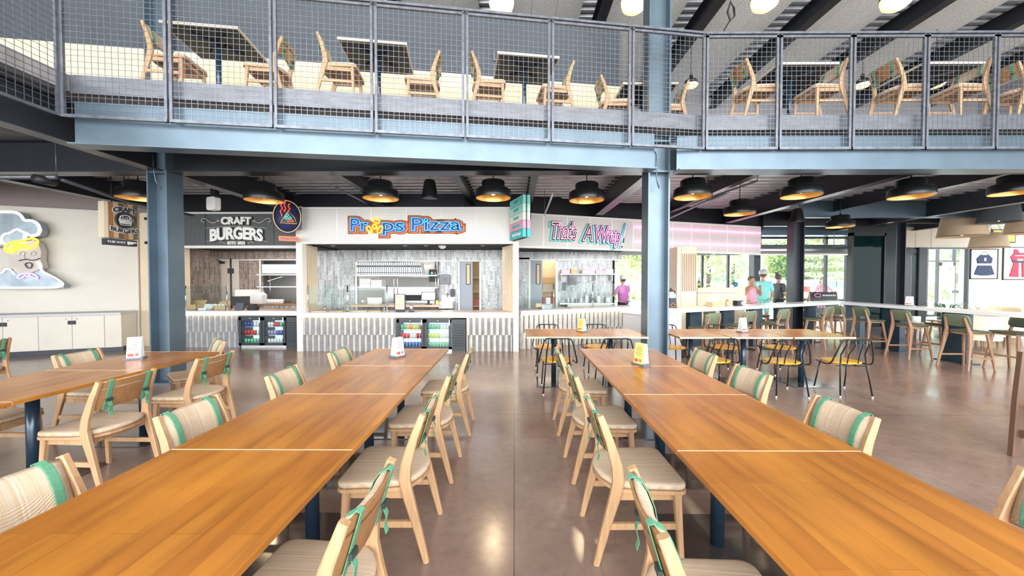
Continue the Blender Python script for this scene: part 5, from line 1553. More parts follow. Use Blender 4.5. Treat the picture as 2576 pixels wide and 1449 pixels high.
# things on the bar
def onbar3(u, off): x, y = onbar(u, off); return (x, y, 1.0)
e = empty('napkin_caddy', onbar3(1795, .25), .45, 'small plywood box of leaflets on the bar', 'caddy')
MB().box((-.14, -.07, 0), (.14, .07, .10)).build('box', 'cardboard', e)
for k in range(7): MB().sweep([(-.11 + k * .035, .02, .03), (-.13 + k * .045, .0, .20)], (.05, .003)).build('leaflet', 'paper_white', e)
e = empty('sugar_jar', onbar3(1829, .22), 0, 'glass sugar jar with a steel lid on the bar', 'jar')
MB().lathe([(.04, 0), (.042, .09), (.03, .10)], 14).build('jar', 'cardboard', e); MB().lathe([(.033, .10), (.033, .125), (.01, .14)], 14).build('lid', 'chrome', e)
e = empty('napkin_dispenser', onbar3(1855, .22), .45, 'small black napkin dispenser on the bar', 'dispenser')
MB().box((-.09, -.06, 0), (.09, .06, .11)).build('case', 'black_paint', e, bevel=.01); MB().box((.01, -.065, .02), (.07, -.06, .09)).build('window', 'chrome', e); MB().prism_y([(-.05, .11), (.05, .11), (.02, .14), (-.03, .13)], -.03, .03).build('napkins', 'paper_white', e)
e = empty('sandwich_board', (X(1693, 7.4), 7.42, .94), .2, 'black table sign with an orange motif beside the central column', 'sign')
MB().prism_y([(-.10, 0), (.10, 0), (.06, .26), (-.06, .26)], -.02, .02).build('panel', 'screen_dark', e)
MB().tube([(-.05, -.024, .12), (0, -.024, .16), (.05, -.024, .12), (.05, -.024, .08), (-.05, -.024, .08)], .006, 6, closed=True).build('motif', 'sign_orange', e)
e = empty('coffee_urn', (X(1688, 7.9), 7.9, .94), 0, 'steel coffee urn behind the black table sign', 'urn')
MB().lathe([(.10, 0), (.10, .36), (.08, .39), (.02, .42), (.02, .45)], 18).build('body', 'chrome', e)
p = at(2283, 768, z=1.0); menu_stand(8.42, (8.42 / ((2283 - 1293.4) / 944)), 1.0, -1.2, 'menu stand on the right arm of the bar, white cards', big=1.0)
# timber pillar with slats and low plywood servery behind the bar
e = empty('slatted_pillar', (X(1704, 9.3), 9.3, 0), 0, 'pale plywood pillar with vertical slots behind the bar', 'pillar')
w_ = X(1752, 9.3) - X(1714, 9.3)
o_ = X(1714, 9.3) - X(1704, 9.3)
MB().box((0, .02, 0), (o_ + w_, .5, 2.37)).build('core', 'pale_ply', e)
MB().box((o_, .0, 0), (o_ + w_, .02, 1.27)).box((o_, 0, 2.2), (o_ + w_, .02, 2.37)).build('face', 'pale_ply', e)
m_ = MB()
for k in range(9): m_.box((o_ + w_ * k / 8.4, -.0, 1.27), (o_ + w_ * k / 8.4 + w_ * .055, .02, 2.2))
m_.build('slats', 'pale_ply', e)
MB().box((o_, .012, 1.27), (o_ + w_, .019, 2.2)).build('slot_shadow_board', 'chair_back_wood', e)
e = empty('plywood_servery', (X(1756, 10.4), 10.4, 0), 0, 'low plywood service counter in front of the windows', 'counter')
w_ = X(1875, 10.4) - X(1756, 10.4)
MB().box((0, 0, 0), (w_, .5, zat(724, 10.4))).build('body', 'pale_ply', e); MB().box((0, -.06, zat(737, 10.4)), (w_ * .8, 0, zat(735, 10.4))).build('ledge', 'grey_panel', e)
e = empty('glass_bottle', (X(1758.5, 10.55), 10.55, zat(724, 10.4)), 0, 'green bottle with a yellow label on the plywood servery', 'bottle')
MB().lathe([(.035, 0), (.037, .16), (.014, .22), (.013, .30)], 12).build('glass', 'leaf_plant', e); MB().lathe([(.038, .06), (.038, .13)], 12).build('label_band', 'yellow_seat', e)
e = empty('round_sticker', (X(1850, 13.2), 13.18, zat(715.5, 13.2)), 0, 'round blue sticker on the window above the servery', 'sticker')
MB().lathe([(.085, -.002), (.085, .002)], 20, Matrix.Rotation(PI / 2, 4, 'X')).build('disc', 'sign_blue', e)
MB().lathe([(.06, .003), (.06, .004)], 20, Matrix.Rotation(PI / 2, 4, 'X')).build('inner_disc', 'sign_teal', e)
# under-bar glimpses: white tub with yellow lid
thing(MB().box((-.08, -.08, 0), (.08, .08, .25)), 'plastic_tub', 'white_paint', (X(1703, 8.3), 8.3, .35), 'white tub glimpsed under the bar near the column', 'tub')
thing(MB().box((-.2, -.15, 0), (.3, .2, .35)), 'plastic_crate', 'black_paint', (X(1703, 8.3), 8.3, 0), 'black crate under the bar near the column', 'crate')

# ================================================================ PENDANTS
def make_pendant():
    e = empty('dome_pendant', (0, 0, 0))
    R_ = .29
    o = MB().lathe([(R_, 0), (R_ + .006, .02), (R_, .13), (R_ - .03, .155), (.20, .165), (.19, .175), (.19, .27), (.17, .29), (.03, .295), (.02, .33), (0, .33)], 40, caps=False).build('shade', 'pendant_black', e)
    MB().lathe([(R_ - .004, .002), (R_ - .01, .12), (.18, .158), (.18, .26), (0, .27)], 40, caps=False).build('gold_lining', 'pendant_gold', o)
    MB().lathe([(.0, .05), (.03, .065), (.038, .09), (.025, .13), (.02, .18), (.02, .26)], 14).build('bulb', 'bulb_warm', e)
    MB().cyl((0, 0, .33), (0, 0, .78), .008, 6).build('cord', 'black_paint', e)
    return e
PD = make_pendant(); GP = 'black two-tier pendants with gold lining'
zp = 2.90
def zc_of(vb, Y): return at(1293, vb, Y=Y).z
plist = [(667, 6.3, 505, 'first'), (959.5, 6.28, 500, 'second'), (1241, 6.28, 499, 'third'), (1475, 6.3, 505, 'fourth'), (1740, 6.25, 497, 'fifth'), (2012, 6.25, 495, 'sixth'), (2287, 6.25, 497, 'seventh'), (2545, 6.3, 488, 'eighth')]
for u, Y, v, w_ in plist:
    place(PD, (X(u, Y), Y, zc_of(v, Y)), 0, f'black two-tier pendant lamp, {w_} from the left in the front row', 'pendant lamp', GP)
    lamp('pendant_light', 'SPOT', (X(u, Y), Y, zc_of(v, Y) + .04), 45, (1, .78, .5), spot_size=2.4, spot_blend=.6, shadow_soft_size=.06)
for u, Y, v, lb in ((1858.5, 7.8, 540, 'smaller-looking black pendant behind the fifth and sixth, above the pink lines'), (2111, 9.5, 572, 'black pendant farthest back, low over the bar corner'), (352, 6.4, 499, 'black pendant half hidden by the left steel column')):
    place(PD, (X(u, Y), Y, zc_of(v, Y)), 0, lb, 'pendant lamp', GP)
def bell(u, Y, v, label):
    e = empty('bell_speaker', (X(u, Y), Y, zc_of(v, Y)), 0, label, 'speaker', 'bell-shaped black ceiling speakers')
    MB().lathe([(.15, .0), (.152, .03), (.135, .12), (.105, .30), (.09, .34), (.02, .35), (0, .35)], 28, caps=False).build('body', 'pendant_black', e)
    MB().lathe([(.145, .01), (0, .012)], 28, caps=False).build('grille', 'sign_dark', e)
    MB().tube([(0, 0, .35), (.02, 0, .38), (0, 0, .41), (0, 0, .6)], .006, 6).build('cord', 'chrome', e)
bell(1082, 6.9, 500, 'black bell-shaped speaker hanging between the second and third pendants')
bell(2003, 9.5, 560, 'black bell-shaped speaker hanging below the sixth pendant')
# big drum shades at the right
def drum(u, Y, v0, v1, w_, mt_, label):
    zt_, zb_ = zat(v0, Y), zat(v1, Y)
    e = empty('drum_shade', (X(u, Y), Y, zb_), 0, label, 'lamp shade', 'large fabric drum shades')
    r = w_ / 2
    MB().lathe([(r, 0), (r * .83, zt_ - zb_)], 32, caps=False).lathe([(r - .01, 0), (r * .83 - .01, zt_ - zb_)], 32, caps=False).build('shade', mt_, e)
    MB().lathe([(r + .003, -.004), (r + .003, .012)], 32, caps=False).build('rim', 'sign_dark', e)
    MB().lathe([(0, .02), (.05, .05), (.03, .12)], 12).build('bulb', 'bulb_warm', e)
    m_ = MB()
    for a in range(3): m_.cyl((r * .8 * math.cos(a * 2.1 - 1.6), r * .8 * math.sin(a * 2.1 - 1.6), zt_ - zb_), (0, 0, 3.62 - zb_), .005, 5)
    m_.build('suspension_wires', 'black_paint', e)
drum(2417, 10.3, 546, 596, .95, 'shade_tan', 'large tan fabric drum shade, left of the dark one')
drum(2509, 9.4, 516, 560, .74, 'shade_dark', 'dark grey fabric drum shade above the framed sportswear')
drum(2484, 11.2, 588, 624, .80, 'shade_tan', 'tan fabric drum shade lowest of the group, above the first frame')
drum(2585, 9.8, 536, 588, .85, 'shade_tan', 'tan fabric drum shade cut by the right edge')
# floodlight on the left joist
e = empty('white_floodlight', (X(541, 7.4), 7.4, zat(512, 7.4)), -.3, 'square white spotlight hung left of the first pendant', 'spotlight')
MB().prism_y([(a, b_) for a, b_ in rrect(.24, .26, .05)], -.06, .05).build('housing', 'white_paint', e)
MB().box((-.05, -.03, .13), (.07, .06, .3)).box((-.01, -.01, .3), (.01, .01, 3.62 - e.location.z)).build('bracket', 'black_paint', e)
# warm globes and small domes upstairs
GG = 'warm glowing pendants under the roof'
for k, (u, v) in enumerate(((560, 4), (945, -4), (1262, 16), (1590, 16), (1915, 12), (2240, 12))):
    Y = 6.9; z_ = zat(v, Y) 
    e = empty('glowing_pendant', (X(u, Y), Y, z_ - .1), 0, ['first, left edge of the railing', 'second', 'third', 'fourth, beside the tall column', 'fifth', 'sixth'][k] + ' warm glowing pendant under the roof, from the left', 'pendant lamp', GG)
    MB().lathe([(0, -.02), (.12, .0), (.20, .06), (.225, .14), (.225, .2)], 24, caps=False).build('diffuser', 'globe_glow', e)
    MB().lathe([(.23, .2), (.22, .3), (.12, .42), (.04, .5), (0, .5)], 24, caps=False).build('cap', 'black_paint', e)
    MB().cyl((0, 0, .5), (0, 0, 7.9 - z_ + .1), .01, 6).build('cord', 'black_paint', e)
for k, (u, v) in enumerate(((1733, 215), (2160, 216), (2343, 216))):
    Y = 9.7; z_ = zat(v, Y)
    e = empty('small_dome_pendant', (X(u, Y), Y, z_), 0, ['small black dome pendant glowing right of the tall steel column', 'small glowing dome seen behind the third upstairs chair back', 'small glowing dome seen between the two right upstairs tables'][k], 'pendant lamp', GG)
    MB().lathe([(0, -.06), (.14, -.05), (.175, 0)], 20, caps=False).build('diffuser', 'globe_glow', e)
    MB().lathe([(.18, 0), (.16, .08), (.10, .14), (.05, .17), (.05, .25), (0, .25)], 20, caps=False).build('dome', 'black_paint', e)
    MB().cyl((0, 0, .25), (0, 0, 7.9 - z_), .008, 6).build('cord', 'black_paint', e)

# ================================================================ LEFT WALL, CHEF SIGN, HANGING SIGNS
q0, q1 = Vector((-10.82, 7.90, 0)), Vector((-8.76, 8.72, 0)); dq = (q1 - q0).normalized(); nq = Vector((dq.y, -dq.x, 0)); aq = math.atan2(dq.y, dq.x)
qs = q0 - dq * 5.2
m_ = MB(); m_.bar(qs + Vector((0, 0, 1.56)), q1 + Vector((0, 0, 1.56)), 3.12, .08, side=(0, 0, 1)); struct(m_.build('wall_left_panel', 'chef_wall_ply'))
m_ = MB(); m_.bar(qs - nq * .3 + Vector((0, 0, 3.4)), q1 - nq * .3 + dq * 1.2 + Vector((0, 0, 3.4)), .56, .08, side=(0, 0, 1)); struct(m_.build('wall_left_bulkhead', 'bulkhead_pink'))
struct(MB().box((q1.x, 8.74, 0), (-7.72, 8.9, 3.12)).build('wall_left_return', 'pale_ply'))
m_ = MB()
for z_ in (2.42, 2.98): m_.box((-8.6, 8.70, z_ - .03), (-7.9, 8.73, z_ + .03))
struct(m_.build('trim_3', 'black_paint'))
# joints of the panel
# built-in cabinets
cab0 = q1 + nq * .06 - dq * .02
wcab = 1.02; CL = -1
def cab(k):
    o_ = cab0 - dq * (wcab * (k + 1) + .28)
    e = empty('base_cabinet', (o_.x, o_.y, 0), aq, ['white base cabinet nearest the steel column', 'white base cabinet second from the steel column', 'white base cabinet third from the steel column, cut by the left edge', 'white base cabinet beyond the left edge'][k], 'cabinet', 'white base cabinets along the left wall')
    MB().box((0, -.60, .10), (wcab - .004, -.02, .80)).build('body', 'chef_wall_ply', e)
    for s_ in (0, 1):
        a = s_ * wcab / 2 + .004; b_ = (s_ + 1) * wcab / 2 - .004
        d_ = MB().box((a, -.622, .11), (b_, -.60, .795)).build('door', 'chef_wall_ply', e)
        hx = b_ - .06 if s_ == 0 else a + .0
        MB().box((hx, -.626, .62), (hx + .06, -.618, .70)).build('finger_hole', 'black_paint', d_)
        MB().lathe([(.012, 0), (.012, .006)], 8, Matrix.Translation((b_ - .08 if s_ == 0 else a + .08, -.622, .74)) @ Matrix.Rotation(PI / 2, 4, 'X')).build('lock', 'chrome', d_)
    MB().box((0, -.55, 0), (wcab, -.1, .10)).build('plinth', 'steel_dark', e)
for k in range(3): cab(k)
o_ = cab0 - dq * .28
fl_ = empty('filler_cabinet', (o_.x, o_.y, 0), aq, 'narrow white end panel of the cabinets beside the column', 'cabinet')
MB().box((0, -.61, .10), (.27, -.02, .80)).build('body', 'chef_wall_ply', fl_); MB().box((0, -.55, 0), (.27, -.1, .1)).build('plinth', 'steel_dark', fl_)
wt = empty('cabinet_worktop', (cab0.x, cab0.y, 0), aq, 'grey stone worktop along the left wall under the neon chef', 'worktop')
MB().box((-4.6, -.64, .80), (.0, .0, .85)).build('slab', 'grey_panel', wt, bevel=.004)

# neon chef: metal cut-out with neon tubes. drawn in metres on the wall plane from photo pixels
def wallpt(u, v, off=.0):
    d_ = at(u, v, Y=1.0) - Vector((0, 0, EYE)); o_ = q0 + nq * off
    # plane: (P-o_).nq=0
    t = (o_.x * nq.x + o_.y * nq.y) / (d_.x * nq.x + d_.y * nq.y)
    P = Vector((0, 0, EYE)) + d_ * t
    return ((P - q0).xy.dot(dq.xy), P.z)
OF = .30
ch = empty('neon_chef_sign', (q0.x, q0.y, 0), aq, 'metal cut-out chef with neon hat, hair and bow tie on the pale left wall', 'sign')
def cp(pts_): return [wallpt(u, v, OF) for u, v in pts_]
def chef_plate(pts_, mt_, nm, y=0, th=.0): 
    poly = cp(pts_); return MB().prism_y([(x, z) for x, z in poly], -OF + .0 - y, -OF + .16 - y).build(nm, mt_, ch)
hat = [(-48, 620), (-60, 570), (-40, 540), (0, 533), (36, 531), (55, 538), (66, 555), (82, 553), (100, 562), (108, 580), (100, 594), (80, 598), (70, 594), (64, 612), (20, 616), (-20, 622)]
body = [(-60, 724), (-60, 690), (0, 684), (20, 676), (32, 680), (70, 686), (85, 686), (98, 680), (118, 692), (140, 706), (160, 716), (160, 724)]
face = [(12, 626), (30, 612), (84, 604), (96, 612), (104, 632), (102, 655), (108, 672), (92, 682), (64, 690), (38, 682), (28, 672), (26, 656), (14, 640)]
chef_plate(hat, 'chef_metal', 'hat_plate'); chef_plate(body, 'chef_metal', 'shoulder_plate'); chef_plate(face, 'chef_face', 'face_plate', .005)
def ctube(pts_, r, mt_, nm, closed=False, sm_=2):
    P = cp(pts_)
    for _ in range(sm_):
        Q = []; n_ = len(P)
        for i in range(n_ if closed else n_ - 1):
            a, b_ = P[i], P[(i + 1) % n_]; Q += [(a[0] * .75 + b_[0] * .25, a[1] * .75 + b_[1] * .25), (a[0] * .25 + b_[0] * .75, a[1] * .25 + b_[1] * .75)]
        P = ([] if closed else [P[0]]) + Q + ([] if closed else [P[-1]])
    return MB().tube([(x, -OF - .03, z) for x, z in P], r, 8, closed=closed).build(nm, mt_, ch)
ctube([(-30, 536), (10, 533), (45, 534), (58, 545), (64, 556), (80, 554), (98, 562), (104, 578), (98, 592), (78, 594), (70, 586), (66, 590), (65, 604)], .026, 'neon_white', 'hat_neon')
ctube([(-40, 620), (-10, 618), (10, 610), (20, 617), (4, 604), (14, 588), (26, 588), (46, 575), (56, 582), (68, 586)], .020, 'neon_white', 'hat_band_neon', sm_=1)
ctube([(16, 628), (16, 618), (30, 610), (58, 606), (78, 600), (96, 602), (98, 610), (90, 620), (70, 626), (46, 622), (40, 632), (24, 636)], .022, 'neon_yellow', 'hair_neon', True)
ctube([(28, 628), (36, 624), (38, 614), (60, 616), (72, 618), (56, 622), (46, 618)], .016, 'neon_yellow', 'hair_curl_neon')
ctube([(-50, 722), (20, 724), (90, 724), (150, 723), (162, 716), (156, 708), (128, 692), (110, 684), (104, 674), (106, 664), (96, 660)], .022, 'neon_white', 'coat_neon')
ctube([(-20, 690), (10, 688), (14, 678), (26, 676), (32, 682), (40, 690)], .016, 'neon_white', 'collar_neon')
for pts_ in ([(66, 688), (52, 692), (44, 700), (58, 700), (66, 694)], [(76, 688), (92, 690), (100, 702), (88, 699), (76, 694)]): ctube(pts_, .012, 'neon_violet', 'bow_tie_neon', True)
ctube([(66, 688), (76, 688), (76, 695), (66, 695)], .012, 'neon_violet', 'bow_tie_knot', True)
for cx_ in (56, 84): ctube([(cx_ - 7, 638), (cx_, 632), (cx_ + 8, 636), (cx_ + 5, 642), (cx_ - 4, 643)], .007, 'chrome', 'eye_tube', True)
ctube([(62, 640), (60, 648), (66, 652)], .007, 'chrome', 'nose_tube'); ctube([(50, 656), (68, 652), (86, 656), (104, 650)], .008, 'black_paint', 'moustache_tube')
ctube([(64, 662), (84, 661), (82, 674), (72, 675)], .010, 'sign_dark', 'mouth_tube', True, 1)

# hanging burger sign (angled slab with planks), "this way" board
pA, pB = at(262, 560, Y=6.75), at(346, 560, Y=7.25)
dd_ = Vector((pB.x - pA.x, pB.y - pA.y, 0)); Lh = dd_.length
hs = empty('hanging_burger_sign', (pA.x, pA.y, 0), math.atan2(dd_.y, dd_.x), 'planked timber sign with a burger in a round plate, lettered Craft Burgers', 'sign')
za, zb_ = zat(598, 6.9), zat(508, 6.9)
m_ = MB()
MB().box((0, 0, za), (.06, .14, zb_)).build('end_face', 'pale_ply', hs)
for k in range(6):
    a = .06 + (Lh - .06) * k / 6
    MB().box((a, -.005 * (k % 2), za), (a + (Lh - .06) / 6 - .003, .14, zb_)).build('plank', ['chair_back_wood', 'cardboard', 'steel_dark', 'chair_back_wood', 'cardboard', 'sign_dark'][k] if k not in (2, 5) else 'bark', hs)
cx_, cz_ = .06 + (Lh - .06) * .52, (za + zb_) / 2 + .02; rr_ = Lh * .30
MB().lathe([(rr_, 0), (rr_, .03), (rr_ * .92, .03), (rr_ * .9, .01), (0, .01)], 32, Matrix.Translation((cx_, -.01, cz_)) @ Matrix.Rotation(PI / 2, 4, 'X')).build('round_plate', 'sign_dark', hs)
bt = lambda pts_, r=.006: MB().tube([(cx_ + x * rr_, -.04, cz_ + z * rr_) for x, z in pts_], r, 6, closed=True).build('burger_line', 'sign_white', hs)
bt([(-.62, .1), (-.5, .42), (-.2, .6), (.2, .6), (.5, .42), (.62, .1), (0, .02)])
bt([(-.7, .02), (-.4, -.1), (-.2, .02), (0, -.12), (.25, .02), (.45, -.1), (.7, .02), (.66, -.1), (-.66, -.14)])
bt([(-.62, -.2), (.62, -.2), (.6, -.32), (-.6, -.32)]); bt([(-.62, -.4), (.62, -.4), (.5, -.6), (-.5, -.6)])
m_ = MB()
for k in range(12): a = -.45 + (k % 5) * .22; b_ = .18 + (k // 5) * .13; m_.ball((cx_ + a * rr_, -.035, cz_ + b_ * rr_), (.006, .004, .009), 6, 4)
m_.build('sesame_seeds', 'sign_white', hs)
text('letters', 'CRAFT', .115, 'sign_dark', hs, (cx_, -.02, cz_ + rr_ * 1.28), extrude=.006, offset=.008, warp=lambda x, y, z: (x, y - 1.1 * x * x, z))
text('letters', 'CRAFT', .115, 'sign_white', hs, (cx_, -.015, cz_ + rr_ * 1.28), extrude=.004, offset=.016, warp=lambda x, y, z: (x, y - 1.1 * x * x, z))
text('letters', 'BURGERS', .105, 'sign_dark', hs, (cx_, -.02, cz_ - rr_ * 1.35), extrude=.006, offset=.004, warp=lambda x, y, z: (x, y + .7 * x * x, z))
text('letters', 'BURGERS', .105, 'sign_white', hs, (cx_, -.015, cz_ - rr_ * 1.35), extrude=.004, offset=.012, warp=lambda x, y, z: (x, y + .7 * x * x, z))
z0_, z1_ = zat(616, 6.9), zat(600, 6.9)
tw = MB().box((.03, .02, z0_), (Lh, .12, z1_)).build('direction_board', 'sign_dark', hs)
text('direction_letters', 'THIS WAY', .06, 'sign_white', hs, (Lh * .36, .012, (z0_ + z1_) / 2), extrude=.005)
m_ = MB(); hx, hz = Lh * .83, (z0_ + z1_) / 2
m_.prism_y([(hx - .07, hz - .03), (hx - .045, hz - .035), (hx - .04, hz - .02), (hx, hz - .025), (hx + .02, hz - .005), (hx + .075, hz + .008), (hx + .075, hz + .022), (hx + .0, hz + .022), (hx - .04, hz + .025), (hx - .07, hz + .03)], .01, .02); m_.build('pointing_hand', 'sign_white', hs)
m_ = MB()
for a in (.25, .75): m_.cyl((Lh * a, .07, z1_), (Lh * a, .07, za), .005, 6)
m_.cyl((Lh * .3, .07, zb_), (Lh * .3, .07, 3.64), .008, 6); m_.cyl((Lh * .7, .07, zb_), (Lh * .7, .07, 3.64), .008, 6)
m_.build('hangers', 'black_paint', hs)

# oval neon pizza sign at the left pillar
Yo = YP - .35; pc2 = at(723, 546, Y=Yo)
ov = empty('oval_pizza_sign', pc2, 0, 'oval navy projecting sign with a neon pizza slice and red steam', 'sign')
Mo = Matrix.Rotation(PI / 2, 4, 'X')
aO = math.radians(28); ov.rotation_euler = (0, 0, aO)
MB().lathe([(1, -.5), (1, .5)], 36, Mo @ Matrix.Diagonal((.26, .34, .12, 1))).build('body', 'sign_blue', ov)
MB().lathe([(.97, 0), (.97, .01)], 36, Matrix.Translation((0, -.055, 0)) @ Mo @ Matrix.Diagonal((.26, .34, 1, 1))).build('face', 'sign_navy', ov)
MB().tube([(.245 * math.cos(t), -.075, .325 * math.sin(t)) for t in [2 * PI * k / 36 for k in range(36)]], .010, 6, closed=True).build('oval_neon', 'paper_yellow', ov)
def nt(pts_, mt_, nm, r=.008, closed=True): return MB().tube([(x, -.085, z) for x, z in pts_], r, 6, closed=closed).build(nm, mt_, ov)
nt([(-.12, -.14), (.17, -.14), (.13, -.02), (.02, .12)], 'paper_yellow', 'slice_neon'); nt([(-.09, -.11), (.13, -.11), (.01, .08)], 'paper_yellow', 'slice_inner_neon', .005)
for a, b_ in ((-.02, -.03), (.05, -.03), (-.0, .03)): nt([(a + .025 * math.cos(t), b_ + .025 * math.sin(t)) for t in [2 * PI * k / 8 for k in range(8)]], 'neon_teal', 'topping_neon', .006)
for a, b_ in ((.03, -.085), (.09, -.085)): nt([(a + .02 * math.cos(t), b_ + .02 * math.sin(t)) for t in [2 * PI * k / 8 for k in range(8)]], 'neon_red', 'topping_neon', .006)
for a in (-.09, -.03, .04): nt([(a, .0 if a < -.05 else .1), (a - .03, .1), (a + .01, .16), (a - .02, .22), (a + .01, .27 + (.07 if a == -.03 else 0))], 'neon_red', 'steam_neon', .009, False)
bd_ = MB().box((-.16, -.03, -.50), (.20, .03, -.40)).build('name_board', 'sign_orange', ov)
text('name_letters', 'Props Pizza', .068, 'sign_blue', ov, (.03, -.034, -.45), extrude=.003)
MB().box((.18, .0, -.22), (.26, .28, .22)).build('wall_plate', 'sign_navy', ov)

# menu totem on the right pillar of the pizza stall
za, zb_ = zat(600, 7.95), zat(490, 7.95)
tp = empty('menu_totem', (X(1296.5, 7.75), 8.06, 0), math.radians(-62), 'stacked aqua, cream and pink hanging menu sign beside the pizza header', 'sign')
Wd = .62; Lc = ['sign_aqua', 'sign_aqua_pale', 'sign_cream', 'sign_pink', 'sign_teal']; words_ = ['SOUP!', 'BOWLS', 'SALADS', 'AND MORE', "That's A Wrap!"]
tp.rotation_euler = (0, 0, 0)
ta, tb_ = Vector((X(1296, 8.02), 8.02, 0)), Vector((X(1330, 7.30), 7.30, 0))
dt = tb_ - ta; Wd = dt.length; tp.location = ta; tp.rotation_euler = (0, 0, math.atan2(dt.y, dt.x))
zh = at(1330, 490, Y=7.3).z; zl_ = at(1330, 597, Y=7.3).z; st_ = (zh - zl_) / 5
for k in range(5):
    b1 = zh - st_ * k; b0 = b1 - st_ + .008
    pl = MB().box((0, -.03, b0), (Wd, .03, b1)).box((0, -.12, b0), (Wd, -.06, b1)).build('panel', Lc[k], tp)
    text('panel_letters', words_[k], .085 if k < 4 else .075, 'sign_white' if k == 4 else 'sign_teal', pl, (Wd * .5, -.124, (b0 + b1) / 2), extrude=.004, shear=.2)
MB().box((.02, -.06, zl_ - .01), (Wd - .02, -.03, zh)).box((-.06, -.07, zl_ + .2), (.02, .02, zl_ + .6)).build('core', 'sign_dark', tp)
# ================================================================ PEOPLE
def skin_mesh(name, verts, edges, mt_, parent, root=0, sub=2):
    me = bpy.data.meshes.new(name)
    me.from_pydata([v[:3] for v in verts], edges, []); me.materials.append(MATS[mt_])
    o = bpy.data.objects.new(name, me); C.objects.link(o); o.parent = parent
    sm_ = o.modifiers.new('skin', 'SKIN'); sm_.use_smooth_shade = True
    for i, v in enumerate(verts):
        r = v[3]; me.skin_vertices[0].data[i].radius = r if isinstance(r, tuple) else (r, r)
        me.skin_vertices[0].data[i].use_root = (i == root)
    s2 = o.modifiers.new('sub', 'SUBSURF'); s2.levels = sub; s2.render_levels = sub
    return o
def person(loc, rz, label, h, top_mt, leg_mt, skin_mt, hair_mt, arms, cap=None, sleeveless=False, slim=1.0, longhair=False, headyaw=0, bun=False):
    """faces local -y; arms = [(elbow), (wrist)] for left(+x) and right(-x), relative to the shoulder, in metres for a 1.75 m body"""
    e = empty('person', loc, rz, label, 'person'); k = h / 1.75
    e.scale = (k, k, k)
    V = [(0, 0, .96, (.15 * slim, .11))]; E_ = []
    def add(p, i): V.append(p); E_.append((i, len(V) - 1)); return len(V) - 1
    sp = add((0, 0, 1.12, (.135 * slim, .10)), 0); chs = add((0, 0, 1.30, (.165 * slim, .115)), sp); nk0 = add((0, .01, 1.44, (.07, .065)), chs)
    nk = add((0, .0, 1.51, (.055, .058)), nk0); jaw = add((0, -.015, 1.57, (.062, .075)), nk); hd = add((0, -.005, 1.65, (.078, .096)), jaw); add((0, .0, 1.725, (.06, .075)), hd)
    for s_, (el, wr) in ((1, arms[0]), (-1, arms[1])):
        sh = add((s_ * .18 * slim, .01, 1.40, .055), chs); S = Vector((s_ * .18 * slim, .01, 1.40))
        el_i = add((*(S + Vector(el)), .040), sh); wr_i = add((*(S + Vector(wr)), .027), el_i)
        dv = (Vector(wr) - Vector(el)).normalized(); P = S + Vector(wr) + dv * .06
        pal = add((*P, (.036, .022)), wr_i)
        sd = dv.orthogonal().normalized()
        sd = dv.cross(Vector((0, 0, 1))) if abs(dv.z) < .9 else Vector((1, 0, 0)); sd = sd.normalized()
        for q in range(4): f1 = add((*(P + dv * .045 + sd * (q - 1.5) * .018), .009), pal); add((*(P + dv * (.085 + .012 * (q in (1, 2))) + sd * (q - 1.5) * .02 + Vector((0, -.01, -.005))), .007), f1)
        t1 = add((*(P - dv * .02 + sd * .04), .010), pal); add((*(P + dv * .02 + sd * .06), .008), t1)
    for s_ in (1, -1):
        hp = add((s_ * .09, 0, .90, .092), 0); kn = add((s_ * .10, -.01, .50, .060), hp); an = add((s_ * .10, .02, .09, .040), kn); add((s_ * .11, -.14, .035, (.042, .03)), an)
    bo = skin_mesh('body', V, E_, skin_mt, e)
    # shirt
    V2 = [(0, 0, .84, (.182 * slim, .14))]; E2 = []
    def add2(p, i): V2.append(p); E2.append((i, len(V2) - 1)); return len(V2) - 1
    a = add2((0, 0, 1.10, (.178 * slim, .142)), 0); b_ = add2((0, 0, 1.31, (.215 * slim, .155)), a); add2((0, .01, 1.45, (.115 if not sleeveless else .10, .09)), b_)
    if not sleeveless:
        for s_, (el, wr) in ((1, arms[0]), (-1, arms[1])):
            S = Vector((s_ * .18 * slim, .01, 1.39)); i = add2((*S, .082), b_); add2((*(S + Vector(el) * .85), .068), i)
    skin_mesh('shirt', V2, E2, top_mt, e)
    V3 = [(0, 0, 1.02, (.17 * slim, .13))]; E3 = []
    for s_ in (1, -1):
        V3.append((s_ * .09, 0, .88, .10)); E3.append((0, len(V3) - 1)); V3.append((s_ * .10, -.005, .52, .075)); E3.append((len(V3) - 2, len(V3) - 1))
    skin_mesh('shorts', V3, E3, leg_mt, e)
    hh = MB(); hh.ball((0, .018, 1.665), (.088, .10, .098), 16, 10)
    if longhair: hh.ball((0, .07, 1.56), (.07, .05, .12))
    if bun: hh.ball((0, .08, 1.76), (.045, .045, .045))
    hair = hh.build('hair', hair_mt, e)
    ff = MB(); ff.ball((0, -.088, 1.625), (.014, .02, .022), 8, 6); ff.ball((.083, .0, 1.63), (.012, .02, .03), 8, 6); ff.ball((-.083, .0, 1.63), (.012, .02, .03), 8, 6); ff.build('nose_and_ears', skin_mt, e)
    ff = MB()
    for s_ in (-1, 1): ff.ball((s_ * .03, -.083, 1.648), (.011, .006, .006), 8, 6)
    ff.build('eyes', 'ink', e); MB().ball((0, -.082, 1.585), (.022, .008, .006), 8, 6).build('mouth', 'jersey_red', e)
    MB().ball((0, -.035, 1.625), (.078, .064, .088), 14, 10).build('face', skin_mt, e)
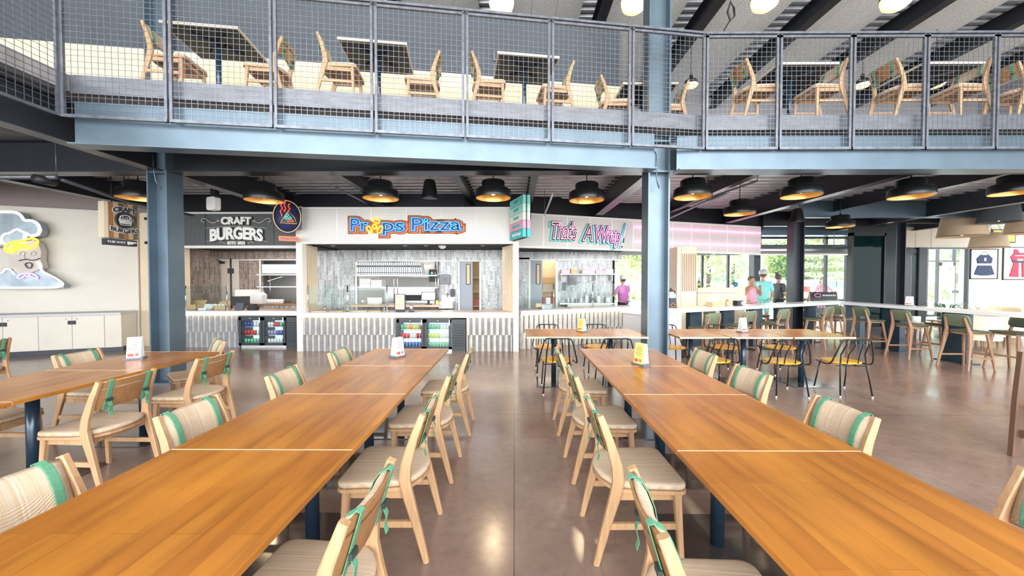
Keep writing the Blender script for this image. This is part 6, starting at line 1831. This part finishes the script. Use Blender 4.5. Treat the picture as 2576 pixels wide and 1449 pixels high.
    if cap:
        cp_ = MB(); cp_.lathe([(.108, 1.665), (.110, 1.71), (.095, 1.765), (.05, 1.80), (0, 1.805)], 20, Matrix.Translation((0, .015, 0)) @ Matrix.Diagonal((1, 1.12, 1, 1)), caps=False); cp_.prism([(-.08, -.09), (-.06, -.18), (0, -.20), (.06, -.18), (.08, -.09)], 1.668, 1.682)
        cp_.build('cap', cap, e)
    return e
D_ = ((.05, .0, -.28), (.06, -.06, -.52)); DN = ((-.05, .0, -.28), (-.06, -.06, -.52))
pm = at(1919, 725, Y=11.5)
person((pm.x, 11.5, 0), math.radians(150), 'person in an aqua T-shirt and pale cap behind the bar, back turned', 1.82, 'sign_aqua', 'sign_aqua', 'skin', 'bark', [((.05, .0, -.28), (.06, -.10, -.50)), ((-.05, .02, -.28), (-.02, -.14, -.46))], cap='grey_panel')
pm = at(1890, 725, Y=11.1)
person((pm.x, 11.1, 0), math.radians(15), 'person in a pink vest raising a cup to the mouth beside the aqua T-shirt', 1.66, 'sign_pink', 'paper_white', 'skin_tan', 'bark', [((.10, -.12, -.24), (-.08, -.26, -.02)), ((-.16, -.04, -.24), (-.06, -.22, .02))], sleeveless=True, slim=.82)
cpx = MB().lathe([(.025, 0), (.035, .10)], 12).build('paper_cup', 'paper_white', None, (pm.x + .0, 10.83, 1.38)); tag(cpx, 'white cup held up by the person in the pink vest', 'cup')
pm = at(1958, 735, Y=12.2)
person((pm.x, 12.2, 0), math.radians(100), 'person in a black T-shirt standing by the dark pillar, seen from the side', 1.74, 'sign_dark', 'steel_dark', 'skin_tan', 'ink', [((.05, .0, -.28), (.03, -.16, -.42)), ((-.05, .0, -.28), (-.02, -.18, -.40))], bun=True)
pm = at(2069, 740, Y=14.2)
person((pm.x, 14.2, 0), math.radians(-5), 'person in a coral top with one hand on the hip outside the window', 1.66, 'sign_pink', 'jersey_pink', 'skin_tan', 'bark', [((.20, .02, -.22), (.05, -.10, -.40)), ((-.12, -.02, -.25), (-.02, -.14, -.38))], longhair=True)
pm = at(1567, 735, Y=11.6)
person((pm.x, 11.6, 0), math.radians(200), 'kitchen worker in a magenta shirt and pale cap behind the wrap counter', 1.66, 'pink_shirt' if 'pink_shirt' in MATS else 'sign_pink', 'steel_dark', 'skin', 'ink', [((.1, -.1, -.25), (.1, -.3, -.3)), ((-.1, -.1, -.25), (-.1, -.3, -.3))], cap='sign_cream')

# ================================================================ LOUNGE CORNER, FRAMES, PLANT, BOARD
def frame(u0, v0, u1, v1, label, kind):
    xa_, xb_ = X(u0, YW), X(u1, YW); za, zb_ = zat(v1, YW), zat(v0, YW)
    e = empty('framed_shirt', (xa_, YW - .03, za), 0, label, 'picture frame', 'framed sportswear on the plywood wall')
    w_, h_ = xb_ - xa_, zb_ - za; t = .03
    MB().box((0, 0, 0), (w_, .03, t)).box((0, 0, h_ - t), (w_, .03, h_)).box((0, 0, 0), (t, .03, h_)).box((w_ - t, 0, 0), (w_, .03, h_)).build('frame', 'black_paint', e)
    MB().box((t, .012, t), (w_ - t, .028, h_ - t)).build('mount', 'paper_white', e)
    def poly(pts_, mt_, nm, y=.0): MB().prism_y([(x * w_, z * h_) for x, z in pts_], y - .008, .012).build(nm, mt_, e)
    if kind == 0:
        poly([(.25, .52), (.22, .68), (.35, .80), (.65, .80), (.78, .68), (.74, .52)], 'jersey_navy', 'top'); poly([(.26, .45), (.74, .45), (.86, .15), (.55, .11), (.5, .14), (.45, .11), (.14, .15)], 'jersey_navy', 'shorts')
        poly([(.47, .60), (.54, .60), (.55, .68), (.50, .72), (.47, .68)], 'paper_white', 'badge', -.004)
        MB().tube([(.35 * w_, .005, .80 * h_), (.5 * w_, .005, .93 * h_), (.65 * w_, .005, .80 * h_)], .006, 5).build('neck_cord', 'cardboard', e)
    else:
        poly([(.30, .52), (.22, .70), (.32, .80), (.34, .93), (.42, .93), (.50, .82), (.72, .82), (.78, .93), (.86, .93), (.86, .52)], 'jersey_red', 'top'); poly([(.20, .10), (.33, .52), (.48, .52), (.48, .08)], 'jersey_red', 'trousers_left'); poly([(.58, .52), (.86, .52), (.96, .10), (.60, .08)], 'jersey_red', 'trousers_right')
        poly([(.28, .60), (.86, .54), (.86, .50), (.28, .54)], 'jersey_navy', 'sash', -.004); poly([(.42, .58), (.60, .58), (.60, .64), (.42, .64)], 'paper_white', 'name_tag', -.006); poly([(.35, .72), (.84, .72), (.84, .75), (.35, .75)], 'jersey_pink', 'stripe', -.004)
frame(2438, 627, 2508, 702, 'black frame with navy top and shorts on the plywood wall', 0)
frame(2520, 622, 2600, 704, 'black frame with a red striped sports outfit at the right edge', 1)
xa_ = X(2520, YW + .0); e = empty('small_picture', (X(2490, YW), YW - .03, zat(612, YW)), 0, 'small yellow and black picture hung above the frames, half behind a shade', 'picture frame')
MB().box((0, 0, 0), (.78, .03, .45)).build('frame', 'black_paint', e); MB().box((.04, -.006, .04), (.74, 0, .41)).build('print', 'yellow_seat', e)
# spider plant
e = empty('potted_plant', (X(2385, 11.6), 11.6, 0), 0, 'dark green arching potted plant in front of the glass entrance', 'plant')
MB().lathe([(.16, 0), (.22, .40), (.20, .40), (.18, .36), (0, .36)], 20).build('pot', 'steel_dark', e)
m_ = MB(); rnd = random.Random(3)
for k in range(38):
    a = rnd.uniform(0, 2 * PI); L_ = rnd.uniform(.35, .72); hgt = rnd.uniform(.25, .55); pts_ = []
    for t in [j / 6 for j in range(7)]: pts_.append((math.cos(a) * L_ * t, math.sin(a) * L_ * t, .38 + hgt * math.sin(t * 2.2) - .15 * t * t))
    m_.sweep(pts_, [(.035 * (1 - abs(2 * j / 6 - .8) * .6) + .004, .003) for j in range(7)], side=(-math.sin(a), math.cos(a), 0))
m_.build('leaves', 'leaf_plant', e)
# chalkboard easel
p = at(2072, 800, Y=11.1)
e = empty('chalkboard_easel', (p.x, 11.1, 0), math.radians(-6), 'black A-frame chalkboard with pink writing behind the bar corner', 'sign')
for s_ in (-1, 1):
    MB().bar((s_ * .44, -.10, 0), (s_ * .36, .06, 1.22), .04, .03, side=(1, 0, 0)).build('leg', 'chair_wood', e)
MB().bar((-.36, .5, 0), (-.33, .08, 1.2), .04, .03, side=(1, 0, 0)).bar((.36, .5, 0), (.33, .08, 1.2), .04, .03, side=(1, 0, 0)).build('rear_legs', 'chair_wood', e)
bo = MB().add([(-.40, -.06, .38), (.40, -.06, .38), (.36, .04, 1.2), (-.36, .04, 1.2), (-.40, -.03, .38), (.40, -.03, .38), (.36, .07, 1.2), (-.36, .07, 1.2)], [(0, 1, 2, 3), (7, 6, 5, 4), (0, 4, 5, 1), (3, 2, 6, 7), (0, 3, 7, 4), (1, 5, 6, 2)]).build('board', 'screen_dark', e)
m_ = MB()
for z_, w_ in ((.86, .18), (.76, .24)):
    for j in range(5): m_.cbox((-.16 + w_ * j / 3, -.012 - (1.2 - z_) * .0 - .03 + (z_ - .38) * .12 - .02, z_), (.05, .006, .05))
m_.build('pink_writing', 'sign_pink', bo)
MB().tube([(-.25 + .5 * t, -.085 + .025, .52 + .06 * math.sin(t * 9)) for t in [j / 14 for j in range(15)]], .01, 5).build('chalk_drawing', 'sign_teal', bo)
MB().tube([(-.18 + .09 * math.cos(t), -.01, 1.10 + .05 * math.sin(t)) for t in [2 * PI * j / 12 for j in range(12)]], .01, 5, closed=True).build('chalk_logo', 'sign_pink', bo)
for j in range(8): MB().box((-.04 + j * .045, -.012, 1.08), (-.015 + j * .045, -.006, 1.12)).build('chalk_letter', 'sign_white', bo)
# lounge seats
def lounge(x, y, rz, mt_, label, shell='pale_ply'):
    e = empty('lounge_chair', (x, y, 0), rz, label, 'armchair')
    pts_ = [(.45 * math.cos(a), .45 * math.sin(a)) for a in [math.radians(-200 + 220 * k / 14) for k in range(15)]]
    inn = [(p_[0] * .93, p_[1] * .93) for p_ in pts_][::-1]
    MB().prism(pts_ + inn, .16, .72).build('shell', shell, e)
    cu = MB(); cushion(cu, rrect(.66, .62, .12), .30, .44, r=.03); cu.build('seat_cushion', mt_, e)
    for a in (45, 135, 225, 315): MB().cyl((.30 * math.cos(math.radians(a)), .30 * math.sin(math.radians(a)), 0), (.27 * math.cos(math.radians(a)), .27 * math.sin(math.radians(a)), .30), .02, 8).build('leg', 'chair_wood', e)
lounge(X(2450, 9.0), 9.0, .4, 'yellow_seat', 'curved plywood lounge chair with yellow cushion behind the right stools')
lounge(X(2535, 9.4), 9.5, -.3, 'yellow_seat', 'curved plywood lounge chair at the right edge under the bar')
lounge(X(2545, 11.2), 11.5, 2.6, 'yellow_seat', 'yellow cushioned lounge chair against the plywood wall')
e = empty('white_side_chair', (X(2318, 9.6), 9.6, 0), .3, 'pale timber chair with splayed white legs behind the bar arm', 'chair')
MB().box((-.35, -.2, .42), (.35, .2, .46)).build('seat', 'chair_wood', e)
for a, b_ in ((-.3, -.18), (.3, -.18), (-.3, .18), (.3, .18)): MB().bar((a * 1.25, b_ * 1.3, 0), (a, b_, .42), .035, .035).build('leg', 'post_white_wood', e)
MB().cyl((0, .1, .46), (0, .1, .62), .10, 14).build('roll_cushion', 'paper_white', e)
e = empty('low_timber_table', (X(2400, 10.3), 10.3, 0), 0, 'low timber table near the lounge chairs', 'table')
MB().box((-.4, -.3, .40), (.4, .3, .44)).build('top', 'chair_wood', e)
for a, b_ in ((-.35, -.25), (.35, -.25), (-.35, .25), (.35, .25)): MB().bar((a, b_, 0), (a * .9, b_ * .9, .40), .035, .035).build('leg', 'chair_wood', e)

# ducts
def duct(p0, p1, r, label):
    p0 = Vector(p0); p1 = Vector(p1); L_ = (p1 - p0).length; n_ = int(L_ / .09); pts_ = []; rs = []
    for k in range(n_ + 1):
        for dt_, dr in ((0, 0), (.5, .006)): 
            t = min(1, (k + dt_) / n_); pts_.append(p0.lerp(p1, t)); rs.append(r + dr)
    o = MB().tube(pts_, rs, 20).build('spiral_duct', 'duct_metal'); tag(o, label, 'duct')
    for t in (.15, .5, .85): q_ = p0.lerp(p1, t); MB().cyl((q_.x, q_.y, q_.z + r), (q_.x, q_.y, 3.62), .01, 5).build('hanger', 'rail_steel', o)
duct((7.6, 12.4, zat(629, 12.4)), (11.0, 12.4, zat(629, 12.4)), .17, 'silver spiral air duct running in front of the back windows')
# sprinkler pipes
def pipe(pts_, r, mt_, label):
    o = MB().tube(pts_, r, 8).build('pipe', mt_); tag(o, label, 'pipe')
    q_ = Vector(pts_[len(pts_) // 2]) if len(pts_) != 6 else Vector(pts_[1])
    if r != .012: MB().cyl(q_, (q_.x, q_.y, 3.63 if q_.z < 3.7 else 7.95), .006, 5).build('hanger', 'rail_steel', o)
pipe([(-12, 5.2, 2.98), (-6.35, 5.2, 2.98)], .035, 'rail_steel', 'grey horizontal pipe under the left girder')
e = at(92, 456, Y=5.1)
tag(MB().cyl((-6.5, 5.08, 2.93), (-6.5, 5.3, 2.93), .06, 16).build('pipe_coupling', 'black_paint'), 'round dark pipe end at the left girder', 'pipe')
pipe([(-6.4, 5.3, 2.97), (-7.2, 7.0, 3.0), (-7.2, 8.4, 3.0)], .028, 'rail_steel', 'sprinkler pipe running back from the left girder')
pipe([at(832, 466, Y=6.0), at(945, 522, Y=8.9)], .02, 'rail_steel', 'thin pipe running back above the pizza header')
pipe([at(1390, 490, Y=6.8), at(1370, 540, Y=8.7)], .02, 'deck_metal', 'thin pipe end above the wrap header')
pipe([at(1686, 548, Y=9.0), at(1780, 505, Y=7.0), at(1830, 484, Y=6.2)], .022, 'rail_steel', 'sprinkler pipe under the joists right of the central column')
pipe([at(1700, 527, Y=9.0), at(1905, 455, Y=6.2)], .018, 'rail_steel', 'thin conduit above the pink neon lines')
pipe([at(1846, 20, Y=7.0), at(1838, 5, Y=7.0), at(1830, 30, Y=7.0), at(1838, 52, Y=7.0), at(1848, 40, Y=7.0), at(1846, 20, Y=7.0)], .018, 'black_paint', 'coiled black cable hanging under the roof')
pipe([at(1836, 52, Y=7.0), at(1822, 75, Y=7.0), at(1820, 88, Y=7.0)], .012, 'black_paint', 'short cable and plug hanging under the coil')

# ================================================================ OUTSIDE
struct(MB().box((-10, 13.45, -.2), (70, 20, -.05)).build('pavement', 'pavement'))
struct(MB().box((-10, 20, -.2), (90, 34, -.08)).build('road', 'pavement'))
struct(MB().box((-60, 34, -.2), (140, 120, -.02)).build('lawn', 'grass_sunlit'))
def foliage(mb, c, r, n_, rnd, s=.16):
    for _ in range(n_):
        a = rnd.uniform(0, 2 * PI); b_ = math.acos(rnd.uniform(-1, 1)); q = rnd.uniform(.55, 1) ** .6
        p_ = Vector((c[0] + r[0] * q * math.sin(b_) * math.cos(a), c[1] + r[1] * q * math.sin(b_) * math.sin(a), c[2] + r[2] * q * math.cos(b_)))
        u_ = Vector((rnd.gauss(0, 1), rnd.gauss(0, 1), rnd.gauss(0, 1))).normalized() * s; w_ = u_.orthogonal().normalized() * s * rnd.uniform(.5, 1)
        mb.add([tuple(p_ - u_), tuple(p_ + w_), tuple(p_ + u_), tuple(p_ - w_)], [(0, 1, 2, 3)])
def tree(x, y, h, r, mt_, label, kind='round', seed=1):
    rnd = random.Random(seed); e = empty('tree', (x, y, -.05), 0, label, 'tree', 'trees beyond the car park')
    MB().tube([(0, 0, 0), (.1, 0, h * .4), (0, .1, h * (.55 if kind == 'round' else .95))], [.22, .16, .06], 8).build('trunk', 'bark', e)
    m_ = MB()
    if kind == 'round':
        for k in range(9):
            a = rnd.uniform(0, 2 * PI); q = rnd.uniform(.2, .75) * r
            foliage(m_, (q * math.cos(a), q * math.sin(a), h * rnd.uniform(.35, .85)), (r * .5, r * .5, r * .38), 420, rnd, .17)
    else:
        nt_ = 9
        for k in range(nt_):
            z_ = h * (.15 + .8 * k / nt_); rr = r * (1 - k / nt_ * .8)
            foliage(m_, (0, 0, z_), (rr, rr, .22), 380, rnd, .13)
    m_.build('foliage', mt_, e)
tl = [(12.5, 36, 6.5, 3.6, 'leaf_olive', 'round'), (17.5, 34, 7.5, 4.0, 'leaf_olive', 'round'), (22, 38, 8, 4.4, 'leaf_dark', 'round'), (25.5, 33, 7.5, 3.6, 'leaf_olive', 'round'),
      (24.6, 30, 8.5, 2.3, 'leaf_pine', 'pine'), (28, 36, 7.5, 4.0, 'leaf_dark', 'round'), (29.5, 33, 10.5, 2.8, 'leaf_pine', 'pine'), (33, 37, 10, 2.6, 'leaf_pine', 'pine'), (36, 35, 8.5, 4.2, 'leaf_olive', 'round'), (42, 36, 8.5, 4.4, 'leaf_olive', 'round'),
      (7, 36, 6.5, 3.8, 'leaf_olive', 'round'), (36, 27, 8, 4, 'leaf_olive', 'round'), (32.5, 26, 7, 3.4, 'leaf_dark', 'round'), (30.5, 24.5, 6, 2.8, 'leaf_olive', 'round')]
tn = ['olive tree seen right of the slatted pillar', 'olive tree filling the second pane behind the servery', 'dark tree behind the servery window', 'olive tree left of the dark window pillar', 'tiered pine behind the aqua T-shirt', 'dark rounded tree right of the cap', 'tiered pine above the parked car, left', 'tiered pine above the parked car, right', 'olive tree above the bonnet of the parked car', 'olive tree at the right of the car window', 'olive tree seen just right of the central column', 'olive tree seen through the glass entrance, right', 'dark tree behind the glass entrance door', 'olive tree seen at the left of the glass entrance']
for k, (x_, y_, h_, r_, mt_, kd) in enumerate(tl): tree(x_, y_, h_, r_, mt_, tn[k], kd, k + 5)
# hedge band
m_ = MB(); rnd = random.Random(9)
for k in range(60): foliage(m_, (6 + k * .75, 31.5, .55), (.7, .6, .75), 90, rnd, .15)
tag(m_.build('hedge_foliage', 'leaf_olive'), 'clipped hedge along the far side of the car park', 'hedge', kind='stuff')
# parked car
def car(x, y, rz, label):
    e = empty('parked_car', (x, y, -.05), rz, label, 'car')
    prof = [(-2.2, .35), (-2.25, .75), (-2.15, 1.05), (-1.95, 1.45), (-1.6, 1.62), (-.4, 1.66), (.35, 1.52), (1.1, 1.08), (2.0, .92), (2.25, .72), (2.25, .35), (1.9, .28), (-1.9, .28)]
    m_ = MB(); n_ = len(prof); vs = []
    for yy, sc_ in ((-.9, .93), (-.86, 1), (.86, 1), (.9, .93)):
        for x_, z_ in prof: vs.append((x_ * (.99 if sc_ < 1 else 1), yy * (1 - max(0, z_ - .95) * .28), .3 + (z_ - .3) * (sc_ if z_ > .9 else 1)))
    fs = [tuple(range(n_)), tuple(3 * n_ + j for j in range(n_))[::-1]]
    for i in range(3):
        for j in range(n_): fs.append((i * n_ + j, (i + 1) * n_ + j, (i + 1) * n_ + (j + 1) % n_, i * n_ + (j + 1) % n_))
    m_.add(vs, fs, False); m_.build('body', 'car_paint', e, bevel=.03)
    for nm_, pl in (('rear_window', [(-1.85, 1.08), (-1.65, 1.42), (-1.15, 1.48), (-1.15, 1.08)]), ('rear_door_window', [(-1.08, 1.08), (-1.08, 1.50), (-.25, 1.52), (-.25, 1.06)]), ('front_door_window', [(-.18, 1.06), (-.18, 1.52), (.25, 1.44), (.85, 1.06)])):
        MB().prism_y(pl, -.875, .86).build(nm_, 'car_glass', e)
    MB().box((-2.24, -.89, .75), (-2.05, -.6, 1.15)).build('tail_light', 'tail_red', e)
    for wx in (-1.35, 1.4):
        for wy in (-.85, .65):
            w_ = MB(); Mw = Matrix.Translation((wx, wy + .1, .34)) @ Matrix.Rotation(PI / 2, 4, 'X'); w_.lathe([(.22, -.1), (.34, -.1), (.34, .1), (.22, .1)], 24, Mw); wh_ = w_.build('wheel', 'tyre', e)
            MB().lathe([(.22, .09), (.20, .11), (.05, .12), (0, .12)], 20, Mw).build('hubcap', 'chrome', wh_)
car(X(2086, 27), 27, 0, 'pale pink parked car with a red tail light seen through the window')
# outdoor furniture glimpsed
for k, u in enumerate((2105, 2030)):
    e = empty('terrace_table', (X(u, 15.0), 15.0, -.05), 0, ['dark terrace table right of the coral-topped person', 'dark terrace table left of the coral-topped person'][k], 'table', 'terrace tables')
    MB().box((-.45, -.3, .72), (.45, .3, .75)).build('top', 'sign_dark', e)
    for a, b_ in ((-.4, -.25), (.4, -.25), (-.4, .25), (.4, .25)): MB().cyl((a, b_, 0), (a, b_, .72), .015, 6).build('leg', 'sign_dark', e)
